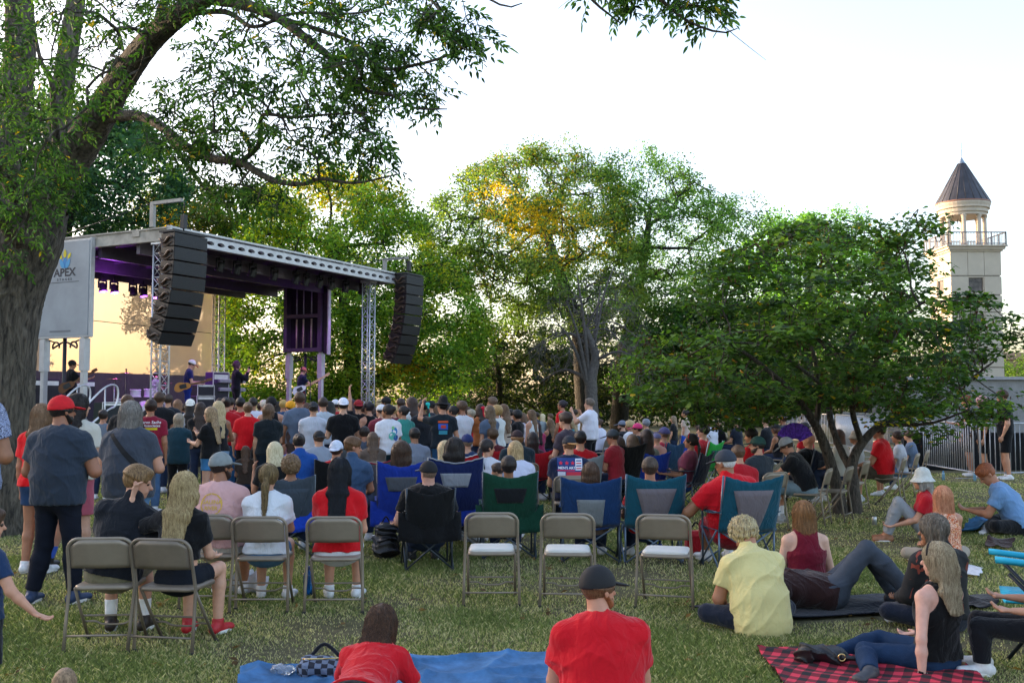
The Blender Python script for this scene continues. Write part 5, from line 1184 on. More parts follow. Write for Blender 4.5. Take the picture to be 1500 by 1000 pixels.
# speaker cranes and arrays
def array_(px, y, ztop, n, label, cranelabel, bend):
    x = sx_at(px, y); t = thing('line_array_speaker', label, 'speaker', tuple(sw_(x, y, 0)), SA, 'hanging speaker columns beside the stage')
    z, yy, ang = ztop, 0., 0.; Mf = mat('speaker_grille', (.009, .01, .012), rough=.55, noise=.3, nscale=40, bump=.4, bscale=220); Ms = mat('speaker_side', (.018, .012, .009), rough=.5, noise=.5, nscale=6)
    for k in range(n):
        h = .335; ang = R(bend * (k / (n - 1)) ** 1.5); c, s = math.cos(ang), math.sin(ang)
        cz, cy = z - h / 2 * c, yy + h / 2 * s; M = rotm(rx=ang)
        b = MB(); w = .55
        pr = [(-w, -.25), (w, -.25), (w * .92, .22), (-w * .92, .22)]
        V = np.array([(x_, y_, z_) for z_ in (-h / 2 + .012, h / 2 - .012) for x_, y_ in pr]); V = V @ rotm(rx=ang).T + [0, cy, cz]
        b.add(V, [[0, 3, 2, 1], [4, 5, 6, 7], [0, 1, 5, 4], [1, 2, 6, 5], [2, 3, 7, 6], [3, 0, 4, 7]]); cb = b.build('cabinet', Ms, t)
        fb = MB(); V = np.array([(x_, -.262, z_) for x_, z_ in ((-w * .985, -h / 2 + .02), (w * .985, -h / 2 + .02), (w * .985, h / 2 - .02), (-w * .985, h / 2 - .02))] + [(x_, -.25, z_) for x_, z_ in ((-w * .985, -h / 2 + .02), (w * .985, -h / 2 + .02), (w * .985, h / 2 - .02), (-w * .985, h / 2 - .02))]) @ rotm(rx=ang).T + [0, cy, cz]
        fb.add(V, [[0, 1, 2, 3], [0, 4, 5, 1], [1, 5, 6, 2], [2, 6, 7, 3], [3, 7, 4, 0]]); fb.build('grille', Mf, cb)
        wv = MB()
        for q in (-1,):
            P = [(-w * .97 - .02, -.18 + .4 * u_, .07 * math.sin(u_ * 6.3 + .5)) for u_ in np.linspace(0, 1, 9)]; wv.tube(np.array(P) @ rotm(rx=ang).T + [0, cy, cz], .03, 6)
            P = [(-w * .97 - .01, -.18 + .4 * u_, -.1 + .04 * math.cos(u_ * 6.3)) for u_ in np.linspace(0, 1, 7)]; wv.tube(np.array(P) @ rotm(rx=ang).T + [0, cy, cz], .018, 6)
        wv.build('rigging', mat('rigging_brown', (.09, .05, .03), rough=.45, noise=.3), cb)
        z -= h * c; yy += h * s
    b = MB().box((0, 0, ztop + .04), (1.1, .5, .05)); b.cyl((0, 0, ztop + .05), (0, 0, ztop + .55), .02, 6); b.box((0, 0, ztop + .35), (.12, .12, .34)); b.cyl((0, 0, ztop + .6), (0, 0, ztop + .85), .012, 6); b.build('hoist', M_BLACKM, t)
    cr = thing('speaker_crane', cranelabel, 'crane arm', tuple(sw_(x, y + .8, 0)), SA, 'crane arms on the stage roof')
    b = MB(); b.box((-.15, .1, 6.36), (.09, .12, .6)); b.box((-.15, -.36, 6.66), (.08, 1.02, .08)); b.build('arm', mat('crane_paint', (.3, .29, .27), rough=.5, metal=.3, noise=.15), cr)
    b = MB(); b.cyl((-.15, -.75, 6.67), (1.6 if x < 5 else -3.2, .5, 6.15), .014, 5); b.cyl((-.15, .1, 6.67), (-.15, 3.4, 6.1), .012, 5); b.build('stay_cable', M_BLACKM, cr)
array_(265, -.9, 5.8, 8, 'curved black column of eight speakers hanging at the left front corner of the stage', 'metal crane arm holding the left speaker column, at the left front of the roof', 24)
array_(598, -.5, 6.05, 9, 'curved black column of nine speakers hanging off the right end of the stage roof', 'metal crane arm holding the right speaker column, beside the yellow-green tree', 24)
# lamps under the roof
def lamp(px, y, z, on, label, tilt=0., power=0.):
    x = sx_at(px, y); t = thing('stage_light', label, 'stage light', tuple(sw_(x, y, z)), SA, 'stage lights hanging under the roof')
    b = MB(); b.box((0, 0, .0), (.2, .16, .08), bev=.01); b.cyl((0, 0, 0.0), (0, 0, .14), .02, 6); 
    for s in (-1, 1): b.box((s * .14, 0, -.13), (.02, .06, .24))
    b.box((0, 0, -.02), (.3, .05, .03)); b.build('yoke', M_BLACKM, t)
    M = rotm(rx=R(tilt)); b = MB(); b.lathe([(0.001, .13), (.07, .12), (.1, .06), (.105, -.06), (.125, -.12), (.125, -.15), (.11, -.152)], 16, (0, 0, -.2), M=M); b.build('head', M_BLACKM, t)
    c = np.array([0, 0, -.2]) + M @ np.array([0, 0, -.145]); b = MB(); b.lathe([(0.0005, 0.02), (.06, .012), (.112, 0)], 16, c, M=M @ np.diag([1, 1, -1.])); b.build('lens', mat('lit_lens', 'b050ff', estr=on, emis='a648ff', noise=0) if on else mat('dark_lens', (.02, .02, .03), rough=.1, noise=0), t)
    if power:
        l = bpy.data.lights.new('stage_lamp', 'SPOT'); l.energy = power; l.color = (.55, .12, 1.); l.spot_size = R(70); l.shadow_soft_size = .1; o = bpy.data.objects.new('stage_lamp', l); col.objects.link(o); o.parent = t; d = M @ np.array([0, 0, -1.]); o.location = c + d * .06; o.rotation_euler = Vector(tuple(d)).to_track_quat('-Z', 'Y').to_euler()
k = 0; NB = ['leftmost of the row', 'second from the left of the row, glowing violet', 'third from the left of the row', 'fourth from the left of the row', 'glowing violet, tucked beside the left speaker column']
for i, (px, on) in enumerate(((147, 3), (164, 9), (192, 0), (207, 2), (225, 6))): lamp(px, 5.2, 5.35, on, 'stage light in the left rear row, ' + NB[i], -14, 30 if on else 0)
FR = [320, 345, 368, 400, 432, 447, 467, 484, 506, 530]
for i, px in enumerate(FR): lamp(px, .75, 5.72, (0, 3, 0, 0, 0, 0, 0, 8, 0, 9)[i], 'stage light along the front roof edge, %s from the left%s' % (('first', 'second', 'third', 'fourth', 'fifth', 'sixth', 'seventh', 'eighth', 'ninth', 'tenth')[i], ', glowing violet' if i in (1, 7, 9) else ''), 25, 20 if i in (1, 7, 9) else 0)
for px, y in ((300, 3.), (380, 3.5)):
    l = bpy.data.lights.new('violet_wash', 'SPOT'); l.energy = 30; l.color = (.5, .1, 1.); l.spot_size = R(120); l.shadow_soft_size = .15; o = bpy.data.objects.new('violet_wash', l); col.objects.link(o); o.location = sw_(sx_at(px, y), y, 5.5); o.rotation_euler = (0, 0, 0)  # added violet spots with no fixture, spreading the stage lamps' colour
l = bpy.data.lights.new('roof_wash', 'POINT'); l.energy = 16; l.color = (.5, .1, 1.); l.shadow_soft_size = .15; o = bpy.data.objects.new('roof_wash', l); col.objects.link(o); o.location = sw_(2.2, 4.4, 4.9)  # added point light with no fixture, tinting the roof underside violet
# gear on the deck
def amp(px, y, w, h, label, z=DECK, d=.35, name='guitar_amp', c=(.015, .015, .017), edge=True, cat='amplifier'):
    x = sx_at(px, y); t = thing(name, label, cat, tuple(sw_(x, y, z)), SA, 'amplifiers and cases on the stage')
    MB().box((0, 0, h / 2), (w, d, h), bev=.02).build('cabinet', mat('tolex', c, rough=.6, noise=.2), t)
    b = MB(); b.box((0, -d / 2 - .004, h * .42), (w * .88, .012, h * .7)); b.build('grille', mat('amp_cloth', (.03, .032, .034), rough=.9, noise=.4, nscale=60), t); b = MB(); b.box((0, -d / 2 - .006, h * .9), (w * .88, .012, h * .1)); b.build('control_panel', M_ALU, t)
    if edge:
        b = MB()
        for sx in (-1, 1): b.box((sx * w / 2, -d / 2, h / 2), (.02, .02, h))
        b.box((0, -d / 2, h), (w, .02, .02)); b.build('corner_trim', M_ALU, t)
    return t
amp(296, 3.4, .75, .75, 'grey amplifier cabinet behind the left guitarist'); amp(296, 3.4, .7, .32, 'small amplifier head on top of the grey cabinet behind the left guitarist', DECK + .76)
amp(318, 3.6, .7, 1.5, 'tall violet-lit case between the left guitarist and the singer', c=(.05, .01, .09)); amp(62, 5.0, .9, 1.2, 'black equipment stack behind the big trunk, left end of stage', edge=False); amp(120, 5.4, .7, 1.2, 'tall black speaker stack behind the left support legs', edge=False)  # tall case: violet stage light put into its colour
amp(408, 3.0, .8, .5, 'low black monitor box between the singer and the bass player'); amp(432, 2.9, .8, .42, 'low black monitor box behind the bass player'); amp(165, 2.2, .9, .55, 'low black equipment box behind the curved handrails, left of the drums', c=(.01, .02, .015))
x = sx_at(336, 3.5); t = thing('keyboard_stand', 'two-tier keyboard on a metal stand left of the singer', 'keyboard', tuple(sw_(x, 3.5, DECK)), SA)
for z in (.95, 1.22): MB().box((0, 0, z), (1.2, .34, .1), bev=.01).build('keyboard', mat('keyboard_shell', (.25, .25, .27), rough=.4), t); MB().box((0, -.1, z + .055), (1.1, .13, .012)).build('keys', M_CREAM, t)
b = MB()
for sx in (-.5, .5): b.tube([(sx, -.2, 0), (sx, .05, 1.2)], .018, 6); b.tube([(sx, .2, 0), (sx, -.05, .9)], .018, 6)
b.build('stand', M_ALU, t)
# drum kit
x = sx_at(212, 4.6); t = thing('drum_kit', 'white pearl drum kit with cymbals on the left half of the stage', 'drum kit', tuple(sw_(x, 4.6, DECK)), SA - .3)
def drum(c, r, h, M=None, nm='tom'):
    b = MB(); b.lathe([(r, 0), (r, h)], 24, c, M=M); d = b.build(nm, mat('pearl_shell', (.6, .58, .62), rough=.25, noise=.1), t); b = MB()
    for z in (0, h): b.lathe([(.0005, z), (r * .98, z), (r + .012, z - .015), (r + .012, z + .015), (r * .98, z + .006)], 24, c, M=M)
    b.build('drum_head', mat('drum_skin', (.75, .75, .72), rough=.5, noise=.05), d)
MF = rotm(rx=R(90)); drum((0, 0, .3), .28, .45, MF, 'bass_drum'); drum((-.25, .05, .72), .15, .2); drum((.2, .05, .72), .16, .22); drum((.65, .2, .2), .21, .4, None, 'floor_tom'); drum((-.6, .25, .5), .18, .15, None, 'snare')
for cx, cy, cz, r in ((-.85, .2, 1.25, .23), (.55, .3, 1.35, .24), (-.35, .5, 1.45, .2), (.95, .5, 1.15, .25)):
    MB().lathe([(.0005, .03), (.03, .025), (.05, .006), (r, -.01), (r, -.014), (.0005, .0)], 24, (cx, cy, cz), M=None).build('cymbal', mat('brass', (.6, .4, .18), rough=.25, metal=1., noise=.1), t)
    b = MB(); b.cyl((cx, cy, 0), (cx, cy, cz), .014, 6)
    for a in (0, 2.1, 4.2): b.cyl((cx, cy, .3), (cx + .25 * math.cos(a), cy + .25 * math.sin(a), .01), .01, 5)
    b.build('cymbal_stand', M_STEEL, t)
def mic(px, y, label, h=1.5, boom=0.):
    x = sx_at(px, y); t = thing('microphone_stand', label, 'microphone stand', tuple(sw_(x, y, DECK)), SA); b = MB(); b.cyl((0, 0, .02), (0, 0, h), .012, 6); b.lathe([(.0005, 0), (.13, .0), (.13, .02), (.02, .03), (.0005, .03)], 14)
    if boom: b.cyl((0, 0, h), (boom, .0, h + .35), .009, 6)
    b.build('stand', M_BLACKM, t); MB().lathe([(.0005, -.06), (.012, -.06), (.016, .0), (.026, .02), (.024, .045), (.0005, .055)], 10, (boom, 0, h + (.38 if boom else .05))).build('microphone', M_BLACKM, t)
mic(241, 3.0, 'tall black microphone stand between the drums and the left guitarist', 1.5); mic(455, .9, 'black boom microphone stand in front of the bass player', 1.25, -.45); mic(185, 3.4, 'microphone stand on the left side of the drums, behind the handrail', 1.4)
# stair and handrails at the left front
t = thing('stage_steps', 'stage steps with two curved silver handrails at the left front of the stage', 'steps', tuple(sw_(-.55, 1.6)), SA)
for i in range(5): MB().box((-.15 - .26 * i, 0, 1.0 - i * .21), (.27, 1., .05)).build('step', M_ALU, t)
for y in (-.5, .5):
    MB().tube(spline([(-1.7, y, .05), (-1.65, y, .75), (-1.35, y, 1.05), (-.5, y, 1.85), (-.1, y, 2.12), (.15, y, 2.1), (.2, y, 1.85), (.1, y, 1.6), (-.2, y, 1.45), (-1.4, y, .6)], 6), .025, 8).build('handrail', M_ALU, t)
    MB().cyl((-.2, y, 1.0), (-.2, y, 2.05), .02, 6).build('rail_post', M_ALU, t)

# ---------------------------------------------------------------- tower
def tower():
    c = at(1428.5, 588, 75); X0, X1 = at(1392, 370, 75)[0], at(1466, 370, 75)[0]; w = X1 - X0; cx, cy = (X0 + X1) / 2, 75 + w / 2; Z = lambda y: at(1428, y, 75)[2]
    st = mat('tower_stucco', (.5, .44, .35), rough=.85, noise=.08, nscale=.8, bump=.15, bscale=20); trim = mat('tower_trim', (.52, .45, .36), rough=.8, noise=.08, nscale=2)
    t = thing('bell_tower', 'tall pale square tower with an open round belfry and a dark cone roof', 'tower', (cx, cy, 0)); h = w / 2; zt = Z(368)
    # shaft with real window openings: build as courses of panels
    rows = [(368, 403, False), (405, 431, True), (433, 456, False), (458, 483, True), (485, 510, False), (512, 537, True), (539, 588, False)]
    b = MB(); ins = MB()
    for y0, y1, win in rows:
        z1, z0 = Z(y0), Z(y1)
        for s in range(4):
            M = rotm(rz=s * math.pi / 2)
            def pan(xa, xb, za, zb):
                if s % 2: xa, xb = max(xa, -h + .25), min(xb, h - .25)
                V = np.array([(x, -h + o, z) for o in (0, .25) for x, z in ((xa, za), (xb, za), (xb, zb), (xa, zb))]) @ M.T
                b.add(V, [[0, 1, 2, 3], [7, 6, 5, 4], [0, 4, 5, 1], [1, 5, 6, 2], [2, 6, 7, 3], [3, 7, 4, 0]])
            if win: e = .02; pan(-h + .0, -.62, z0, z1); pan(.62, h, z0, z1); pan(-.6, .6, z0, z0 + .08)
            else:
                pan(-h, -.31 * w / 2 * 1.05, z0, z1); pan(-.31 * w / 2 * 1.05 + .03, .31 * w / 2 * 1.05, z0, z1); pan(.31 * w / 2 * 1.05 + .03, h, z0, z1)
    b.build('shaft', st, t)
    ins = MB()
    for s in range(4):
        M = rotm(rz=s * math.pi / 2); V = np.array([(x, -h + .07, z) for x, z in ((-h + .1, .1), (-.62, .1), (-.62, zt - .05), (-h + .1, zt - .05), (.62, .1), (h - .1, .1), (h - .1, zt - .05), (.62, zt - .05))]) @ M.T; ins.add(V, [[0, 1, 2, 3], [4, 5, 6, 7]])
        for y0, y1, win in rows:
            if not win: z1, z0 = Z(y0) + .1, Z(y1) - .1; V = np.array([(x, -h + .07, z) for x, z in ((-.62, z0), (.62, z0), (.62, z1), (-.62, z1))]) @ M.T; ins.add(V, [[0, 1, 2, 3]])
    ins.build('shaft_core', mat('tower_joint', (.3, .27, .23), rough=.9), t)
    for i, (y0, y1, win) in enumerate(rows):
        if win:
            for s in range(4):
                M = rotm(rz=s * math.pi / 2); z1, z0 = Z(y0), Z(y1); q = MB(); V = []
                for xa, xb, za, zb in ((-.62, -.55, z0, z1), (.55, .62, z0, z1), (-.55, .55, z1 - .07, z1), (-.55, .55, z0 + .08, z0 + .14)):
                    V = np.array([(x, y, z) for x in (xa, xb) for y in (-h + .06, -h + .22) for z in (za, zb)]) @ M.T; q.add(V, [[0, 1, 3, 2], [4, 6, 7, 5], [0, 4, 5, 1], [2, 3, 7, 6], [0, 2, 6, 4], [1, 5, 7, 3]])
                wd = q.build('window', trim, t); q = MB(); V = np.array([(x, -h + .18, z) for x, z in ((-.55, z0 + .14), (.55, z0 + .14), (.55, z1 - .07), (-.55, z1 - .07))]) @ M.T; q.add(V, [[0, 1, 2, 3]]); q.build('louvre', mat('window_dark', (.1, .085, .075), rough=.5, noise=.5, nscale=3), wd)
    b = MB(); b.box((0, 0, zt + .07), (w + .22, w + .22, .14)); b.box((0, 0, zt + .24), (w + .5, w + .5, .2)); b.box((0, 0, zt + .39), (w + .8, w + .8, .1)); b.build('cornice', trim, t); zp = zt + .44
    zr = Z(341); rl = MB(); e = w / 2 + .28
    for s in range(4):
        M = rotm(rz=s * math.pi / 2)
        def R_(a, c_, r): rl.add(*[(lambda q: (q.v[0], q.f[0]))(MB().tube(np.array([a, c_]) @ M.T, r, 6, cap=False))][0])
        R_((-e, -e, zr), (e, -e, zr), .05); R_((-e, -e, zp + .12), (e, -e, zp + .12), .035)
        for i, x in enumerate(np.linspace(-e, e, 21)): R_((x, -e, zp), (x, -e, zr + (.05 if i % 5 == 0 else 0)), .06 if i % 5 == 0 else .022)
    rl.build('balustrade', mat('rail_grey', (.2, .2, .22), rough=.5, metal=.4), t)
    zc1 = Z(312); r = 1.5
    for i in range(8):
        a = math.pi / 8 + i * math.pi / 4; b = MB(); x, y = r * math.cos(a), r * math.sin(a); b.lathe([(.23, zp), (.23, zp + .12), (.17, zp + .2), (.155, zc1 - .25), (.15, zc1 - .22), (.22, zc1 - .08), (.22, zc1)], 16, (x, y, 0)); b.build('column', trim, t)
    k = Z(293); b = MB(); b.lathe([(.001, zc1), (1.7, zc1), (1.7, zc1 + .22), (1.8, zc1 + .24), (1.8, zc1 + .5), (1.93, zc1 + .56), (1.93, zc1 + .7), (2.0, k - .1), (2.0, k), (.001, k)], 40, smooth=False); b.build('entablature', trim, t)
    b = MB(); b.lathe([(2.02, k + .01), (2.04, k + .08), (1.98, k + .12)], 40); b.build('eave_ring', mat('copper_eave', (.28, .13, .08), rough=.5), t)
    ap = Z(222); b = MB(); b.lathe([(1.99, k + .1), (.28, k + (ap - k) * .87)], 40, smooth=False)
    for i in range(20): a = i * math.pi / 10; b.cyl((2. * math.cos(a), 2. * math.sin(a), k + .1), (.28 * math.cos(a), .28 * math.sin(a), k + (ap - k) * .87), .028, 4)
    b.build('cone_roof', mat('roof_slate', (.06, .058, .065), rough=.45, metal=.3, noise=.25, nscale=2), t)
    b = MB(); b.lathe([(.3, k + (ap - k) * .86), (.27, k + (ap - k) * .88), (.04, ap), (.03, ap + .1), (.06, ap + .18), (.03, ap + .25), (.035, Z(201)), (.001, Z(199))], 16); b.build('finial', mat('lead', (.3, .36, .42), rough=.4, metal=.5), t)
tower()
p = at(1415, 345, 77); 
# low white building and barriers on the right
def backdrop_building():
    d = 40; a = at(1385, 588, d); c = at(1560, 588, d); zt = at(1450, 556, d)[2]; t = thing('low_building', 'long low pale block building behind the barriers, under the small tree', 'building', ((a[0] + c[0]) / 2, d + 2, 0)); w = c[0] - a[0] + 3
    b = MB(); b.box((0, 0, zt / 2), (w, 4, zt)); b.build('wall', mat('pale_block', (.24, .24, .235), rough=.85, noise=.15, nscale=2, bump=.3, bscale=14), t)
    j = MB()
    for z in np.arange(.2, zt, .2): j.box((0, -2.003, z), (w, .008, .012))
    for k_, z in enumerate(np.arange(.1, zt, .2)):
        for x in np.arange(-w / 2 + (k_ % 2) * .2, w / 2, .4): j.box((x, -2.003, z), (.01, .008, .19))
    j.build('mortar', mat('mortar', (.3, .3, .31), rough=.9), t); MB().box((0, 0, zt + .06), (w + .3, 4.3, .12)).build('roof', mat('roof_edge', (.3, .3, .32)), t)
    d = 130; a = at(1440, 588, d); t = thing('far_house', 'far brick house with a low roof on the horizon at the right edge', 'house', (at(1482, 588, d)[0], d, 0)); z = at(1480, 528, d)[2]; MB().box((0, 0, z / 2), (6, 6, z)).build('wall', mat('brick', (.3, .18, .12), noise=.2), t); MB().prism([(-3.4, z), (3.4, z), (2.4, z + .9), (-2.4, z + .9)], 6.6, c=(0, -3.3, 0)).build('roof', mat('roof_tile', (.35, .22, .15), noise=.2), t)
backdrop_building()
def barrier(label, p0, p1, h=1.24):
    p0, p1 = np.array(p0, float), np.array(p1, float); L = np.linalg.norm(p1 - p0); a = math.atan2(p1[1] - p0[1], p1[0] - p0[0]); t = thing('crowd_barrier', label, 'barrier', tuple(p0), a, 'metal crowd barriers on the right')
    r = .12; P = [(0, 0, .02), (0, 0, h - r)] + [(r - r * math.cos(q), 0, h - r + r * math.sin(q)) for q in np.radians((30, 60))] + [(r, 0, h), (L - r, 0, h)] + [(L - r + r * math.sin(q), 0, h - r + r * math.cos(q)) for q in np.radians((30, 60))] + [(L, 0, h - r), (L, 0, .02)]
    MB().tube(P, .021, 8).build('frame', M_GALV, t); MB().cyl((0, 0, .16), (L, 0, .16), .018, 8).build('lower_rail', M_GALV, t)
    n = int(L / .125)
    for i in range(1, n): MB().cyl((L * i / n, 0, .16), (L * i / n, 0, h - .01), .011, 6).build('bar', M_GALV, t)
    for x in (.25, L - .25): MB().box((x, 0, .01), (.06, .6, .012)).build('foot', M_GALV, t)
def gp(px, py): return ground(px, py)
barrier('metal crowd barrier right of the small tree, ending at the middle of the lawn gap', gp(1322, 683), gp(1427, 702)); barrier('metal crowd barrier at the right edge of the photo behind the man in blue checks', gp(1437, 704), gp(1560, 701))
barrier('metal barrier seen through the gap left of the red jersey man, slanting away', gp(1278, 670), gp(1225, 655)); barrier('metal barrier running back behind the small tree, farthest to the left', gp(1222, 655), gp(1150, 648)); barrier('second metal barrier behind the first near the red jersey man', gp(1300, 655), gp(1235, 645))
# ---------------------------------------------------------------- light and camera
W_ = bpy.data.worlds.new('World'); bpy.context.scene.world = W_; W_.use_nodes = True; nt = W_.node_tree; bg = nt.nodes['Background']
SUN_DIR = nrm([-.86, .5, math.tan(R(8.5))]); el = math.asin(SUN_DIR[2]); az = math.atan2(SUN_DIR[0], SUN_DIR[1])
sky = nt.nodes.new('ShaderNodeTexSky'); sky.sky_type = 'NISHITA'; sky.sun_disc = False; sky.sun_elevation = el; sky.sun_rotation = az; sky.air_density = 1.0; sky.dust_density = 3.0; sky.ozone_density = 1.5; sky.altitude = 200
hs = nt.nodes.new('ShaderNodeHueSaturation'); hs.inputs['Saturation'].default_value = .85; nt.links.new(sky.outputs[0], hs.inputs['Color']); tn = nt.nodes.new('ShaderNodeMix'); tn.data_type = 'RGBA'; tn.blend_type = 'MULTIPLY'; tn.inputs[0].default_value = 1; tn.inputs[7].default_value = (1.02, .96, 1., 1); nt.links.new(hs.outputs[0], tn.inputs[6]); nt.links.new(tn.outputs[2], bg.inputs[0]); bg.inputs[1].default_value = .15
sl = bpy.data.lights.new('sun', 'SUN'); sl.energy = 1.5; sl.angle = R(.5); sl.color = (1., .7, .42); so = bpy.data.objects.new('sun', sl); col.objects.link(so); so.rotation_euler = Vector(tuple(SUN_DIR)).to_track_quat('Z', 'Y').to_euler()
cam = bpy.data.cameras.new('camera'); co = bpy.data.objects.new('camera', cam); col.objects.link(co); cam.sensor_width = 36; cam.lens = 36 * F_PX / 1500; co.location = (0, 0, EYE); co.rotation_euler = (R(90) + PITCH, 0, 0); cam.clip_end = 5000; cam.clip_start = .05
sc = bpy.context.scene; sc.camera = co; sc.view_settings.view_transform = 'Standard'; sc.view_settings.look = 'None'; sc.view_settings.gamma = 1; sc.view_settings.exposure = 2.45
sc.cycles.max_bounces = 6; sc.cycles.diffuse_bounces = 2; sc.cycles.glossy_bounces = 2; sc.cycles.transmission_bounces = 3; sc.cycles.transparent_max_bounces = 8
# ---------------------------------------------------------------- the crowd
def yaw_to_stage(px, d, k=.75):
    x = (px - 750) / 1460 * d; return math.degrees(math.atan2(x + 9.2, 30.8 - d)) * k if d < 28 else 60
SK = ['c08d72', 'b07d62', 'a87458', 'c99a80', '94664a', 'b98a6e']
STG, STD = 'crowd standing before the stage', 'audience seated on the lawn'
_k = [0]
def P(px, top, d, label, yaw=None, **kw):
    _k[0] += 1; i = _k[0]
    if kw.get('pose', 'stand') == 'stand' and 12 <= d < 21.5 and not kw.get('fix'): d = min(d * (1.26 if px < 780 else 1.58), 24.3 if px < 430 else 29)
    kw.setdefault('skn', SK[i % 6]); kw.setdefault('pose', 'stand'); kw.setdefault('group', STG if kw['pose'] == 'stand' else STD)
    if yaw is None: yaw = min(78, yaw_to_stage(px, d, .75 if px < 470 or kw['pose'] != 'stand' else 1.35) + ((i * 29) % 22) - 9)
    if 'head' not in kw: kw['head'] = (((i * 37) % 50) - 22, ((i * 13) % 14) - 5)
    if 'arms' not in kw: kw['arms'] = [('down', 'down'), ('relax', 'front'), ('front', 'relax'), ('down', 'phone'), ('front', 'front')][i % 5] if kw['pose'] == 'stand' else ('lap', 'lap')
    if kw['pose'] == 'stand': kw.setdefault('hem', -.02)
    kw.setdefault('lean', 0 if kw['pose'] == 'stand' else 4)
    return person(label, px, top, d, yaw=yaw, **kw)
F = dict(sex='f'); RED = 'c8101c'; NAVY = '1a2438'; BLK = '121216'; WHT = 'dcdce0'; GRY = '8a8f98'
# -- standing, front left group
p = P(92, 577, 8.66, 'large bearded man in a backwards-strapped red cap, slate tee and dark jeans, arms crossed', yaw=-8, head=(-28, 0), fat=.62, hair='short', hc='1a1411', hat='cap', hatc='d0101c', skn='9c6a50', tc='2f3946', bot='jeans', bc='151a26', arms=(((.35, .1, -1), (-.8, .6, .1)), ((.42, .1, -1), (-.75, .55, .1))), legs=[((-.13, .02, .49), (-.2, -.03, .085)), ((.12, .03, .49), (.16, .02, .085))], shoe='2a3c5c', hem=-.08, beard='1a1411')
P(62, 592, 10.2, 'woman in a bright red tee and denim shorts beside the big trunk', yaw=-5, head=(10, 0), **F, hair='long', hl=.14, hc='6a4c34', hc2='a08060', tc='e01018', bot='dshorts', bc='2c4466', shoe='d8d8d8', arms=('down', 'front'), fat=.1)
P(116, 577, 10.4, 'man with shoulder-length dark hair in a cream tee and pink shorts', yaw=-12, head=(-25, 0), hair='wavy', hl=.06, hc='1c1512', tc='c9c5b8', bot='shorts', bc='b25a6a', shoe='1c1c20', sock='3a62c8', arms=(((.2, .1, -1), (-.3, .8, .2)), ((.28, .05, -1), (-.5, .8, .1))), legs=[((-.15, .02, .49), (-.26, -.03, .085)), ((.1, .02, .49), (.14, -.0, .085))])
ple = P(-38, 520, 7.6, 'person at the left edge in a short-sleeved shirt with a blue and white woven pattern', yaw=-20, head=(0, 0), tc='8894b0', arms=('cross', 'cross'), fat=.35, bot='jeans', group=None)
p = P(193, 588, 9.5, 'grey-bobbed woman in a slate tee with a black strap across her back', yaw=-5, head=(-6, 0), **F, fat=.85, hair='bob', hl=.3, hc='55504a', hc2='a8a29a', tc='3d444f', bot='jeans', bc='5f86ac', arms=(((.3, .1, -1), (-.5, .6, .1)), ((.35, .1, -1), (-.4, .7, .2))), shoe='444444', hem=-.08, hat='sunglasses', hatc='2a2a2e', skn='c08d72')
MBs = MB(); pb = p
P(187, 580, 12, 'brown-haired young man in black behind the grey-bobbed woman, head bowed', yaw=-10, head=(20, 14), hair='fade', hc='4a3222', tc=BLK, bot='shorts', bc='16161a', shoe='bbbbbb')
P(152, 600, 14, 'woman in a grey tank top with dark pinned hair, near the handrails', **F, top_='tank', tc='6c7480', hair='bun', hc='241a14', bot='jeans')
p = P(221, 586, 12.3, 'young man in a maroon tee with sponsor lettering across his back', yaw=5, hair='short', hc='2c1c14', tc='8c1e36', bot='jeans', bc='4a6688', fat=.12, arms=('relax', 'down'), vox=.014); p8 = p
P(262, 606, 13, 'short woman with curly grey-blonde hair in a loose teal tee and black trousers', yaw=5, **F, fat=.45, hair='shaggy', hc='6c6050', hc2='b8ab94', tc='1f3f4c', bot='trousers', bc='0e0e12', shoe='222222', vox=.014, hem=-.1)
P(234, 575, 15, 'broad man in a black tee facing the drums, short brown hair', hair='short', hc='3c2a1c', tc='14161a', fat=.4)
P(247, 578, 17.5, 'man half hidden just beyond the broad man in the black tee', hair='short', hc='33261e', tc='22262e', beard='33261e')
P(260, 585, 18, 'girl with straight light brown hair below the standing guitarist', **F, hair='long', hc='6b4c34', tc='2c2e36', hl=.2)
P(279, 583, 15.5, 'woman in a white cap with long dark hair and a pale top', **F, hair='long', hc='1a1310', hat='cap', hatc='e4e2d8', hback=True, tc='b9bcc0', hl=.25)
P(294, 589, 14.3, 'woman with thick dark brown hair and a black top beside the white cap', **F, hair='wavy', hc='2c1e16', tc='101014', hl=.24)
P(308, 596, 12.4, 'woman in a black tee and denim shorts, in profile with long streaked hair', yaw=70, head=(5, 0), **F, hair='long', hl=.3, hc='5c4630', hc2='c0a27a', tc='0f1013', bot='dshorts', bc='3f78a8', arms=('front', 'front'), shoe='c8c8c8', fat=.15, vox=.014)
P(319, 588, 13, 'blonde woman with bare arms and sunglasses on her head, behind the black-tee profile', yaw=40, **F, top_='tank', hair='long', hl=.3, hc='9c8258', hc2='dcc79a', tc='1c1c20', hat='sunglasses', hatc='18181c', arms=(((.3, .6, -.6), (-.2, .9, .2)), ((.4, .1, -1), (-.7, .6, -.1))), bot='jeans', bc='86a4c4')
P(331, 582, 14.5, 'man in a deep red tee and blue jeans with a dark knot of hair', hair='bun', hc='1e1512', tc='b0141f', bot='jeans', bc='2b5c86', arms=('down', 'relax'), fat=.2)
P(322, 584, 18, 'dark-haired head in the gap left of the deep red tee', hair='short', hc='2e2018', tc='8a5a50')
P(338, 583, 18, 'dark-haired head directly behind the man in the deep red tee', hair='short', hc='241a14', tc='a01820')
P(352, 583, 15.5, 'person with short black hair in a red tee between two other red tees', hair='short', hc='14100e', tc='b81420')
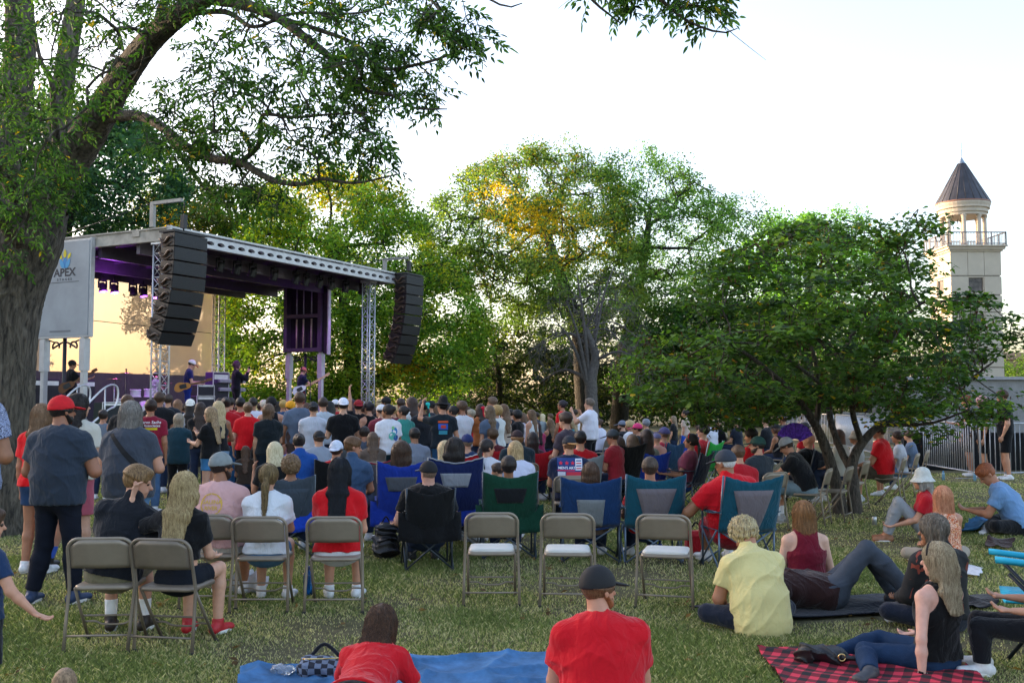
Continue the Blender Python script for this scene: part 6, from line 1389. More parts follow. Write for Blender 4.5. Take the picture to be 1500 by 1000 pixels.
P(363, 589, 14, 'woman in a bright red tee and black shorts, light brown bun', **F, hair='bun', hc='5a4430', tc='d2121c', bot='dshorts', bc='0c0c10', fat=.15)
P(371, 583, 17, 'person in a white tee wearing a thin red backpack', hair='short', hc='201813', tc='d0d0dc')
P(394, 592, 13, 'woman with fluffy brown hair in a dark green-black tee, seen square from behind', **F, hair='shaggy', hc='3c2a1e', hc2='7c6048', tc='141d22', bot='jeans', bc='182430', fat=.3)
P(397, 580, 15, 'man in a black tank top and black hat with bare arms', top_='tank', tc='111318', hair='short', hc='0d0b0a', hat='beanie', hatc='08080a')
P(386, 586, 19, 'pale-haired figure left of the black hat', hair='short', hc='b8a898', tc='d8ccd0')
P(415, 586, 18, 'sandy-haired man in a blue tee next to the yellow beanie', hair='short', hc='9c8048', tc='2c4a6c')
P(425, 586, 16, 'person in a mustard yellow beanie and grey tee', hair='short', hc='3a2c1c', hat='beanie', hatc='e09a10', tc='7c8088')
P(439, 575, 14.3, 'tall man in a plain blue-grey tee standing a head above the crowd', yaw=18, head=(0, 0), hair='short', hc='3e2c1e', tc='5c6a7e', bot='jeans', bc='10131a', arms=('relax', 'relax'), fat=.12)
P(459, 587, 14, 'person in a dark cap, white tee and black trousers next to the tall man', hair='short', hc='2b221c', hat='cap', hatc='2a2c30', tc='c8ccd6', bot='trousers', bc='0b0b0e', hback=True)
p = P(473, 583, 15, 'man in a pale tee printed with dark trees on the back', hair='short', hc='30241c', tc='b6c0c8', bot='jeans'); pt = p
P(482, 588, 17, 'figure with long black hair right of the tree-print tee', **F, hair='long', hc='0c0a0a', tc='0f0f14')
P(491, 584, 17.5, 'person in a red top and white cap behind the black and white raglan', hair='short', hc='2a2020', tc='b01824', hat='cap', hatc='d8dae2')
P(503, 581, 13.5, 'man in a white backwards cap and black tee with white sides', yaw=12, head=(0, 0), hair='short', hc='1d1613', hat='cap', hatc='dfe2ee', hback=True, tc='0c0d11', bot='shorts', bc='6a7078', arms=(((.3, .2, -1), (-.3, .8, .3)), ((.3, .2, -1), (-.3, .8, .3))))
P(515, 585, 18, 'woman with long dark hair catching violet light on one side', **F, hair='long', hc='2a1a26', tc='1a1420')  # violet stage glow put into the hair and top colours
P(525, 584, 15, 'person in a backwards red cap and black tee, one arm raised high, pointing', hair='short', hc='1c1414', hat='cap', hatc='981420', hback=True, tc='0f1117', arms=(((-.05, .1, 1), (.0, .1, 1)), 'down'), head=(-15, 0))
P(540, 588, 15, 'woman in a black tank top with dark hair tied up, bare shoulder showing', **F, top_='tank', tc='0d0e12', hair='bun', hc='17131a')
P(556, 585, 18.5, 'blonde head between the lattice tower and the backwards white cap', **F, hair='bob', hc='a08a60', tc='1c1c22')
P(565, 580, 18, 'man in a black cap just right of the front lattice tower', hair='short', hc='14100e', hat='cap', hatc='0e0e14', tc='14161c', head=(30, 0))
P(558, 591, 14.5, 'person in a backwards white cap and faded maroon tee', hair='short', hc='2a1c14', hat='cap', hatc='dfe0e6', hback=True, tc='80303c', fat=.25)
p = P(568, 592, 13, 'woman in a white tee with a blue and green picture on the back', yaw=35, head=(38, 0), **F, hair='bun', hc='1c1411', tc='dcdde4', bot='dshorts', bc='16323a', fat=.25, vox=.015); pg = p
P(576, 594, 16.5, 'blond head just above the blue and green picture tee', hair='short', hc='a88a5c', tc='6a2030')
P(587, 584, 18, 'brown-haired man facing forward beyond the teal tee', hair='short', hc='33241c', tc='3a3030')
P(590, 594, 14, 'dark-haired woman in a mint teal tee, face turned sideways', yaw=38, head=(35, 0), **F, hair='bun', hc='1e1614', tc='3a8a80', fat=.3)
P(583, 600, 17, 'person in a bright neon yellow top, almost hidden', tc='9adc20', hair='short', hc='6a4c34')
P(602, 582, 15.3, 'woman with long wavy brown hair in a loose white top with a navy strap', yaw=45, head=(35, 0), **F, hair='wavy', hl=.22, hc='33221a', tc='d8dad8', bot='trousers', bc='1c2030')
P(619, 586, 15, 'person in a charcoal tee with a turquoise streak in black hair', hair='pony', hl=.1, hc='15120f', tc='22262c', hat='ribbon', hatc='20c0b8', yaw=35, head=(25, 0))
P(630, 586, 18, 'person in a black cap with a white edge left of the cowboy hat', hair='short', hc='1a1412', hat='cap', hatc='16181e', tc='1d2430', hback=True)
p = P(648, 583, 14, 'person in a black cowboy hat and black tee printed orange and blue', yaw=10, head=(35, -3), hair='short', hc='0f0d0c', hat='cowboy', hatc='08080a', tc='1a242c', bot='jeans', bc='33587c', arms=(((.5, .5, .1), (-.2, .1, 1)), 'relax'), vox=.015); pc = p
P(663, 594, 14.6, 'woman in a white tee and white tennis skirt, face turned to the stage', yaw=42, head=(30, 0), **F, hair='bun', hc='181210', tc='d4d6e2', bot='skirt', bc='d0d4e0', arms=('front', 'relax'))
P(676, 588, 14.6, 'young man in a white tee and maroon shorts, hair falling forward', yaw=42, head=(20, 3), hair='short', hc='4a3626', tc='d8dae0', bot='shorts', bc='5c1626', arms=('front', 'front'))
P(690, 600, 17.5, 'grey-cropped person in a red shirt behind the young man in white', hair='short', hc='8c8270', tc='b81c24')
P(703, 592, 15.6, 'woman with a bright red ribbon in long brown hair, rust top', **F, hair='long', hc='30201a', hat='ribbon', hatc='d01030', tc='9a5a30', yaw=35)
P(716, 594, 14.6, 'girl with very long straight brown hair in a blue-grey tee', yaw=40, head=(15, 0), **F, hair='long', hl=.32, hc='4c3a2c', hc2='8c7458', tc='56667c', bot='jeans', bc='6a88a8')
P(727, 594, 15.6, 'woman with curly golden hair and a white top', **F, hair='curly', hc='8a6a3c', hc2='d4b070', tc='d8dcd8')
P(721, 582, 18, 'tall pale young man looking towards the stage above the golden curls', yaw=70, head=(10, 0), hair='short', hc='5a4636', tc='dcdce0')
P(737, 592, 16, 'woman in a beige tank top with long brown waves', yaw=45, head=(25, 0), **F, top_='tank', hair='wavy', hl=.3, hc='3c2a20', hc2='8c6c4c', tc='b8a898')
P(748, 600, 18.5, 'dark-clothed figure squeezed between beige tank and black curls', hair='short', hc='1e1814', tc='1a2228')
P(757, 601, 16.5, 'woman with a mass of long black curls', **F, hair='curly', hc='0c0a0a', hl=.3, tc='101014')
P(765, 605, 18.5, 'brown-haired woman right of the black curls', **F, hair='bob', hc='5a4230', tc='b8b0b8')
P(778, 600, 17, 'woman with long straight brown hair and a sleeveless white top', yaw=50, head=(15, 0), **F, top_='tank', hair='long', hl=.35, hc='4a3424', hc2='86684a', tc='d8dcdc')
P(794, 606, 19, 'pale blonde woman at the far side of the crowd, face to camera left', yaw=60, head=(10, 0), **F, hair='bob', hc='b8a888', tc='8a9498')
P(823, 586, 15, 'woman with a dark bun in a bright red tee standing above the seated rows', yaw=55, head=(12, 0), **F, hair='bun', hl=.2, hc='221a20', tc='d2101c', bot='trousers', bc='0e0e12', arms=('relax', 'down'), fat=.12)
P(863, 584, 14.4, 'heavy man in a white tee holding a hand to his chin', yaw=60, head=(12, -4), hair='short', hc='5c5044', tc='dadbe6', bot='trousers', bc='101014', fat=.5, arms=(((.0, .8, -.5), (-.1, .45, .9)), ((.1, .7, -.6), (-.4, .3, .9))), hat='sunglasses', hatc='202024', hem=-.08)
P(842, 600, 18, 'person in a white top just behind the heavy man in white', hair='short', hc='2c221c', tc='d8d8e0')
P(1003, 600, 17.5, 'dark-haired woman in a beige top standing by the edge of the small tree', yaw=60, head=(8, 0), **F, hair='bun', hc='1c1512', tc='c8b4a4')
P(986, 609, 17, 'woman with long fair hair in a black top next to the beige top', yaw=60, head=(10, 0), **F, hair='long', hl=.2, hc='6a5844', hc2='a08c70', tc='14181c')
# extra rows of heads between
for px, top, d, hc, tc, hr, lb in ((270, 592, 19, '3a2a20', '50303c', 'short', 'short-haired figure in a plum top low in front of the stage, below the guitarist'), (349, 592, 19, '5a4030', '2a2a30', 'short', 'brown-haired figure in dark clothes beyond the red tees'), (382, 590, 19.5, '2a1c16', '803038', 'short', 'figure in a dusty red top beyond the black hat'), (407, 588, 19.5, '1c1512', '22262c', 'long', 'dark long-haired girl left of the sandy-haired man'), (449, 590, 18.5, '4a3020', '8a2030', 'long', 'girl with auburn hair in red just past the tall man'), (508, 592, 18, '241a22', '3c1c40', 'long', 'girl in a violet top beyond the white backwards cap'), (533, 594, 18.5, '2c1c16', '902030', 'short', 'small figure in red behind the raised arm'), (548, 596, 19, '3a2820', '1c1c24', 'bob', 'bob-haired woman at the foot of the front lattice tower'), (609, 592, 19, '2a1c14', '303848', 'short', 'short-haired man in slate beyond the loose white top'), (639, 592, 19.5, '5c4430', '902a30', 'bob', 'woman in brick red behind the cowboy hat'), (656, 594, 19, '1c1410', '283038', 'short', 'dark-haired man in grey-blue behind the tennis skirt'), (684, 596, 19.5, '3c2a1c', '7a8088', 'long', 'long-haired girl in grey beyond the maroon shorts'), (710, 596, 20, '1c1512', 'a05060', 'bun', 'woman in dusty pink beyond the red ribbon'), (786, 604, 20, '2a1e18', '3c4450', 'short', 'man in a dark blue top beyond the sleeveless white top'), (806, 606, 20.5, '4c3828', '2c3038', 'short', 'brown-haired man standing behind the red standing tee'), (773, 606, 21, '6a543c', '506880', 'bob', 'fair-haired woman in denim blue at the back of the crowd')):
    P(px, top, d, lb, sex='f' if hr in ('long', 'bob', 'bun') else 'm', hair=hr, hc=hc, tc=tc)
# -- seated, middle rows
C_ = dict(pose='sit'); K_ = dict(pose='camp')
P(360, 653, 12, 'small girl with brown hair sitting low left of the wavy-haired woman', **C_, **F, hair='long', hc='4a3424', tc='3c3028', child=True)
P(386, 629, 11.6, 'woman with very long wavy brown hair and a black top, elbow out', **C_, **F, hair='wavy', hl=.34, hc='2e1e16', hc2='6a4a34', tc='101014', vox=.013)
P(402, 648, 10.6, 'woman with a platinum blonde bob and black top, watch on her raised wrist', yaw=10, **C_, **F, hair='bob', hl=.36, hc='b8a880', hc2='e8dcb8', tc='0e0f12', arms=(((.35, .3, -1), (.05, .25, 1)), 'lap'), vox=.012)
P(427, 628, 12.4, 'woman with long dark hair and a sleeveless rose top', **C_, **F, top_='tank', hair='wavy', hl=.34, hc='281a16', hc2='54382c', tc='8c5c64')
P(438, 635, 14, 'dark curly-haired person wrapped in a bright blue jacket', **C_, top_='hoodie', hair='bun', hc='1c1412', tc='1c4c96')
P(426, 668, 9.7, 'curly light-brown-haired youth in a slate hoodie in the grey camp chair', yaw=10, pose='camp', hair='curly', hc='4c3a2a', hc2='8c7050', top_='long', tc='353c48', head=(15, 8), vox=.011)
P(467, 630, 12.6, 'wide man in a pale grey tee and black cap with a red badge', **C_, hair='short', hc='3a2c22', hat='cap', hatc='16181c', hback=True, tc='8c96a4', fat=.55)
P(493, 644, 10.6, 'man in a red tee and white mesh trucker cap worn backwards', yaw=10, **K_, head=(-12, 0), hair='short', hc='33261c', hat='cap', hatc='c8d0e0', hback=True, tc='c01420', fat=.25, vox=.012)
P(517, 641, 11, 'boy in a blue denim shirt turning his face towards the stage right', yaw=-5, **C_, head=(-62, 6), hair='fade', hc='52381f', top_='polo', tc='3a5270', vox=.012)
P(534, 626, 12, 'broad-backed man with cropped dark hair in a charcoal tee', yaw=8, **C_, head=(4, 10), hair='short', hc='231a14', tc='444e5c', fat=.35, vox=.013)
P(519, 619, 16, 'dark-haired man sitting beyond the charcoal tee, arm over the next chair', **C_, hair='short', hc='2a1c14', tc='1c2c48', arms=(((1, .2, -.1), (1, .2, -.1)), 'lap'))
P(529, 617, 17.5, 'dark curly head left of the faded maroon tee, seated', **C_, hair='curly', hc='1a1412', tc='22262c')
P(546, 633, 14, 'woman with light brown hair right behind the charcoal tee', **C_, **F, hair='long', hc='4c3a2c', tc='5c5048')
P(575, 629, 13, 'woman with sleek dark brown hair and white sunglasses on her head', **C_, **F, top_='tank', hair='long', hl=.32, hc='2c1c16', hc2='5a3c2c', tc='9a9480', hat='sunglasses', hatc='d8d8d8')
P(587, 646, 11.5, 'woman with waist-length dark brown hair in the bright blue low chair', yaw=8, pose='camp', fix=True, **F, hair='long', hl=.42, hc='2a1d17', hc2='5c4432', tc='b0a8a0', vox=.011)
P(605, 653, 11.2, 'little blonde child in profile beside the waist-length brown hair', yaw=-70, pose='sit', child=True, **F, hair='pony', hl=.1, hc='b08c58', hc2='dcc090', tc='e0e0e4', shoulder_w=.75)
P(591, 614, 15, 'person with bushy auburn-brown curls in a black tee', **C_, hair='curly', hc='4a3020', tc='12161a')
P(607, 628, 12, 'man with straight black hair in a heather grey tee', yaw=12, **C_, head=(20, 10), hair='short', hc='17120f', tc='747c8c', fat=.15, vox=.013)
P(620, 617, 13.4, 'copper-haired man in a crimson tee', yaw=12, **C_, head=(12, 6), hair='curly', hc='54291a', hc2='8c4a2a', tc='8a1528', fat=.2)
P(641, 618, 15.6, 'dark-haired boy in a black and white sports jersey', **C_, hair='short', hc='17110f', tc='2a3038', sleeve=.5)
P(666, 641, 11.8, 'woman with dark shaggy hair and a black jacket in the navy camp chair', yaw=6, pose='camp', fix=True, **F, hair='wavy', hl=.1, hc='1d1613', top_='long', tc='101216', vox=.011)
P(651, 646, 11.4, 'woman with long blonde waves and a white top, left of the navy chair back', **C_, **F, hair='wavy', hl=.3, hc='8c7450', hc2='dcc79c', tc='d8d8dc', vox=.012)
P(684, 635, 12.4, 'man in a plain royal blue cap sunk in a red camp chair', yaw=-10, **K_, hair='short', hc='6c5c4c', hat='cap', hatc='14265c', tc='24385c', head=(40, 0))
P(695, 614, 14.8, 'grey-haired man in a bright red cap and black tee', **C_, hair='short', hc='8c8884', hat='cap', hatc='c8141c', hback=True, tc='0e1014', fat=.3)
P(714, 643, 11.6, 'young woman with a dark ponytail and white tee, face turned away from the stage', yaw=-10, **C_, **F, head=(-48, 4), hair='pony', hl=.22, hc='1a1311', tc='c8ccd4', vox=.012)
P(721, 628, 14, 'brown-haired man slumped in the second red camp chair', **K_, hair='short', hc='46331f', tc='5c2026')
P(740, 622, 14.6, 'person with sandy shoulder-length hair in a white tee', **C_, **F, hair='bob', hl=.3, hc='76603f', hc2='a8906a', tc='c0c8d4')
P(754, 646, 11, 'broad woman in a white tee with a blonde bob and sunglasses pushed up', yaw=8, **C_, **F, fat=.75, hair='bob', hl=.35, hc='7c6440', hc2='ccb080', tc='c4c8dc', head=(22, 0), hat='sunglasses', hatc='5a7890', vox=.012)
P(757, 629, 12.4, 'big man in a dark green tee and maroon-lettered black cap, ginger hair', yaw=18, **C_, fat=.75, hair='curly', hc='6a4a2c', hat='cap', hatc='2c1a20', tc='1b2a34', head=(25, 0))
P(745, 669, 10.6, 'boy with dark cropped hair looking over the green chair back', yaw=4, pose='camp', hair='short', hc='1a1210', tc='b8bcc0', head=(0, 2), vox=.011)
P(729, 679, 12.2, 'child with a pale face peering left beside the dark cropped hair', yaw=60, **C_, hair='short', hc='2a1e18', tc='4a4038', child=True, fix=True)
P(780, 633, 13.4, 'woman with long dark hair and a plum tee in a red camp chair', yaw=20, **K_, **F, hair='long', hl=.3, hc='1e1513', tc='54293c')
P(787, 618, 16.4, 'woman with long dark hair and a pink top two rows beyond the plum tee', **C_, **F, hair='long', hc='21171a', tc='b03c68')
P(806, 614, 15.4, 'woman with a long tawny ponytail in a black off-shoulder top', yaw=25, **C_, **F, top_='tank', hair='long', hl=.34, hc='231a16', hc2='8c6c48', tc='0c0d10')
P(828, 611, 17.3, 'brown-haired man in front of the standing red tee, facing the stage', yaw=50, **C_, hair='short', hc='3a2a20', tc='48404a', H=2.)
P(839, 615, 15.8, 'blonde woman in teal in profile below the man in white', yaw=55, head=(25, 0), **C_, **F, hair='long', hl=.2, hc='7c6848', hc2='b8a078', tc='1f8088')
p = P(833, 637, 10.6, 'man in an orange and navy cap and navy tee printed with red stars', yaw=2, head=(22, 0), **C_, fat=.45, hair='short', hc='6c4c34', hat='cap', hatc='1c222e', hback=True, hat2='b07c44', tc='14213e', bot='jeans', bc='1c2230', vox=.0115, fold=.004); ps = p
P(850, 632, 12.2, 'dark-haired man in a red tee in the pale grey camp chair', yaw=14, **K_, hair='short', hc='17110f', tc='b4141e', fat=.3, head=(-20, 4))
P(876, 613, 15, 'woman with a topknot and a large white tee on a folding chair', yaw=48, head=(18, 4), **C_, **F, fat=.55, hair='bun', hc='46342a', tc='cfd0de', hat='headband', hatc='d8d8dc')
P(865, 677, 9.4, 'woman with long straight chestnut hair in the dark blue camp chair with a grey window', yaw=-4, pose='camp', **F, hair='long', hl=.32, hc='2f2019', hc2='6f523c', tc='6a5a50', vox=.0105, head=(-4, 0))
P(911, 615, 16, 'bearded man in a silver-grey cap and black tee, in profile', yaw=60, head=(15, 0), **C_, hair='short', hc='1c1513', hat='cap', hatc='6c7688', tc='101318', beard='2a201a', fat=.3)
P(922, 616, 18, 'sandy cropped head and white collar between the silver cap and the pink cap', yaw=50, **C_, hair='short', hc='a08c64', tc='d8d8dc')
P(933, 619, 17, 'person with a hot pink cap over dark hair', yaw=55, **C_, hair='short', hc='1a1311', hat='cap', hatc='d83a78', tc='1a2024', head=(20, 0))
P(946, 614, 17.6, 'man with close silver hair and a navy tee', yaw=50, **C_, hair='short', hc='6c7078', tc='1c2840')
P(897, 628, 17.6, 'small person in a grey cap and red tee left of the bearded profile', yaw=55, **C_, hair='short', hc='2c221e', hat='cap', hatc='3c444c', tc='90202c')
P(905, 639, 12.7, 'brown-haired head just above the black chair back, the one nearer the white topknot tee', **K_, **F, hair='bob', hc='3c2c24', tc='282428')
P(926, 636, 12.9, 'lighter brown wavy head just above the black chair back', **K_, **F, hair='wavy', hc='5a4636', tc='90a090')
P(947, 629, 12.9, 'woman with sleek dark hair and a sage cardigan in the blue logo chair', yaw=25, pose='camp', **F, hair='long', hl=.2, hc='2a1c18', top_='long', tc='7c8070')
P(972, 625, 15, 'person in a muted purple cap in the steel blue camp chair', yaw=45, **K_, hair='short', hc='5c4838', hat='cap', hatc='4c4a78', tc='b03040', head=(10, 0))
P(961, 632, 18.5, 'small head in a lavender cap left of the muted purple cap', yaw=40, **C_, hair='short', hc='a08070', hat='cap', hatc='6a6a90', tc='c08878', H=1.5)
P(952, 671, 9.3, 'short dark-haired person in a red tee, in the teal chair nearer the empty seats', yaw=4, pose='camp', hair='short', hc='2a211c', hc2='5a4a3c', tc='c01a22', head=(-12, 4), arms=('rest', 'rest'), vox=.0105, fat=.2)
P(1012, 635, 12.7, 'woman with a red headband and a mauve tee, in profile', yaw=58, **K_, **F, head=(12, 0), hair='pony', hl=.16, hc='17110f', tc='8c4458', hat='headband', hatc='c81820', arms=('rest', 'rest'), bot='dshorts', bc='2a4a8a', vox=.0135)
P(1030, 622, 15.2, 'dark-haired youth leaning back in the bright green chair', yaw=50, **K_, hair='short', hc='17110f', tc='c0202c', head=(25, 0))
p = P(1062, 658, 10.5, 'white-haired man in a slate cap and red polo leaning out of his teal chair', yaw=12, pose='camp', head=(38, 8), hair='fade', hc='b8b8b4', hat='cap', hatc='2c3440', top_='polo', tc='c8101e', fat=.75, arms=(((.75, .35, -.7), (.1, .75, -.6)), 'lap'), bot='shorts', bc='8a1420', tilt=-9, vox=.0105, fix=True, lean=14)
P(1081, 654, 12.3, 'brown-haired person in a red tee on the folding chair beside the slate cap', yaw=8, fix=True, **C_, hair='short', hc='4a3422', tc='a81420', head=(10, 14), fat=.3)
P(1109, 638, 13.6, 'bearded young man in a dark green cap and charcoal tee, in profile', yaw=30, fix=True, **C_, head=(45, 0), hair='short', hc='1c1613', hat='cap', hatc='103c34', tc='2a323a', beard='2a201a', vox=.0135)
p = P(1152, 641, 11.4, 'man in a light grey cap and black tee hunched forward over his knees', yaw=62, **C_, head=(5, 22), hair='short', hc='2a1e18', hat='cap', hatc='8c8e90', tc='0d0e12', bot='shorts', bc='6c8088', lean=26, arms=(((.05, .75, -.7), (-.3, .9, -.1)), ((.05, .8, -.7), (-.3, .9, -.1))), shoe='9c9a94', sock='d8d8d8', fat=.3, vox=.0115)
P(1185, 634, 13.4, 'bald man with glasses in a black top in the navy camp chair', yaw=40, **K_, head=(25, 0), hair='bald', hc='6c5a4c', tc='101216', skn='b98468', fat=.3, vox=.0135)
P(1178, 619, 16, 'dark-haired man in a red tee beyond the bald man', yaw=45, **C_, hair='short', hc='17110f', tc='b01420', head=(10, 0))
P(1136, 620, 15.4, 'woman in a black cap with bare shoulder holding a purple fan', yaw=50, **C_, **F, top_='tank', head=(15, 0), hair='shaggy', hc='3c261c', hat='cap', hatc='0e0e14', tc='14141a')
P(1100, 628, 14.6, 'dark-haired person in red behind the green cap', yaw=45, **C_, hair='short', hc='1a1412', tc='c01822')
for px, top, d, lb, hc, tc, hr, ht, hcc in ((1055, 610, 18, 'blonde woman in a pale flower crown with green ribbons, beneath the small tree', 'a89878', '16181c', 'long', 'flowers', 'e0dcd0'), (1077, 612, 16.5, 'broad person in navy with a dark and white flower crown', '14100e', '151d2c', 'short', 'flowers', 'dfe3ea'), (1041, 612, 19, 'fair person in white beyond the bright green chair', 'b09a80', 'd0d4e2', 'short', None, ''), (1121, 612, 18, 'dark-clad person leaning beyond the woman with the fan', '2a1c18', '10141c', 'short', None, ''), (1147, 608, 18, 'person in a crown of white and blue flowers, higher than the rest', '3a2820', '1c2638', 'short', 'flowers', 'dce8f4'), (1024, 618, 19, 'shadowy person under the edge of the small tree, beyond the green chair', '2c2020', '403a48', 'long', None, '')):
    P(px, top, d, lb, yaw=50, pose='sit', hair=hr, hc=hc, tc=tc, hat=ht, hatc=hcc, sex='f' if hr == 'long' else 'm')
P(1228, 629, 17, 'woman with a straight brown bob and a cream top between the tree stems', fix=True, yaw=48, **C_, **F, hair='bob', hl=.3, hc='4c3224', tc='b0aea6', fat=.3)
p = P(1287, 622, 17, 'big man in a red jersey with white trim seated sideways, face hidden by leaves', yaw=62, **C_, fix=True, hair='short', hc='2c1c14', tc='cc1420', fat=.7, arms=('knee', 'knee'), bot='shorts', bc='4c4438', shoe='c8ccd4', vox=.016)
P(1314, 632, 18.2, 'person in a blue-striped white shirt beside the red jersey', yaw=60, **C_, fix=True, hair='short', hc='2c1c14', tc='b8bcc8', bot='shorts', bc='5c80b0', shoe='c8ccd4')
P(1331, 630, 19.5, 'person in a slate blue top at the end of the row of folding chairs', yaw=60, **C_, fix=True, hair='short', hc='3a2a20', tc='5c6c84', bot='jeans')
P(1252, 632, 18.5, 'grey-haired person in a straw-coloured hat behind the tree stems', yaw=50, **C_, fix=True, hair='short', hc='8c8880', hat='bucket', hatc='8a8272', tc='a8a8a4')
for px, top, d, lb, kw in ((1437, 578, 22.4, 'man in a dusty pink cap and black clothes beyond the barriers', dict(hat='beanie', hatc='c89a9c')), (1468, 572, 22, 'bearded man in a black tee with bare forearm beyond the barriers', dict(beard='3a2418', fat=.3, arms=('relax', ((.3, .3, -1), (.2, .8, .1))))), (1416, 580, 23, 'man in black clothes and red hair beyond the left of the two barriers', dict(hc='7a3024'))):
    P(px, top, d, lb, yaw=75, bot='shorts', bc='0e0e12', tc='0f1014', group='people beyond the barriers', **{**dict(hair='short', hc='3a2418'), **kw})
# -- front row on the folding chairs
p = P(202, 684, 7.35, 'fair-haired young man in a black polo and khaki shorts, face turned to his neighbour', yaw=5, tilt=13, **C_, head=(-78, 10), hair='fade', hc='4a3520', hc2='94744a', top_='polo', tc='14181f', bot='shorts', bc='6f6a52', arms=(('lap'), ((.3, .35, -1), (-.2, .9, .0))), lean=9, sock='e4e4e4', shoe='2c221c', fat=.12, fingers=True, group='people on the front row of folding chairs', fix=True, vox=.0075, skn='c09078')
p2 = P(270, 692, 7.2, 'blonde wavy-haired young woman in a black crop tee, hand on her neighbour\'s ear', yaw=-9, **C_, **F, head=(40, 4), hair='wavy', hl=.3, hc='86683a', hc2='e2cd9a', top_='crop', tc='0b0c0f', bot='dshorts', bc='161b24', arms=(((1, .0, -.34), (.02, .1, 1), (-.15, .2, 1)), ((.12, .35, -1), (-.3, .9, -.2))), lean=2, shoe='b02028', fingers=True, group='people on the front row of folding chairs', fix=True, vox=.0072, hem=-.04)
p3 = P(325, 661, 8.7, 'man in a pale pink tee and grey cap, dark hair, in part profile', yaw=0, **C_, head=(-38, 0), hair='short', hc='1d1512', hat='cap', hatc='7c8484', tc='d0a4a0', bot='shorts', bc='b8b0a4', shoe='dcdcdc', fat=.35, beard='2a1c14', group='people on the front row of folding chairs', fix=True, vox=.0085, fold=.006)
P(394, 680, 8.55, 'young woman in a white tee with a low streaked ponytail', yaw=2, **C_, **F, head=(0, 4), hair='pony', hl=.34, hc='43331f', hc2='9c8458', tc='d4dae0', bot='dshorts', bc='54789c', shoe='dcdcdc', fat=.22, group='people on the front row of folding chairs', fix=True, vox=.0085, arms=('front', 'front'))
P(498, 671, 8.55, 'woman with very long jet black hair in a scarlet tee', yaw=3, **C_, **F, head=(-4, 2), hair='long', hl=.42, hc='07080b', hc2='1c222c', tc='c40c18', bot='skirt', bc='d0d0d4', shoe='d8dadc', fat=.3, group='people on the front row of folding chairs', fix=True, vox=.0085, arms=(('front'), ((.16, .2, -1), (-.2, .9, .3))))
P(627, 674, 9.2, 'heavy man in black cap and black tee slouched in the black camp chair', yaw=10, pose='camp', head=(28, 4), hair='buzz', hc='6a5648', hat='cap', hatc='0e0f14', tc='0b0c0e', fat=.85, arms=(((.35, .1, -1), (.1, .95, -.2)), ('rest')), shoe='141414', sock='d8d8d8', vox=.009, skn='c0907c', hat2='707478')
# -- people sitting and lying on the grass
GG = 'people sitting on the grass'
P(1090, 766, 7.8, 'person in a pale yellow shirt with tousled blond hair, sitting cross-legged, head bowed', yaw=16, pose='cross', head=(20, 38), hair='curly', hc='5a4a38', hc2='d8c490', top_='polo', tc='d6c888', bot='trousers', bc='1c2230', lean=22, arms=(((.25, .2, -1), (-.6, .7, -.4)), ((.2, .5, -.8), (-.3, .9, -.1))), fat=.5, group=GG, vox=.0078, fold=.008, extra='drape')
P(1176, 734, 8.9, 'woman in a burgundy tank top with straight auburn hair', yaw=2, pose='cross', **F, head=(8, 4), hair='bob', hl=.5, hc='5c3c20', hc2='a87848', top_='tank', tc='6c1024', bot='trousers', bc='1c2230', fat=.25, group=GG, vox=.009, arms=('relax', 'relax'), skn='d0a48c')
p = person('person lying back in a dark brown shirt and grey jeans, knees raised', 'x' and None, None, 7.9, pose='lie', yaw=-90, pos=ground(1212, 893), z0=.02, H=1.75, head=(0, 20), hair='short', hc='3a2418', tc='2f1a18', bot='jeans', bc='454c56', arms=(((.4, -.5, -.4), (.1, .3, 1)), ((.5, -.6, -.5), (-.3, .3, 1))), shoe='20242c', fat=.3, group=GG, vox=.0085, skn='b07d62', legs=[((-.1, .38, .46), (-.12, .6, .09)), ((.1, .3, .5), (.12, .7, .09))], fold=.01)
p.get('root').name = 'person'
phd = P(1366, 755, 7.75, 'person with shaggy grey-brown hair in a black hoodie with a rust print', yaw=20, pose='cross', head=(35, 4), hair='shaggy', hc='4c4238', hc2='8c8070', top_='hoodie', tc='101114', bot='trousers', bc='1c2230', lean=8, fat=.3, group=GG, vox=.009)
p6 = P(1372, 795, 6.45, 'blonde woman in a black tank top and jeans, leaning on one straight arm, smartwatch', yaw=26, pose='floor', **F, head=(18, 6), hair='long', hl=.14, hc='85704f', hc2='cfbf9f', top_='tank', tc='08090b', bot='jeans', bc='1c3350', lean=-6, arms=(((.32, -.2, -1), (.12, -.1, -1), (.3, .2, -1)), 'lap'), group=GG, vox=.0068, skn='cf9f8c', legs=[((-.38, .3, .12), (-.62, .02, .06)), ((-.06, .46, .14), (-.46, .52, .06))], footdir=((-1, -.3, 0), (-1, .3, 0)), fat=.05, fingers=True, hat='headband', hatc='241c18', shoe='3c3c40')
P(1350, 688, 12.4, 'woman in a cream bucket hat and red tee, knees drawn up', yaw=72, pose='kneesup', **F, head=(-8, 0), hair='long', hl=.26, hc='8c8a84', hc2='b8b4ac', hat='bucket', hatc='c8cac4', tc='b01422', bot='trousers', bc='8c9094', arms=('knee', 'knee'), group=GG, vox=.0115, shoe='9c6a4c')
pfl = P(1380, 712, 10.6, 'woman with peach-orange hair in an orange floral tank top', yaw=8, pose='cross', **F, head=(-4, 0), hair='bob', hl=.4, hc='b86a48', hc2='e8b088', top_='tank', tc='c87850', bot='trousers', bc='9c9080', group=GG, vox=.011, skn='b98468')
P(1446, 684, 13.2, 'ginger-haired person in a light blue shirt looking down, black trousers', yaw=62, pose='cross', head=(20, 34), hair='fade', hc='6a3418', hc2='a86038', tc='6c92bc', bot='trousers', bc='0d0f14', lean=30, fat=.4, group=GG, vox=.0125, arms=('front', 'front'))
